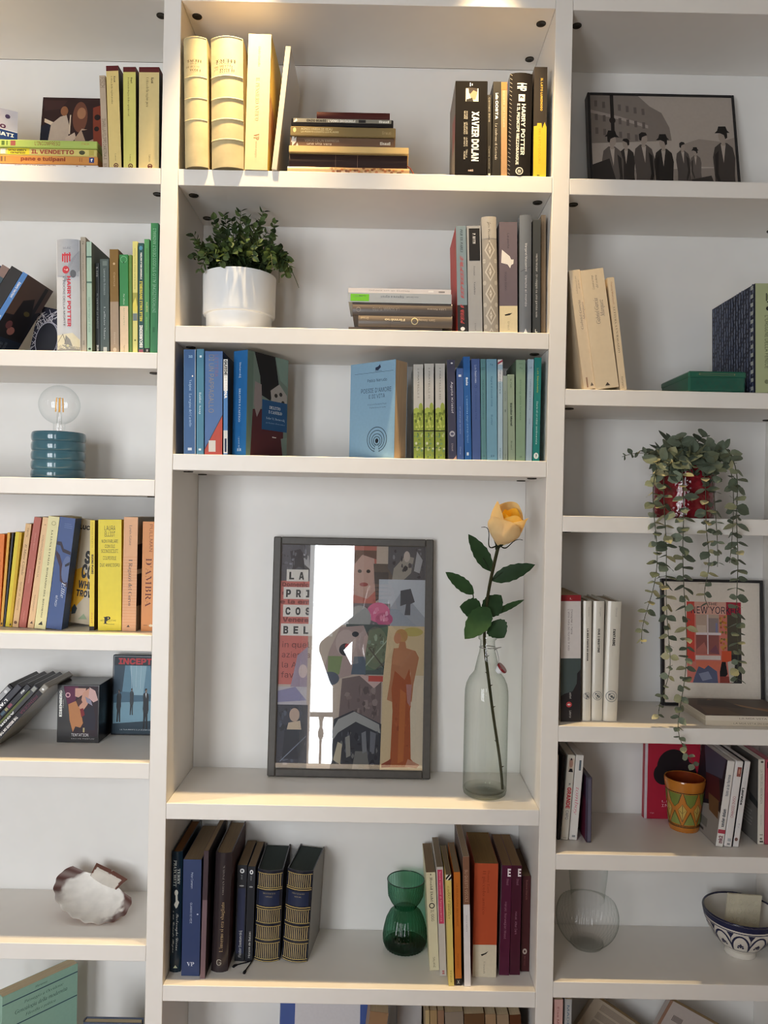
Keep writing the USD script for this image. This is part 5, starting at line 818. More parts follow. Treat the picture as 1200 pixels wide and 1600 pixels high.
pr += [('r', .66, .805, .27, .6, '4c463a'), ('r', .6, .7, .57, .66, 'cc5434'), ('r', .7, .805, .6, .835, '2c2a2a'), ('p', [(.6, .66), (.64, .66), (.66, .76), (.64, .78), (.58, .78), (.58, .74)], '17161a'), ('p', [(.32, .78), (.36, .7), (.42, .72), (.46, .69), (.55, .74), (.56, .835), (.3, .835)], '5a607c'), ('p', [(.36, .76), (.46, .74), (.5, .8), (.4, .82)], '868ca4'), ('r', .58, .7, .78, .835, '8c4038'), ('p', [(.66, .66), (.74, .64), (.72, .83), (.68, .83)], 'b8b4a8'),
       ('h', 'THE', .46, .56, .17, .193, '2a2434', 's'), ('h', 'NEW YORKER', .28, .79, .205, .262, '2a2838', 's')]
picture('framed_cover_print', 'black framed magazine cover print with wide pale mount behind the trailing eucalyptus', 'picture', T(X0, yb, ZB['R4'] + .0004) @ T(0, .012, 0) @ Rx(-rad(4)) @ T(0, -.012, 0), wd, hg, .012, .0065, 'black_frame', pr)
_, yl, _ = ground(1102.5, 1133.6, ZB['R4'])
stack('R4', [
    (1102.5, 1246, 1125.6, 1134.0, yl, .155, 'paper', 'c9bda9', 'lower of two cream magazines lying beside the framed cover print', [('d', 'LA MIA VITA IN CINQUE ANNI', .35, .65, .3, .9, '6a6258', 's')], dict(page='c8bca8', name='magazine', cat_='magazine')),
    (1102.2, 1247, 1117.0, 1125.0, yl - .002, .155, 'paper', 'd2c8b8', 'upper of two magazines lying by the framed print, brown painted cover facing up', [('d', 'LA MIA VITA A PARIGI', .35, .65, .36, .9, '6a6258', 's')], dict(page='c8bca8', name='magazine', cat_='magazine', rc=[('r', 0, 1, 0, 1, '5c5046'), ('p', [(.1, 1), (.35, .7), (.5, .75), (.3, 1)], '7a5c40'), ('p', [(.1, .9), (.9, .3), (.95, .34), (.15, .96)], 'a07a54'), ('p', [(.4, .6), (.9, .5), (.9, .2), (.6, .1)], '46403a'), ('p', [(0, .4), (.4, .35), (.5, .1), (.1, .05)], '6b5d4c')]))], 'magazines lying on the fourth right shelf', y=yl)

GR = 'films and books on the fifth shelf of the right column'
TS = 1172
def dv(uL, uR, uT, vT, y, col, lab, sp, d=.135, **kw): return B('R5', uL, uR, uT, vT, y, 'dvd', col, lab, sp, d=d, name='dvd_case', cat_='film case', **kw)
_, yd, _ = ground(880, 1313, ZB['R5'])
h19 = .19
def vt(u, y): return pix((x_on(u, y, ZB['R5'] + h19), y, ZB['R5'] + h19))[1]
dv(862, 869.6, 866, vt(866, yd), yd, 'cfc6c2', 'white film case with red print, almost hidden by the upright', [('d', 'ROSSO', .3, .7, .3, .7, 'a04048', 's')])
dv(870.2, 875.4, 878.8, vt(878, yd), yd, '17151a', 'slim black film case left of the white one with a tiny portrait', [])
dv(875.8, 888.2, 887.2, vt(887, yd), yd, 'd4cfc4', 'white film case with a tiny portrait and red block title', [('p', [(.2, .04), (.85, .04), (.85, .2), (.2, .2)], 'c8b8a8'), ('e', .52, .1, .24, .05, 'b08878'), ('p', [(.28, .08), (.5, .03), (.78, .08), (.7, .06), (.4, .06)], '2a2024'), ('p', [(.25, .2), (.4, .16), (.7, .16), (.85, .2)], '1c1a20'), ('d', 'IL', .45, .65, .33, .36, '4a4a52', 'b'), ('d', 'GRANDE', .3, .8, .38, .63, 'c03a40', 'b'), ('d', 'CAPO', .35, .7, .65, .76, '3a4660', 's'), ('r', .3, .7, .97, .975, '8a8478')])
dv(889.0, 902.0, 900.4, vt(900, yd), yd, 'd8d4ce', 'white film case with slim red lettering, left of the dark disc case', [('r', .45, .7, .06, .18, '5a646c'), ('d', 'tomboy', .3, .75, .38, .7, 'd07a8a', 'i'), ('r', .3, .7, .94, .965, '8a8a8a')])
_, yc, _ = ground(915, 1317, ZB['R5'])
B('R5', 916.4, 924.2, 917.8, 1214.5, yc, 'dvd', '4a4654', 'small dark purple disc case right of the white film cases', [('r', .2, .8, .03, .97, '5c5868')], lc=[('r', .02, .98, .02, .98, '35142c'), ('p', [(.5, .3), (1, .4), (1, 1), (.6, 1)], '5a1a30'), ('r', .9, .98, .02, .98, '5a566a')], d=.125, name='disc_case', cat_='disc case')
_, yr, _ = ground(1010, 1276, ZB['R5']); yr = min(yr, .2)
X0 = x_on(1006, yr, ZB['R5']); X1 = x_on(1092, yr, ZB['R5'])
F('R5', 1006, None, 0, yr, X1 - X0, .215, .016, 'paper', 'a41e34', 'red book with a dark curly head on its cover, at the back behind the cup',
  [('r', 0, .05, 0, 1, 'c8bcc0'), ('r', .05, 1, 0, 1, 'a81f36'), ('e', .52, .42, .3, .2, '1c1418'), ('e', .34, .5, .18, .12, '1c1418'), ('e', .74, .5, .2, .15, '24161c'), ('p', [(.45, .6), (.8, .55), (.9, .8), (.6, .86)], '7a1626'), ('h', 'LES', .31, .56, .79, .815, 'd8b0b4', 's'), ('h', 'IMAGES', .31, .82, .835, .865, 'd8b0b4', 's'), ('h', 'TM', .1, .18, .93, .945, 'd0a0a8', 's')])
_, ya, _ = ground(1123, 1324, ZB['R5'])
lcov = [('r', 0, 1, 0, 1, '8d8680'), ('p', [(0, 0), (1, 0), (1, .62), (.75, .58), (0, .74)], '241a22'), ('p', [(.1, 0), (.95, 0), (.9, .24), (.3, .3)], '4a4656'), ('p', [(.3, .3), (.8, .26), (.95, .5), (.4, .6)], '4a1c20'), ('p', [(.5, .5), (.9, .5), (.95, .7), (.6, .68)], '6a4a30'), ('r', .1, .6, .8, .9, '6a645e'), ('r', .2, .5, .93, .96, '3a3430')]
dv(1117.6, 1130.2, 1136.6, vt(1143, ya), ya, 'd9d5d0', 'leaning white film case with a red band near its foot, right of the cup', [('u', 'xavier dolan', .3, .7, .56, .77, '4a5058', 'b'), ('u', 'tom a la ferme', .3, .68, .16, .41, '8a8c90', 'b'), ('r', .05, .98, .8, .845, 'a83a4a'), ('u', 'mk2', .25, .75, .87, .96, '7a4a50', 'b')], lc=lcov)
dv(1131.4, 1143.4, 1150.4, vt(1157, ya), ya, 'd8d4d2', 'leaning white film case with a small red portrait and red title', [('r', .3, .85, .07, .18, '8a5048'), ('e', .58, .12, .14, .03, 'c08a78'), ('d', 'OGNI GIORNO', .25, .6, .41, .66, 'b05860', 's'), ('r', .3, .75, .9, .935, 'a8acb0'), ('r', .3, .7, .955, .975, '8a8c90')])
dv(1144.4, 1154.6, 1163.4, vt(1170, ya), ya, 'd6d3d2', 'leaning white film case with a small black title, rightmost of its trio', [('d', 'Xavier Dolan regista', .5, .62, .07, .3, 'a0a0a4', 's'), ('d', 'Laurence', .2, .6, .31, .51, '2a2a2e', 'b'), ('d', 'Fr', .4, .6, .72, .78, '8a8a90', 's'), ('e', .4, .91, .26, .02, '7a5a54')], lc=[('r', 0, 1, 0, 1, '2a2a2e')])
_, ye, _ = ground(1189, 1320, ZB['R5'])
dv(1183.2, 1194.6, 1184.6, vt(1184, ye), ye, 'd2ccc0', 'upright white film case with grey title at the right picture edge', [('e', .55, .03, .2, .012, '4a4640'), ('d', "LA TERRA DELL'ABBONDANZA", .35, .65, .12, .52, '8a8478', 's'), ('d', 'Wim Wenders', .4, .58, .65, .78, 'a8a296', 's'), ('r', .3, .75, .88, .89, '8a8478'), ('e', .5, .93, .18, .012, '7a766a'), ('r', .3, .8, .955, .975, '4a4640')], lc=[('r', 0, 1, 0, 1, '6e6a66'), ('p', [(0, 0), (1, 0), (1, .5), (.3, .4)], '55524f'), ('p', [(.7, .44), (1, .5), (1, .58), (.7, .54)], '2a2c2c'), ('lines', .15, .85, .6, .85, 6, '8a8680')])
dv(1195.2, 1206, 1196.6, vt(1196, ye), ye, 'a84858', 'rose red film case cut by the right picture edge', [('r', .2, .8, .03, .1, '2a2022')])

GR = 'books on the lowest shelf of the right column'
def lowr(uL, uR, col, lab, y, sp, htop=-1.03):
    z = ZB['R7']; zt = htop + ZO; X0, X1 = x_on(uL, y, zt - .02), x_on(uR, y, zt - .02)
    t = thing('book', lab, 'book', GR, T(X0, y, z + .0003)); book_parts(t, X1 - X0 - .0006, zt - z, .14, 'paper', col, sp)
lowr(865.8, 879.8, 'c8a098', 'pink paperback spine against the upright at the bottom of the right column', .012, [('d', 'Elsa Morante', .35, .6, .05, .3, '8a4a48', 's'), ('d', 'Menzogna', .35, .6, .4, .8, '8a4a48', 's')])
lowr(883.0, 893.6, 'a8a8a6', 'slim grey paperback right of the pink one at the bottom right', .014, [('d', 'MADRE PICCOLA', .3, .65, .04, .5, '4a6478', 's')])
def tilt_book(uP, vP, y, w, h, th, roll, col, lab, pr):
    """uP, vP: the upper corner that shows; the book stands on its lowest corner."""
    a = rad(roll); P_ = at(uP, vP, y)
    R_ = Ry(a) @ Rz(-math.pi / 2) @ T(-th, 0, 0)
    zs = [(R_ @ np.array([x, yy, zz, 1]))[2] for x in (0, th) for yy in (0, w) for zz in (0, h)]
    corner = R_ @ np.array([th, 0 if roll > 0 else w, h, 1])
    M = T(P_[0] - corner[0], y, ZB['R7'] + .0004 - min(zs)) @ R_
    t = thing('book', lab, 'book', GR, M); book_parts(t, th, h, w, 'paper', col, (), rc=pr, page='b8a078')
def hfor(uP, vP, y, w, roll):
    a = rad(abs(roll)); Z = at(uP, vP, y)[2] - ZB['R7']; return (Z - w * math.sin(a)) / math.cos(a) if True else 0
for uP, vP, y, w, roll, th, col, lab, pr in [
    (931, 1557, .166, .2, 33, .016, 'a89a88', 'beige paperback tilted with rows of print on its back cover, at the bottom right', [('r', 0, 1, 0, 1, 'a39685')] + [('lines', .12, .92, .05 + .17 * k, .18 + .17 * k, 7, '6a6058') for k in range(3)] + [('r', .62, .92, .6, .75, 'c0b4a4')]),
    (1048, 1562, .14, .24, 28, .016, 'b3aaa4', 'pale grey paperback tilted with a small dark barcode, at the bottom right corner', [('r', 0, 1, 0, 1, 'aea5a0'), ('r', 0, .03, 0, 1, '8a6a58')] + [('r', .1 + k * .012, .106 + k * .012, .22, .33, '3a3430') for k in range(9)] + [('lines', .6, .95, .02, .3, 12, '6e6660')])]:
    tilt_book(uP, vP, y, w, max(hfor(uP, vP, y, w, roll), .12), th, roll, col, lab, pr)
# ---------------------------------------------------------------- plants, glass, ceramics
def leaf(base, d, nrm, l, w, fold=.25, curl=.15, n=5, tip=1.0, serr=0.0):
    """A folded, slightly curled leaf with thickness of its own: two halves along the midrib."""
    d = np.asarray(d, float); d = d / np.linalg.norm(d); s = np.cross(d, nrm); s /= np.linalg.norm(s) + 1e-9; u = np.cross(s, d)
    t = np.linspace(0, 1, n + 1); hw = w / 2 * np.sin(np.pi * t ** tip) ** .75; hw[0] = w * .06; hw[-1] = 0
    if serr: hw[1:-1] *= 1 + serr * np.where(np.arange(n - 1) % 2, 1, -1)
    mid = np.asarray(base) + t[:, None] * l * d - (curl * l * t ** 2)[:, None] * u
    L_ = mid + hw[:, None] * (s + fold * u); R_ = mid - hw[:, None] * (s - fold * u)
    V = np.vstack([mid, L_, R_]); k = n + 1; F = []
    for i in range(n):
        F += [(i, i + 1, k + i + 1), (i, k + i + 1, k + i), (i, 2 * k + i + 1, i + 1), (i, 2 * k + i, 2 * k + i + 1)]
    m = trimesh.Trimesh(V, np.array(F), process=False); m.update_faces(m.nondegenerate_faces()); return m
def unit(v): v = np.asarray(v, float); return v / (np.linalg.norm(v) + 1e-9)
def perp(t, a):
    b = unit(np.cross(t, [.2, .3, .93] if abs(t[2]) < .95 else [1, 0, 0])); c = np.cross(t, b); return math.cos(a) * b + math.sin(a) * c

# green bush in a white pot -------------------------------------------------
yp = .098; cx = (x_on(319, yp, ZB['C2'] + .1) + x_on(430, yp, ZB['C2'] + .1)) / 2; r1 = (x_on(430, yp, ZB['C2'] + .1) - x_on(319, yp, ZB['C2'] + .1)) / 2
zr = at(374, 416.5, yp - r1)[2] - ZB['C2']; zb = at(374, 483, yp - r1)[2] - ZB['C2']; r0 = r1 * .9
t = thing('potted_plant', 'bushy dark green plant in a white pot on the second centre shelf', 'plant', None, T(cx, yp, ZB['C2'] + .0003))
pot = lathe([(.0001, 0), (r0 * .97, 0), (r0, .003), (r0 * 1.015, zb - .004), (r0 * 1.02, zb), (r1 * .985, zb + .0015), (r1, zb + .006), (r1 * 1.012, zr - .002), (r1 * 1.005, zr), (r1 * .97, zr - .001), (r1 * .95, zr - .02), (r1 * .9, .01), (.0001, .01)], 72)
obj('pot', pot, 'white_ceramic', t, smooth=40)
obj('soil', lathe([(.0001, zr - .02), (r1 * .6, zr - .017), (r1 * .93, zr - .022), (r1 * .93, zr - .03), (.0001, zr - .03)], 40), 'soil', t, smooth=True)
rg = random.Random(4); tips = [(301, 366, .03), (300, 402, .05), (318, 385, .1), (333, 340, .08), (350, 334, .12), (352, 370, .03), (376, 328, .09), (388, 345, .16), (412, 329, .1), (430, 346, .06), (427, 366, .13), (440, 390, .04), (452, 408, .03), (467, 450, .02), (447, 432, .05), (436, 442, .03), (312, 425, .04), (330, 405, .015), (350, 400, .0), (372, 392, -.005), (392, 388, .01), (400, 360, .04), (366, 355, .05), (415, 400, .02), (342, 362, .15), (405, 345, .17), (340, 352, .05), (362, 342, .06), (385, 338, .05), (398, 352, .08), (418, 362, .06), (428, 385, .07), (326, 372, .06), (318, 400, .02), (334, 390, .0), (360, 378, .0), (384, 372, .01), (405, 378, .01), (422, 398, .05), (308, 378, .07), (345, 412, -.01), (395, 405, .0), (456, 432, .02), (425, 420, .0)]
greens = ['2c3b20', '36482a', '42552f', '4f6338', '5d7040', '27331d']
nl = 0
for k, (u, v, y) in enumerate(tips):
    P1 = at(u, v, max(y, .004)) - np.array([cx, yp, ZB['C2']]); a = rg.uniform(0, 6.28)
    P0 = np.array([P1[0] * .45, (P1[1]) * .4, zr - .02])
    lim = math.hypot(P0[0], P0[1])
    if lim > r1 * .8: P0[:2] *= r1 * .8 / lim
    mid = (P0 + P1) / 2; mid[2] = max(mid[2], zr + .012) + .02 + .015 * rg.random()
    if abs(P1[0]) > r1: mid[2] = max(mid[2], zr + .03); mid[0] = np.sign(P1[0]) * min(abs(mid[0]) + .012, r1 * 1.05)
    sp = spline([P0, mid, P1], 16); obj('stem', tube(sp, np.linspace(.0013, .0006, 16), 5), 'leaf', t, lin('3a4526'))
    ln = np.linalg.norm(np.diff(sp, axis=0), axis=1).sum(); n = max(5, int(ln / .012))
    for j in range(n):
        f = .2 + .8 * (j + .5) / n; i = min(int(f * 15), 14); p = sp[i] + (sp[i + 1] - sp[i]) * (f * 15 - i); tg = unit(sp[i + 1] - sp[i])
        a0 = rg.uniform(0, 6.28)
        for q in (0, 1):
            if p[2] < zr - .004 and math.hypot(p[0], p[1]) > r1 * .85: continue
            sd = perp(tg, a0 + q * math.pi + rg.uniform(-.2, .2)); dd = unit(sd * .8 + tg * .6)
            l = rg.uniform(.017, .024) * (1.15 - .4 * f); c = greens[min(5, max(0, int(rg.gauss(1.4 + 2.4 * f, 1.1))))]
            yy = p[1] + yp + dd[1] * l
            if yy > D - .004: continue
            nl += 1
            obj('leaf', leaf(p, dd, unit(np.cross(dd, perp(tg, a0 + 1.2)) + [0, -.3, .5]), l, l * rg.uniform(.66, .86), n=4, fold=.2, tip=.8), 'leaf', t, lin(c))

# trailing eucalyptus in a red pot ------------------------------------------
ye = .075; zz = ZB['R3'] + .06; cx = (x_on(1021, ye, zz) + x_on(1115.6, ye, zz)) / 2; r1 = (x_on(1115.6, ye, zz) - x_on(1021, ye, zz)) / 2; zr = at(1068, 728, ye)[2] - ZB['R3']
t = thing('trailing_plant', 'trailing eucalyptus in a red faceted glass pot on the third right shelf', 'plant', None, T(cx, ye, ZB['R3'] + .0003))
mat('red_glaze', {'t': ('texture_coordinate', {}), 'v': ('voronoi_texture', {'scale': 120.0}), 'n': ('noise_texture', {'scale': 40.0}), 'r': ('rgb_ramp', {'ramp': [(.3, lin('560a18')), (.7, lin('8c1828'))]}), 'b': ('bump', {'strength': .7, 'distance': .002}), 'p': ('principled_bsdf', {'roughness': .12, 'coat_weight': .6})},
    [('t.object', 'v.vector'), ('t.object', 'n.vector'), ('n.fac', 'r.fac'), ('r.color', 'p.base_color'), ('v.distance', 'b.height'), ('b.normal', 'p.normal')])
obj('pot', lathe([(.0001, 0), (r1 * .93, 0), (r1 * .955, .003), (r1, zr), (r1 * .95, zr), (r1 * .9, .012), (.0001, .012)], 56), 'red_glaze', t, smooth=40)
obj('soil', lathe([(.0001, zr - .012), (r1 * .92, zr - .016), (.0001, zr - .03)], 32), 'soil', t, smooth=True)
rg = random.Random(8); eg = ['74806e', '687463', '838f7c', '8b967f', '5f6b5a']; ec = ['bdb98e', 'c9c49c', 'a9a985']
O = np.array([cx, ye, ZB['R3']])
def strand(pts, n, l0, l1, pale=.18, r=.0011, up=False, full=1.0):
    """pts: (u, v, y) along the strand; opposite leaves in pairs."""
    P = np.array([at(u, v, y) - O for u, v, y in pts]); sp = spline(P, 40)
    obj('stem', tube(sp, np.linspace(r, r * .6, 40), 5), 'leaf', t, lin('5c5f48'), smooth=True)
    a0 = rg.uniform(0, 3.14)
    for j in range(n):
        f = (j + .6) / n; x = f * 39; i = min(int(x), 38); p = sp[i] + (sp[i + 1] - sp[i]) * (x - i); tg = unit(sp[i + 1] - sp[i]); a0 += 1.57 + rg.uniform(-.35, .35)
        l = l0 + (l1 - l0) * f
        for q in (0, 1):
            if rg.random() > full: continue
            sd = perp(tg, a0 + q * math.pi); dd = unit(sd * .95 + tg * rg.uniform(.05, .55) + np.array([0, -.12, 0]))
            if p[1] + ye + dd[1] * l > D - .004 and p[2] > -.3: continue
            ll = l * rg.uniform(.8, 1.15); c = rg.choice(ec) if rg.random() < pale else rg.choice(eg)
            obj('leaf', leaf(p, dd, unit(np.array([rg.uniform(-.4, .4), rg.uniform(-.9, -.1), rg.uniform(.3, 1)])), ll, ll * rg.uniform(.66, .92), n=4, fold=.12, curl=rg.uniform(-.1, .2), tip=.85), 'leaf', t, lin(c))
ys = -.02
strand([(1046, 730, .05), (1030, 722, .0), (1022, 750, -.015), (1023, 815, ys), (1026, 890, ys), (1015, 940, ys), (1004, 980, ys), (1003, 1006, ys)], 22, .029, .018, .3)
strand([(1052, 732, .04), (1040, 728, .0), (1037, 770, -.02), (1041, 850, ys - .005), (1041, 930, ys), (1045, 1000, ys), (1046, 1050, ys), (1034, 1090, ys), (1029, 1124, ys)], 28, .031, .016, .28)
strand([(1064, 730, .03), (1064, 722, -.01), (1068, 770, -.025), (1067, 850, ys - .006), (1070, 940, ys), (1073, 1020, ys - .004), (1070, 1060, ys), (1062, 1110, ys), (1061, 1150, ys), (1075, 1180, ys), (1086, 1200, ys)], 33, .031, .018, .22)
strand([(1080, 728, .04), (1094, 722, .0), (1102, 760, -.018), (1104, 830, ys), (1107, 890, ys), (1101, 925, ys), (1108, 950, ys)], 16, .029, .019, .25)
strand([(1085, 730, .05), (1106, 728, .01), (1115, 770, -.01), (1120, 830, ys), (1121, 886, ys)], 12, .026, .018, .15)
strand([(1090, 730, .05), (1132, 700, .02), (1150, 735, -.01), (1151, 800, ys), (1153, 870, ys), (1151, 950, ys), (1153, 1010, ys - .004), (1151, 1066, ys)], 30, .030, .021, .1)
strand([(1088, 728, .06), (1126, 706, .04), (1140, 730, .02), (1146, 775, .0), (1143, 850, ys), (1140, 880, ys)], 12, .023, .016, .1)
strand([(1050, 728, .07), (1030, 712, .06), (1005, 708, .05), (985, 710, .045), (972, 714, .045)], 8, .024, .012, .05)
for pts in ([(1068, 728, .07), (1052, 700, .06), (1040, 688, .05)], [(1068, 728, .06), (1066, 700, .03), (1062, 684, .02)], [(1072, 728, .08), (1084, 700, .07), (1100, 680, .06)], [(1072, 728, .05), (1100, 712, .03), (1128, 706, .02)], [(1062, 728, .05), (1044, 716, .02), (1024, 726, .0)], [(1074, 728, .04), (1088, 708, .01), (1098, 716, -.005)], [(1064, 728, .09), (1048, 700, .1), (1058, 690, .09)], [(1078, 726, .07), (1116, 716, .05), (1142, 722, .03)], [(1062, 730, .04), (1050, 722, .005), (1044, 744, -.01)], [(1070, 728, .04), (1076, 716, .0), (1082, 730, -.012)], [(1080, 728, .03), (1104, 722, -.005), (1120, 748, -.012)], [(1056, 728, .08), (1034, 706, .08), (1020, 716, .06)]):
    strand(pts, 7, .036, .031, .08)

# table lamp -----------------------------------------------------------------
yl = .105; zz = ZB['L3'] + .05; cx = (x_on(51.5, yl, zz) + x_on(131.5, yl, zz)) / 2; R = (x_on(131.5, yl, zz) - x_on(51.5, yl, zz)) / 2
hb = at(91, 673, yl - R)[2] - ZB['L3']
t = thing('table_lamp', 'teal ribbed ceramic table lamp with a clear globe bulb', 'lamp', None, T(cx, yl, ZB['L3'] + .0003))
pr = [(.0001, 0), (R * .93, 0)]
for k in range(5):
    for j in range(9):
        a = math.pi * j / 8; z = hb * (k + (1 - math.cos(a)) / 2 * 1.0) / 5; pr.append((R * (.945 + .055 * math.sin(a)), max(z, .0004 * (j + 1)) if k == 0 else z + .00002 * j))
pr += [(R * .9, hb), (.022, hb + .0005), (.02, hb - .006), (.0001, hb - .006)]
obj('base', lathe(pr, 72), 'teal_ceramic', t, smooth=50)
rb = .0445; zc = at(91, 633, yl)[2] - ZB['L3']
obj('socket', lathe([(.0001, hb - .004), (.0145, hb - .004), (.0145, hb + .004), (.0001, hb + .004)], 24), 'steel', t, smooth=30)
ang = np.linspace(0, math.pi - .30, 28)
glass = [(max(rb * math.sin(a), .0001), zc + rb * math.cos(a)) for a in ang] + [(.0128, zc - rb * .98), (.0125, hb + .002)]
obj('bulb', lathe(glass, 48), 'bulb_glass', t, smooth=True)
obj('bulb_stem', lathe([(.0001, zc - rb), (.006, zc - rb), (.005, zc - .022), (.003, zc - .015), (.0016, zc - .012), (.0014, zc + .014), (.0001, zc + .015)], 14), 'clear_ribbed_glass', t, smooth=True)
for k in range(4):
    a = k * math.pi / 2 + .5; p0 = np.array([.008 * math.cos(a), .008 * math.sin(a), zc - .016]); p1 = np.array([.0065 * math.cos(a), .0065 * math.sin(a), zc + .016])
    obj('filament', tube([p0, p1], .0013, 6), 'filament', t)
    obj('filament_wire', tube([p1, np.array([0, 0, zc + .0145])], .0004, 4), 'steel', t)

# picture frame with the collage ---------------------------------------------
yb = .170; X0 = x_on(417, yb, ZB['C4']); wd = x_on(672, yb, ZB['C4']) - X0; tl = rad(PICTILT); hg = .55
for _ in range(6): hg += at(433, 839.4, yb + hg * math.sin(tl))[2] - ZB['C4'] - hg * math.cos(tl)
Wc = 'e4e0dc'
def blobs(s0, s1, t0, t1, n, cols, seed, big=.03):
    q = random.Random(seed); o = []
    for _ in range(n):
        rs, rt = q.uniform(.15, 1) * big, q.uniform(.15, 1) * big; c = (q.uniform(s0 + rs, s1 - rs), q.uniform(t0 + rt, t1 - rt)); k = q.randint(5, 7); a0 = q.uniform(0, 6.28)
        o.append(('p', [(c[0] + rs * q.uniform(.5, 1) * math.cos(a0 + 6.283 * i / k), c[1] + rt * q.uniform(.5, 1) * math.sin(a0 + 6.283 * i / k)) for i in range(k)], q.choice(cols)))
    return o
col = [('r', 0, 1, 0, 1, 'b9a898'),
  # grey photograph strip at the top left
  ('r', 0, .2, 0, .165, '5c5a60'), ('p', [(.06, .03), (.13, .02), (.17, .06), (.2, .12), (.12, .1), (.08, .12)], '3a383e'), ('p', [(.15, .04), (.19, .05), (.2, .11), (.16, .09)], 'a8a4a4'),
  *blobs(0, .2, 0, .165, 30, ['4c4a50', '6c6a70', '3a383e', '84828a'], 1, .02),
  # salmon block of lettering
  ('r', 0, .2, .165, .63, 'c06a62'), ('h', 'Domenica', .01, .22, .172, .19, '7a3a38', 'b'), ('h', 'sera alle', .01, .22, .21, .228, '7a3a38', 'b'), ('h', 'e la em', .0, .21, .25, .268, '7a3a38', 'b'), ('h', 'Venere', .02, .2, .33, .35, '7a3a38', 'b'),
  ('h', 'in quel', .02, .21, .44, .465, '6a3436', 's'), ('h', 'azienda', .02, .22, .485, .51, '6a3436', 's'), ('h', 'la Ape', .02, .2, .53, .555, '6a3436', 's'), ('h', 'favore', .02, .2, .575, .6, '6a3436', 's')]
for k, (w_, t_) in enumerate((('LA', .125), ('PRIMA', .205), ('COSA', .285), ('BELLA', .37))):
    n = len(w_); o_ = (.04, .022, .022, .01)[k]; col += [('r', o_, o_ + .069 * n + .012, t_ - .012, t_ + .042, 'd9d2c8')]
    for j, ch in enumerate(w_): col.append(('h', ch, o_ + .016 + .069 * j, o_ + .052 + .069 * j, t_, t_ + .033, '2c3034', 'b'))
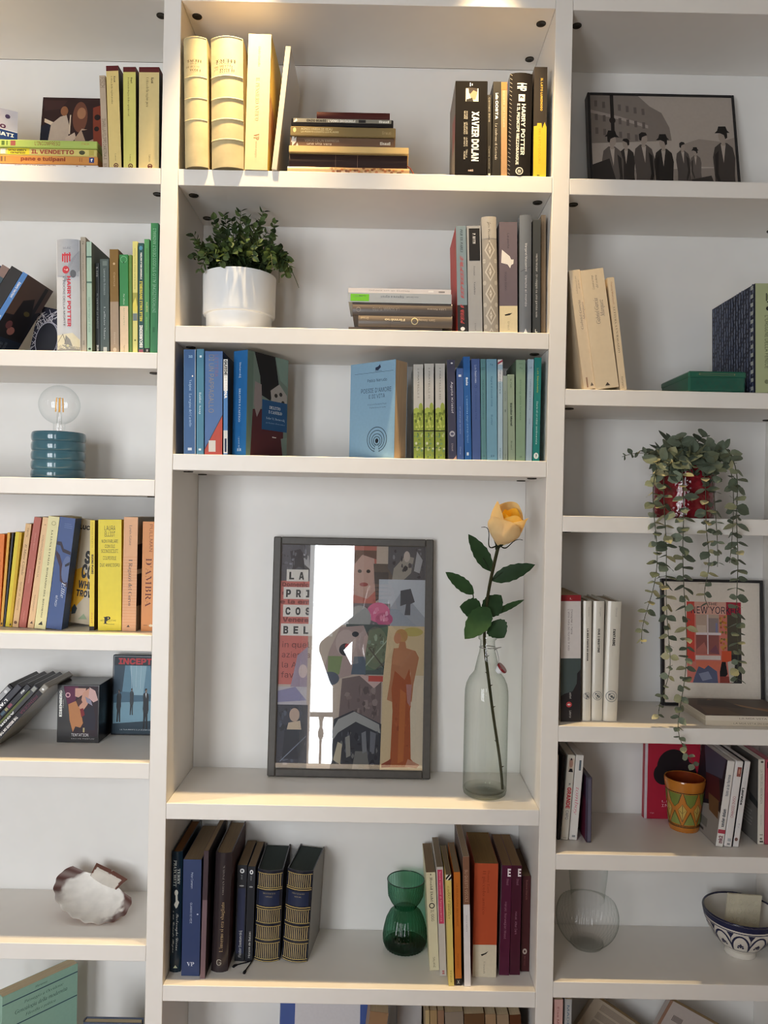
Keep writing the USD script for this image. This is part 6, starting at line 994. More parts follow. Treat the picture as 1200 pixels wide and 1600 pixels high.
col += [('p', [(.13, .5), (.2, .46), (.2, .72), (.06, .72), (.1, .6)], '9a8a9a'), ('e', .17, .57, .03, .03, 'c8b4b0'), ('r', 0, .2, .64, .72, 'b7b0b4'), ('p', [(.0, .66), (.12, .64), (.2, .7), (0, .71)], '8a86a4'),
  ('r', 0, .21, .72, 1, '3f4450'), *blobs(0, .21, .72, 1, 46, ['343a46', '4c5260', '2a303a', '5a6070', '70707c'], 2, .025), ('e', .12, .765, .035, .03, 'b8a090'), ('p', [(.06, .81), (.18, .8), (.2, .88), (.16, .96), (.04, .96)], '2c3440'), ('p', [(.08, .8), (.16, .79), (.17, .83), (.07, .83)], 'c4b098'), ('l', [(.03, .97), (.2, .86)], .002, '8890a0'),
  # upper middle: face cut from a portrait on red
  ('r', .2, .49, 0, .36, 'd6d4d2'), ('r', .48, .66, 0, .26, 'b4685c'), ('p', [(.49, .03), (.64, .03), (.66, .2), (.6, .24), (.5, .22)], 'b8968a'), ('e', .57, .13, .075, .09, 'bd9a8c'), ('p', [(.49, .02), (.66, .02), (.66, .06), (.56, .04), (.5, .09)], '6a4c40'), ('e', .545, .115, .014, .008, '2e2624'), ('e', .605, .115, .014, .008, '2e2624'), ('e', .575, .175, .03, .009, '9a4a48'),
  ('p', [(.64, .08), (.78, .08), (.78, .2), (.66, .25)], '5c5048'), ('p', [(.74, .0), (1, 0), (1, .15), (.8, .16), (.74, .1)], '58565a'), ('p', [(.78, .1), (.86, .04), (.92, .05), (.9, .12), (.82, .17), (.76, .2)], '9c9488'), *blobs(.74, 1, 0, .15, 26, ['4a484c', '6c6a6e', '848284', '38363a'], 3, .022), ('e', .87, .045, .022, .025, 'c0b0a4'), ('p', [(.94, .02), (.98, .06), (.96, .12), (.92, .11)], 'aaa8a8'),
  ('r', .68, 1, .15, .36, 'b9bcc0'), ('p', [(.68, .36), (.84, .2), (1, .32), (1, .36)], '9ca0a6'), ('p', [(.83, .2), (.9, .19), (.93, .25), (.9, .26), (.9, .31), (.86, .31), (.87, .26), (.83, .27)], '4a4c54'),
  # centre: head in profile cut-out, flowers, foliage
  ('r', .49, .76, .26, .36, '6c6468'), *blobs(.49, .76, .26, .36, 24, ['565054', '8a8084', '9c9498', '403c40'], 4, .022), ('e', .68, .3, .08, .045, 'cf6a8c'), ('e', .72, .33, .06, .03, 'b8587c'), *blobs(.6, .76, .27, .35, 14, ['d884a0', 'e0a0b4', 'b04c70'], 5, .02), ('e', .55, .33, .08, .06, '9c9a96'), ('r', .46, .76, .355, .58, '4d5652'), *blobs(.46, .76, .36, .58, 60, ['3c4642', '647068', '2c3430', '7c8a78', '55605a'], 6, .03),
  ('p', [(.42, .37), (.58, .36), (.62, .42), (.6, .52), (.52, .58), (.42, .6), (.34, .62), (.31, .57), (.35, .47)], 'a48e88'), ('e', .46, .44, .07, .06, 'b4a098'), ('e', .525, .4, .024, .012, '2a2a30'), ('e', .46, .47, .045, .028, '2e2c30'), ('e', .47, .455, .016, .012, 'b04040'), ('p', [(.34, .5), (.44, .5), (.42, .58), (.34, .6)], '7c8a5c'), ('e', .36, .6, .06, .03, '555a66'), ('p', [(.62, .38), (.76, .36), (.76, .5), (.66, .56), (.58, .56)], '5f6f58'), *blobs(.6, .75, .39, .54, 26, ['4c5c48', '72826a', '90a088', '3c4a3a'], 7, .022), ('l', [(.6, .54), (.75, .42)], .003, '9aa690'), ('l', [(.62, .46), (.74, .56)], .003, '384038'), ('p', [(.52, .5), (.6, .5), (.6, .58), (.5, .58)], '55606c'),
  # lower middle: dark dress, stone arch and fringe
  ('p', [(.44, .6), (.6, .58), (.71, .6), (.71, .8), (.42, .8)], '72615e'), *blobs(.45, .7, .61, .78, 30, ['665652', '7e6c68', '8a7874', '584a48'], 8, .03), ('p', [(.55, .58), (.66, .64), (.71, .61), (.71, .59)], 'c0a49c'), ('r', .62, .72, .585, .61, 'b84c40'), ('p', [(.39, .78), (.52, .74), (.72, .8), (.72, 1), (.37, 1)], '34343a'), ('p', [(.38, .83), (.42, .78), (.53, .745), (.7, .8), (.71, .84), (.54, .79), (.42, .84), (.38, .88)], '9a9894'),
  *blobs(.39, .71, .82, 1, 50, ['26262c', '44444c', '55555c', '6c6a68', '1c1c22'], 9, .025), ('p', [(.39, .96), (.42, .88), (.45, .89), (.44, .98)], 'b4a890'), ('p', [(.52, 1), (.54, .92), (.62, .92), (.64, 1)], '6c6a66'), ('p', [(.58, .84), (.61, .83), (.62, .92), (.59, .93)], '77777a'), ('p', [(.64, .83), (.68, .84), (.67, .93), (.64, .92)], '6a6a70'), ('p', [(.47, .86), (.5, .85), (.51, .94), (.48, .95)], '88847c'),
  # right: woman in a long orange gown seen from behind
  ('p', [(.75, .36), (1, .36), (1, 1), (.71, 1), (.72, .6)], 'cbb48e'), ('r', .9, 1, .58, .99, 'd5c6ac'), ('e', .92, .385, .07, .02, 'b9a860'), ('p', [(.79, .46), (.86, .455), (.94, .47), (.965, .5), (.93, .62), (.92, .7), (.9, .68), (.91, .56), (.88, .64), (.8, .64), (.79, .7), (.75, .69), (.77, .6), (.78, .5)], 'b07650'), ('e', .84, .405, .045, .032, 'b88a52'), ('e', .815, .415, .025, .024, 'b87c58'), ('p', [(.83, .43), (.87, .43), (.88, .47), (.82, .47)], 'ae734c'),
  ('p', [(.8, .56), (.87, .6), (.9, .55), (.92, .64), (.91, .74), (.92, .95), (.97, .985), (.72, .99), (.78, .95), (.79, .74), (.78, .64)], 'a5552a'), *blobs(.8, .92, .66, .94, 20, ['9a4c24', 'b05e30', '94461f'], 10, .018), ('p', [(.84, .64), (.88, .66), (.87, .96), (.83, .97)], 'b86a34'), ('p', [(.88, .62), (.92, .62), (.91, .72), (.89, .7)], 'b07c72'), ('p', [(.9, .95), (.98, .975), (.96, .99), (.88, .985)], 'c08a70'), ('p', [(.72, .975), (.79, .95), (.78, .985), (.72, .99)], '8a3c22')]
picture('framed_collage', 'grey wood framed collage poster with large white letters, leaning in the tall central niche', 'picture', T(X0, yb, ZB['C4'] + .0004) @ T(0, .018, 0) @ Rx(-tl) @ T(0, -.018, 0), wd, hg, .018, .0185, 'picture_frame_wood', col, glass=True, depth=.006, bevel=.0022)

# bottle and rose --------------------------------------------------------------
yb = .0905; cxb = x_on(757, yb, ZB['C4']); R = .0492; Zb = ZB['C4']
zs_ = at(757, 1068, yb)[2] - Zb; zn = at(757, 1028, yb)[2] - Zb; zt = at(757, 992, yb)[2] - Zb; rn = .0165
t = thing('bottle', 'clear swing-top glass bottle holding a yellow rose', 'bottle', None, T(cxb, yb, Zb + .0003))
out = [(.0001, .006), (R * .6, .004), (R * .86, .0), (R * .97, .004), (R, .012), (R, zs_ - .03), (R * .985, zs_ - .014), (R * .93, zs_), (R * .8, zs_ + .014), (R * .58, zs_ + .028), (rn * 1.3, zn + .002), (rn * 1.08, zn + .016), (rn, zt - .018), (rn * 1.02, zt - .012), (rn * 1.25, zt - .009), (rn * 1.25, zt - .002), (rn * 1.1, zt)]
obj('glass', lathe(out, 64), 'bottle_glass', t, smooth=60)
inn = [(.0001, .011), (R * .7, .009), (R * .9, .010), (R * .955, .016)]
obj('glass_bottom', lathe(inn, 56), 'bottle_glass', t, smooth=60)
a = np.linspace(0, 2 * math.pi, 24); zw = zt - .028
obj('wire_collar', tube(np.c_[(rn + .0015) * np.cos(a), (rn + .0015) * np.sin(a), np.full(24, zw)], .0011, 6), 'steel', t, smooth=True)
wp = spline([(.004, -rn - .002, zw), (.022, -.016, zw + .002), (.03, -.004, zw + .001), (.022, .006, zw - .004), (rn, .006, zw - .008)], 24)
obj('wire_bail', tube(wp, .0011, 6), 'steel', t, smooth=True)
g0 = at(783, 1045, yb - .02) - np.array([cxb, yb, Zb]); wp = spline([(rn + .001, -.006, zw), (.022, -.012, zw - .014), g0 + [-.006, .0, .004]], 18)
obj('wire_arm', tube(wp, .0011, 6), 'steel', t, smooth=True)
ax = unit([.66, -.25, .62]); A_ = trimesh.geometry.align_vectors([0, 0, 1], ax)
def along(prof, n=28): m = lathe(prof, n); m.apply_transform(A_); m.apply_translation(g0); return m
obj('gasket', along([(.0001, .0), (.0125, .0), (.0135, .0015), (.0135, .004), (.0125, .0055), (.0001, .0055)]), 'glaze', t, lin('7a1a20'), smooth=40)
obj('stopper', along([(.0001, -.012), (.006, -.012), (.0095, -.006), (.0105, -.0005), (.0001, -.0003)]), 'white_ceramic', t, smooth=40)

O = np.array([cxb, yb, Zb])
t = thing('rose', 'single yellow rose with dark green leaves standing in the clear bottle', 'flower', None, T(*O))
bp = at(779.5, 850, yb - .085) - O
s_pts = [at(785, 1236, yb - .004) - O, at(780, 1180, yb) - O, at(771, 1120, yb) - O, at(762, 1050, yb) - O, at(757, 1000, yb - .012) - O, at(759, 955, yb - .03) - O, at(765, 915, yb - .052) - O, bp]
s_pts[0][2] = max(s_pts[0][2], .012)
st = spline(s_pts, 60); obj('stem', tube(st, np.linspace(.0031, .0036, 60), 8), 'leaf', t, lin('3c3d22'), smooth=True)
for f, sg in ((.1, 1), (.2, -1), (.33, 1), (.42, 1), (.47, -1), (.54, 1)):
    p = st[int(f * 59)]; obj('thorn', tube([p, p + np.array([sg * .007, -.003, .004])], [.0022, .0003], 6), 'leaf', t, lin('4a3a24'))
# bud: overlapping petals round the axis
axis = unit(at(797, 792, yb - .085) - at(779.5, 850, yb - .085)); axis = unit(axis + np.array([0, -.42, 0])); Hh = .084; A_ = trimesh.geometry.align_vectors([0, 0, 1], axis)
def petal(a0, span, r, h, flare, tip, n=14, m=12, col='efd79a', inner=0.0):
    V, C = [], []
    for i in range(m + 1):
        f = i / m; rr = r * (math.sin(min(f * 1.75 + .12, 1.45)) ** .8) * (1 - .16 * max(0, f - .5) * 2) + flare * max(0, f - .72) ** 2 * 9 * r * .25
        hw = span / 2 * min(1, .35 + f * 1.6) * (math.sqrt(max(0, 1 - ((f - .62) / .42) ** 2)) if f > .62 else 1)
        for j in range(n + 1):
            q = (j / n) * 2 - 1; aa = a0 + q * max(hw, .04); z = h * f + tip * h * (1 - q * q) * f ** 3 * .12 + .0015 * math.sin(5 * aa + 7 * f)
            V.append((rr * math.cos(aa), rr * math.sin(aa), z)); e = (1 - inner) * f
            base = np.array(lin(col)); warm = np.array(lin('e8b048')); C.append(base * (1 - .35 * f ** 2) + warm * .35 * f ** 2)
    F = []
    for i in range(m):
        for j in range(n):
            k = i * (n + 1) + j; F += [(k, k + 1, k + n + 2), (k, k + n + 2, k + n + 1)]
    mm = trimesh.Trimesh(np.array(V), np.array(F), process=False); mm.apply_transform(A_); mm.apply_translation(bp); return mm, np.array(C)
specs = [(0.3, 2.2, .017, .070, 0, .2, 'f0b814'), (2.4, 2.2, .0195, .073, 0, .2, 'f2bc18'), (4.4, 2.2, .022, .074, 0, .3, 'f3c024'), (1.3, 2.3, .029, .076, 0, .4, 'f2c43c'), (3.4, 2.3, .031, .076, .2, .4, 'f2c848'), (5.4, 2.3, .033, .078, .2, .5, 'f2d070'),
         (-.3, 2.2, .040, .077, .9, .7, 'f3e0a8'), (1.8, 2.2, .041, .083, .3, .6, 'f2dca0'), (3.6, 2.3, .041, .087, .1, .7, 'f1d9a0'), (4.75, 2.4, .043, .068, .5, .5, 'f3dfae')]
for a0, span, r, h, fl, tip, c in specs:
    m, cc = petal(a0, span, r, h, fl, tip, col=c); obj('petal', m, 'petal', t, cc, smooth=True)
obj('receptacle', (lambda m: (m.apply_transform(A_), m.apply_translation(bp), m)[2])(lathe([(.0036, -.014), (.0055, -.006), (.010, .001), (.014, .006), (.009, .008), (.0001, .008)], 20)), 'leaf', t, lin('2c3420'), smooth=True)
for pts in ([bp, at(764, 836, yb - .12) - O, at(762, 826, yb - .125) - O, at(752, 824, yb - .13) - O], [bp, at(797, 851, yb - .115) - O, at(806, 844, yb - .125) - O, at(817, 844, yb - .13) - O]):
    obj('sepal', tube(spline(pts, 14), np.linspace(.0016, .0006, 14), 6), 'leaf', t, lin('2a2f1e'), smooth=True)
def rleaf(b, tip_, w, yb1=0.0, yb2=0.0, nrm=(0, -1, .25), c='2f4a2c'):
    sh_ = -.052 if b[1] < 920 else -.028; p = at(b[0], b[1], yb + yb1 + sh_) - O; q = at(tip_[0], tip_[1], yb + yb2 + sh_) - O; l = np.linalg.norm(q - p)
    obj('leaf', leaf(p, q - p, np.array(nrm, float), l, w, n=12, fold=.18, curl=.06, tip=.8, serr=.05), 'leaf', t, lin(c), smooth=True)
for a_, b_ in (((767, 893), (754, 872)), ((769, 907), (785, 894)), ((741, 944), (739, 928))): obj('leaf_stalk', tube([at(*a_, yb + (-.052 if a_[1] < 920 else -.028)) - O, at(*b_, yb + (-.055 if a_[1] < 920 else -.03)) - O], .0011, 6), 'leaf', t, lin('2c3a22'))
rleaf((767, 892), (733, 834), .036, nrm=(.2, -1, .2)); rleaf((769, 907), (836, 881), .036, yb2=-.01, nrm=(-.2, -1, .4), c='2b4429')
rleaf((740, 928), (697, 893), .032, nrm=(.3, -1, .3), c='35522f'); rleaf((752, 952), (719, 948), .045, yb1=-.005, yb2=-.02, nrm=(0, -1, .1), c='304c2c')
rleaf((757, 960), (784, 930), .048, yb1=-.01, yb2=.0, nrm=(0, -1, 0), c='2b4528'); rleaf((773, 960), (819, 935), .018, yb2=.01, nrm=(0, -.6, .8), c='34502e')
rleaf((764, 950), (727, 998), .052, yb1=-.02, yb2=-.05, nrm=(.1, -1, .3), c='3a5a34'); rleaf((768, 972), (788, 996), .05, yb1=-.01, yb2=-.03, nrm=(0, -1, .2), c='2e4a2b')
obj('leaf_stalk', tube([at(758, 955, yb - .03) - O, at(740, 944, yb - .028) - O], .0011, 6), 'leaf', t, lin('2c3a22')); obj('leaf_stalk', tube([at(760, 965, yb - .026) - O, at(773, 960, yb - .028) - O], .0011, 6), 'leaf', t, lin('2c3a22'))

# green bulb vase -------------------------------------------------------------
_, yv, _ = ground(633, 1493, ZB['C5']); Rm_ = .047; yv = yv + Rm_ * .8; cx = x_on(633, yv, ZB['C5'] + .06)
zv = lambda v, off=0: at(633, v, yv + off)[2] - ZB['C5']
R1 = (x_on(667.5, yv, ZB['C5'] + .03) - x_on(599, yv, ZB['C5'] + .03)) / 2; R2 = (x_on(663.5, yv, ZB['C5'] + .18) - x_on(606, yv, ZB['C5'] + .18)) / 2; Rw = R2 * .56
zt_ = zv(1374); zw_ = zv(1417)
prf = [(.0001, .002), (R1 * .72, .0), (R1 * .9, .003), (R1 * .99, .016), (R1, .03), (R1 * .96, zw_ * .48), (R1 * .86, zw_ * .7), (R1 * .7, zw_ * .88), (Rw * 1.05, zw_ * .97), (Rw, zw_), (Rw * 1.1, zw_ + .005), (R2 * .8, zw_ + .016), (R2 * .95, zw_ + .03), (R2 * .97, zt_ - .02), (R2, zt_)]
t = thing('bulb_vase', 'dark green ribbed hourglass bulb vase beside the cream paperback', 'vase', None, T(cx, yv, ZB['C5'] + .0003))
obj('glass', lathe(prf, 144, flute=36, amp=.0007), 'green_glass', t, smooth=60)
a = np.linspace(0, 2 * math.pi, 49); obj('rim', tube(np.c_[R2 * np.cos(a), R2 * np.sin(a), np.full(49, zt_)], .0012, 6, caps=False), 'glaze', t, lin('12352a'), smooth=True)
obj('glass_bottom', lathe([(.0001, .006), (R1 * .8, .005), (R1 * .94, .010)], 48), 'green_glass', t, smooth=60)

# scallop shell ------------------------------------------------------------------
xs_, ysx, _ = ground(128, 1441, ZB['L6'])
Rs = .114; nT, nR = 91, 26; Vt_, Ct = [], []
for i in range(nR + 1):
    r = i / nR
    for j in range(nT):
        th = rad(-74 + 148 * j / (nT - 1)); k = abs(th) / rad(74)
        rim = 1 - .28 * k ** 4 - .06 * k ** 2; rr = r * Rs * rim * (1 + .014 * math.cos(th * 26) * r ** 4)
        x = rr * math.sin(th) * 1.2; b = rr * math.cos(th)
        dep = .030 * (1 - (2 * min(r, 1) - .9) ** 2 * .82) * (1 - .55 * k ** 2) + .0011 * math.cos(th * 26) * r ** 3
        Vt_.append((x, b, -max(dep, .0)))
        nz = meshkit.fbm(np.array([x * 60 + 9, b * 60, 3.0]), 3, 2); edge = max(0, (r - (.86 - .36 * k ** 3 * (.8 if j < nT / 2 else 1) + .3 * (nz - .5))) / .1); edge = min(1, edge) * min(1, max(0, (k - .28) / .25))
        st_ = .8 + .2 * math.cos(th * 26); w_ = np.array(lin('efebe4')); br = np.array(lin('5a3630')); Ct.append(w_ * (1 - edge * (.5 + .5 * st_)) + br * edge * (.5 + .5 * st_))
Vt_ = np.array(Vt_); Ct = np.array(Ct); F = []
for i in range(nR):
    for j in range(nT - 1):
        k = i * nT + j; F += [(k, k + 1, k + nT + 1), (k, k + nT + 1, k + nT)]
F = np.array(F); n = len(Vt_); back = Vt_ + [0, 0, -.0016]
ring = [i * nT for i in range(nR + 1)] + [nR * nT + j for j in range(1, nT)] + [i * nT + nT - 1 for i in range(nR - 1, -1, -1)]
side = []
for p, q in zip(ring, ring[1:]): side += [(p, q, n + q), (p, n + q, n + p)]
shell_m = trimesh.Trimesh(np.vstack([Vt_, back]), np.vstack([F, F[:, ::-1] + n, np.array(side)]), process=False)
ear = Polygon([(-.046, -.013), (-.003, -.015), (0, -.010), (.003, -.015), (.046, -.013), (.042, .004), (.039, .018), (.02, .021), (0, .022), (-.02, .021), (-.037, .018), (-.041, .004)])
earm = trimesh.creation.extrude_polygon(ear, .0022, engine='earcut'); earm = trimesh.Trimesh(*trimesh.remesh.subdivide_to_size(earm.vertices, earm.faces, .005, max_iter=8), process=False); earm.apply_translation((0, 0, -.007)); earm.vertices[:, 2] -= .10 * np.abs(earm.vertices[:, 1]); 
ce = np.array([np.array(lin('e2dbd0')) if (abs(v[0]) < .036 and v[1] > -.005) else np.array(lin('6a4236')) for v in earm.vertices])
# local: x right, b along the fan, z towards the viewer; the fan points down to the front
Bz = unit([.04, -.55, .83]); b0 = unit(np.cross([1, 0, 0], Bz)); b0 = b0 if b0[1] < 0 else -b0; x0 = unit(np.cross(b0, Bz)); x0 = x0 if x0[0] > 0 else -x0; ph = rad(24)
Bb = math.cos(ph) * b0 - math.sin(ph) * x0; Bx = math.cos(ph) * x0 + math.sin(ph) * b0
Ms = np.eye(4); Ms[:3, 0], Ms[:3, 1], Ms[:3, 2] = Bx, Bb, Bz
allv = np.vstack([shell_m.vertices]) @ Ms[:3, :3].T; hg_ = at(153, 1373, .12); 
Ms[:3, 3] = (hg_[0] + .004, .172, ZB['L6'] + .0004 - allv[:, 2].min())
t = thing('scallop_shell', 'open white scallop shell with brown blotched edges', 'shell', None, Ms)
obj('valve', shell_m, 'vellum', t, np.vstack([Ct, np.tile(lin('c89a78'), (n, 1))]), smooth=True)
obj('hinge_ears', earm, 'vellum', t, ce, smooth=False)

# painted cup ---------------------------------------------------------------------
_, yq, _ = ground(1072, 1300, ZB['R5']); yq += .024; cx = x_on(1069, yq, ZB['R5'] + .04)
Rt = (x_on(1104, yq, ZB['R5'] + .1) - x_on(1043.6, yq, ZB['R5'] + .1)) / 2; Rb = (x_on(1095, yq, ZB['R5']) - x_on(1050.5, yq, ZB['R5'])) / 2; hc = at(1073, 1214, yq)[2] - ZB['R5']
t = thing('painted_cup', 'ochre and green painted ceramic cup in front of the red book', 'cup', None, T(cx, yq, ZB['R5'] + .0003))
rad_at = lambda z: Rb + (Rt - Rb) * (z / hc)
obj('body', lathe([(.0001, 0), (Rb * .97, 0), (Rb, .003), (rad_at(.012), .012), (rad_at(.013) * .985, .014), (rad_at(hc * .8), hc * .8), (rad_at(hc * .83) * 1.03, hc * .84), (Rt * 1.03, hc * .96), (Rt, hc), (Rt * .94, hc), (Rt * .86, hc * .6), (Rb * .85, .01), (.0001, .01)], 64), 'glaze', t, lin('b8722a'), smooth=40)
obj('glaze_inside', lathe([(Rt * .935, hc - .001), (Rt * .855, hc * .6), (Rb * .845, .0115), (.0001, .0115)], 48), 'glaze', t, lin('8a3a1c'), smooth=True)
C_ = 2 * math.pi * (Rt + Rb) / 2; P = Print(C_, hc, sub=.005); N = 7
P.run([('r', 0, 1, .21, .225, '2a2416'), ('r', 0, 1, .86, .872, '2a2416'), ('r', 0, 1, .885, .9, '2a2416')], False)
for k in range(N):
    c = (k + .5) / N; w = .5 / N
    P.run([('p', [(c - w, .235), (c - w * .15, .235), (c - w * .5, .42), (c - w, .5)], '6f7a34'), ('p', [(c + w, .235), (c + w * .15, .235), (c + w * .5, .42), (c + w, .5)], '6f7a34'), ('l', [(c - w * .12, .235), (c - w * .5, .42), (c - w, .5)], .0011, '2a2416'), ('l', [(c + w * .12, .235), (c + w * .5, .42), (c + w, .5)], .0011, '2a2416'),
           ('p', [(c, .44), (c + w * .55, .56), (c, .78), (c - w * .55, .56)], 'b99a48'), ('l', [(c, .44), (c + w * .55, .56), (c, .78), (c - w * .55, .56), (c, .44)], .0011, '2a2416'), ('l', [(c, .46), (c, .76)], .001, '2a2416'), ('l', [(c, .62), (c + w * .4, .56)], .001, '2a2416'), ('l', [(c, .62), (c - w * .4, .56)], .001, '2a2416'),
           ('p', [(c - w, .6), (c - w * .2, .84), (c - w, .84)], '7c8440'), ('p', [(c + w, .6), (c + w * .2, .84), (c + w, .84)], '7c8440'), ('l', [(c - w, .58), (c - w * .16, .85)], .0011, '2a2416'), ('l', [(c + w, .58), (c + w * .16, .85)], .0011, '2a2416')])
m, c = P.place(lambda V: np.c_[(rad_at(V[:, 1]) + .0002 + V[:, 2] * .3) * np.cos(V[:, 0] / C_ * 2 * math.pi - 1.6), (rad_at(V[:, 1]) + .0002 + V[:, 2] * .3) * np.sin(V[:, 0] / C_ * 2 * math.pi - 1.6), V[:, 1]])
obj('painted_pattern', m, 'ink', t, c, smooth=True)

# clear ribbed vase -----------------------------------------------------------------
_, yg, _ = ground(917, 1487, ZB['R6']); Rg = .0655; yg += Rg * .45; cx = x_on(917.5, yg, ZB['R6'] + .06); Rg = (x_on(965, yg, ZB['R6'] + .06) - x_on(870, yg, ZB['R6'] + .06)) / 2
zc = Rg * .93; zn = at(917, 1404, yg)[2] - ZB['R6']; rn = (x_on(943, yg, ZB['R6'] + .12) - x_on(893, yg, ZB['R6'] + .12)) / 2; ztop = .236
pr = [(.0001, .003), (Rg * .42, .0), (Rg * .52, .002)]
for a in np.linspace(-1.02, math.asin(min(.9, (zn - .008 - zc) / (Rg * .98))), 20): pr.append((Rg * math.cos(a), zc + Rg * .98 * math.sin(a)))
pr += [(rn * 1.02, zn), (rn * 1.06, zn + .02), (rn * 1.15, zn + .05), (rn * 1.32, ztop)]
t = thing('ribbed_vase', 'clear ribbed glass vase with a round belly beside the upright', 'vase', None, T(cx, yg, ZB['R6'] + .0003))
obj('glass', lathe(pr, 168, flute=42, amp=.0011, frng=(.004, zn - .006)), 'clear_ribbed_glass', t, smooth=60)
obj('glass_bottom', lathe([(.0001, .007), (Rg * .44, .006), (Rg * .52, .010)], 48), 'clear_ribbed_glass', t, smooth=60)

# bowl and tile ---------------------------------------------------------------------
_, yw, _ = ground(1166, 1497, ZB['R6']); Rf = .036; yw = yw + Rf * .7; cx = x_on(1157, yw, ZB['R6'] + .06); Ro = cx - x_on(1101.4, yw, ZB['R6'] + .085); Rf = .034; hb = .082
for _ in range(4):
    hb = at(1101.4, 1421, yw)[2] - ZB['R6']
t = thing('bowl', 'white bowl with navy arches and rim holding a cream tile', 'bowl', None, T(cx, yw, ZB['R6'] + .0003))
prof = [(Rf, .0), (Rf * .98, .010), (Rf * 1.06, .0145), (Ro * .66, hb * .34), (Ro * .84, hb * .56), (Ro * .95, hb * .8), (Ro, hb)]
full = [(.0001, .004), (Rf * .85, .003), (Rf * .92, 0)] + prof + [(Ro * .985, hb + .0015), (Ro * .955, hb), (Ro * .9, hb * .78), (Ro * .76, hb * .5), (Ro * .5, hb * .28), (.0001, hb * .24)]
obj('body', lathe(full, 80), 'glaze', t, lin('d9d3c8'), smooth=40)
pz = np.array([p[1] for p in prof]); prr = np.array([p[0] for p in prof]); Ra = lambda z: np.interp(z, pz, prr)
C_ = 2 * math.pi * Ro * .85; P = Print(C_, hb, sub=.005); NV = '1d2142'; N = 11
P.run([('r', 0, 1, .0, .13, NV), ('r', 0, 1, .17, .19, NV), ('r', 0, 1, .735, .75, NV)])
for k in range(N):
    c = (k + .5) / N; w = .5 / N; arc = [(c + w * math.cos(a), .70 - .44 * math.sin(a)) for a in np.linspace(0, math.pi, 14)]
    P.run([('l', arc, .0042, NV), ('e', c, .54, .006, .075, NV), ('e', c, .54, .016, .03, NV), ('e', c - .013, .6, .006, .03, NV), ('e', c + .013, .6, .006, .03, NV), ('p', [(c + w - .016, .2), (c + w + .016, .2), (c + w, .36)], NV), ('l', [(c + w, .2), (c + w, .45)], .001, NV)])
m, c = P.place(lambda V: np.c_[(Ra(V[:, 1]) + .0005) * np.cos(V[:, 0] / C_ * 2 * math.pi), (Ra(V[:, 1]) + .0005) * np.sin(V[:, 0] / C_ * 2 * math.pi), V[:, 1]])
obj('painted_pattern', m, 'ink', t, c, smooth=True)
a = np.linspace(0, 2 * math.pi, 61); obj('rim', tube(np.c_[Ro * .978 * np.cos(a), Ro * .978 * np.sin(a), np.full(61, hb + .0012)], .0022, 8, caps=False), 'glaze', t, lin('1a1d3a'), smooth=True)
xa = x_on(1131, yw - .005, ZB['R6'] + .1); xb = x_on(1186, yw - .005, ZB['R6'] + .1); zt_ = at(1131, 1392, yw)[2]; hz = .08
t = thing('tile', 'square cream tile with a faint dotted relief standing in the navy and white bowl', 'tile', None, T(xa, yw - .012, zt_ - hz) @ Rz(rad(4)) @ Ry(rad(5)))
obj('tile_body', cbox(0, xb - xa, 0, .006, 0, hz, .0008), 'vellum', t, lin('d0c8b0'))
for i in range(4):
    for j in range(3):
        a = np.linspace(0, 2 * math.pi, 17); x0, z0 = .012 + i * .0185, hz - .018 - j * .02
        obj('relief_ring', tube(np.c_[x0 + .006 * np.cos(a), np.full(17, -.0002), z0 + .006 * np.sin(a)], .0008, 5, caps=False), 'vellum', t, lin('d8d0ba'), smooth=True)

# ---------------------------------------------------------------- the photographer, seen only as a reflection in the collage's glass
import manifold3d as m3
def chain(*js):
    """Hulls of spheres along joints (x, y, z, radius)."""
    o = []
    for a, b in zip(js, js[1:]):
        o.append(m3.Manifold.batch_hull([m3.Manifold.sphere(j[3], 24).translate(j[:3]) for j in (a, b)]))
    return o
def fuse(parts, edge=.014, it=8):
    m = m3.Manifold.batch_boolean(parts, m3.OpType.Add).refine_to_length(edge).to_mesh()
    t_ = trimesh.Trimesh(m.vert_properties[:, :3], m.tri_verts, process=True); trimesh.smoothing.filter_taubin(t_, iterations=it); return t_
px_, py_ = .03, -1.90
t = thing('person', 'person in dark clothes holding up a phone, reflected in the framed collage glass', 'person', None, T(px_, py_, 0))
hx, hy, hz = .02, .225, 1.70                     # between the hands, at the phone
def hand(s):
    """Palm beside the phone with four curled fingers in front of it and the thumb behind."""
    w_ = (hx + s * .052, hy - .02, hz - .015); p = chain((w_[0] - s * -.012, w_[1], w_[2] - .035, .021), (hx + s * .047, hy - .012, hz + .03, .020)) + chain((hx + s * .047, hy - .012, hz + .03, .020), (hx + s * .045, hy - .008, hz + .05, .017))
    for k in range(4):
        z = hz + .058 - k * .019; L_ = (.85, 1.0, .95, .78)[k]
        p += chain((hx + s * .046, hy - .006, z, .0095), (hx + s * .045, hy + .014, z + .004, .009), (hx + s * (.045 - .03 * L_), hy + .018, z + .006, .008), (hx + s * (.045 - .05 * L_), hy + .015, z + .006, .0072))
    p += chain((hx + s * .047, hy - .016, hz + .002, .012), (hx + s * .036, hy - .026, hz + .026, .010), (hx + s * .018, hy - .024, hz + .046, .0085))
    return p
Ls, Rs_ = (-.165, 0, 1.31), (.165, 0, 1.31); Le, Re = (-.22, .185, 1.46), (.25, .17, 1.46); Lw, Rw_ = (hx - .062, hy - .02, hz - .06), (hx + .062, hy - .02, hz - .06)
legs = []
for s in (-1, 1): legs += chain((s * .085, 0, .86, .085), (s * .095, .012, .46, .055), (s * .10, -.01, .09, .038)) + chain((s * .10, -.02, .045, .036), (s * .105, .10, .035, .032), (s * .11, .16, .028, .024))
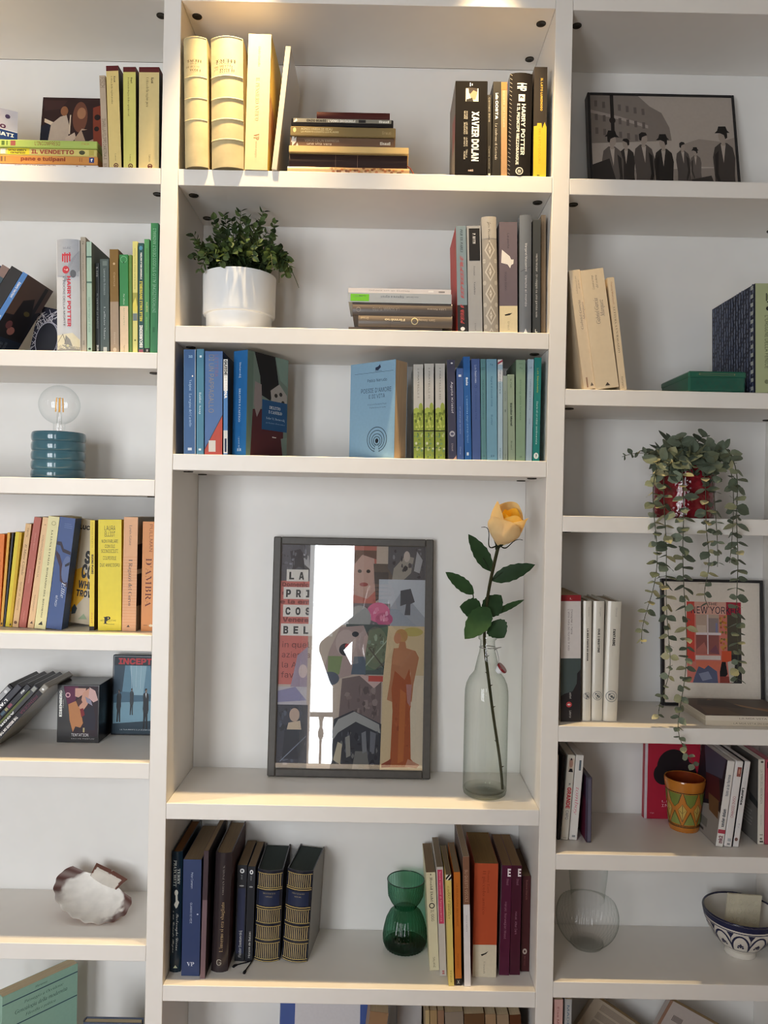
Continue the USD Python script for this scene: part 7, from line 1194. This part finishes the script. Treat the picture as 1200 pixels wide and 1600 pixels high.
head = chain((0, -.01, 1.33, .052), (0, .012, 1.42, .05)) + [m3.Manifold.sphere(1, 40).scale([.073, .094, .112]).translate([0, .03, 1.475])] + chain((0, .06, 1.425, .044), (0, .085, 1.41, .03)) + chain((0, .122, 1.485, .010), (0, .132, 1.462, .013)) + [m3.Manifold.sphere(1, 20).scale([.012, .022, .032]).translate([s * .074, .02, 1.475]) for s in (-1, 1)]
torso = chain((-.10, 0, .88, .10), (.10, 0, .88, .10)) + chain((-.08, 0, 1.05, .09), (.08, 0, 1.05, .09)) + chain((-.13, 0, 1.28, .06), (.13, 0, 1.28, .06)) + [m3.Manifold.batch_hull([m3.Manifold.sphere(r, 20).translate(c) for c, r in (((-.09, 0, .9), .1), ((.09, 0, .9), .1), ((-.11, 0, 1.25), .085), ((.11, 0, 1.25), .085))])]
arms = chain((*Ls, .054), (*Le, .040), (*Lw, .026)) + chain((*Rs_, .054), (*Re, .040), (*Rw_, .026))
body = fuse(torso + legs + head + arms + hand(-1) + hand(1), .008, 6)
obj('body', body, 'glaze', t, lin('b98a70'), smooth=True)
swe = fuse([q for q in chain((-.10, 0, .86, .115), (.10, 0, .86, .115)) + [m3.Manifold.batch_hull([m3.Manifold.sphere(r, 20).translate(c) for c, r in (((-.09, 0, .9), .115), ((.09, 0, .9), .115), ((-.115, 0, 1.255), .098), ((.115, 0, 1.255), .098))])] + chain((-.15, 0, 1.3, .066), (0, -.01, 1.335, .062), (.15, 0, 1.3, .066)) + chain((*Ls, .068), (*Le, .054), (Lw[0], Lw[1], Lw[2] - .015, .037)) + chain((*Rs_, .068), (*Re, .054), (Rw_[0], Rw_[1], Rw_[2] - .015, .037))], .014, 8)
obj('sweater', swe, 'cloth_cover', t, lin('2a2c33'), smooth=True)
tr = []
for s in (-1, 1): tr += chain((s * .085, 0, .88, .105), (s * .095, .012, .46, .072), (s * .10, -.01, .10, .056))
obj('trousers', fuse(tr, .016, 8), 'cloth_cover', t, lin('1f2430'), smooth=True)
hair = fuse([m3.Manifold.sphere(1, 40).scale([.086, .10, .108]).translate([0, .012, 1.492]) - m3.Manifold.cube([.3, .2, .3]).translate([-.15, .085, 1.30]) - m3.Manifold.cube([.12, .12, .16]).translate([-.06, .06, 1.36])] + chain((-.06, -.03, 1.47, .04), (-.055, -.04, 1.36, .03)) + chain((.06, -.03, 1.47, .04), (.055, -.04, 1.36, .03)), .012, 6)
obj('hair', hair, 'cloth_cover', t, lin('2b1e18'), smooth=True)
for s in (-1, 1): obj('eye', (lambda m: (m.apply_translation((s * .030, .113, 1.49)), m)[1])(trimesh.creation.icosphere(2, .010)), 'glaze', t, lin('e8e4de'), smooth=True)
for s in (-1, 1): obj('shoe', fuse(chain((s * .10, -.03, .045, .045), (s * .105, .10, .038, .042), (s * .11, .17, .032, .032)), .014, 4), 'cloth_cover', t, lin('18181a'), smooth=True)
ph = thing('phone', 'dark phone held upright by the person reflected in the collage glass', 'phone', None, T(px_ + hx, py_ + hy, hz - .02))
obj('phone_body', cbox(-.036, .036, -.004, .004, 0, .15, .003), 'plastic', ph, lin('15161a'))
obj('camera_bump', cbox(-.030, .004, .004, .0055, .108, .142, .001), 'plastic', ph, lin('24262c'))
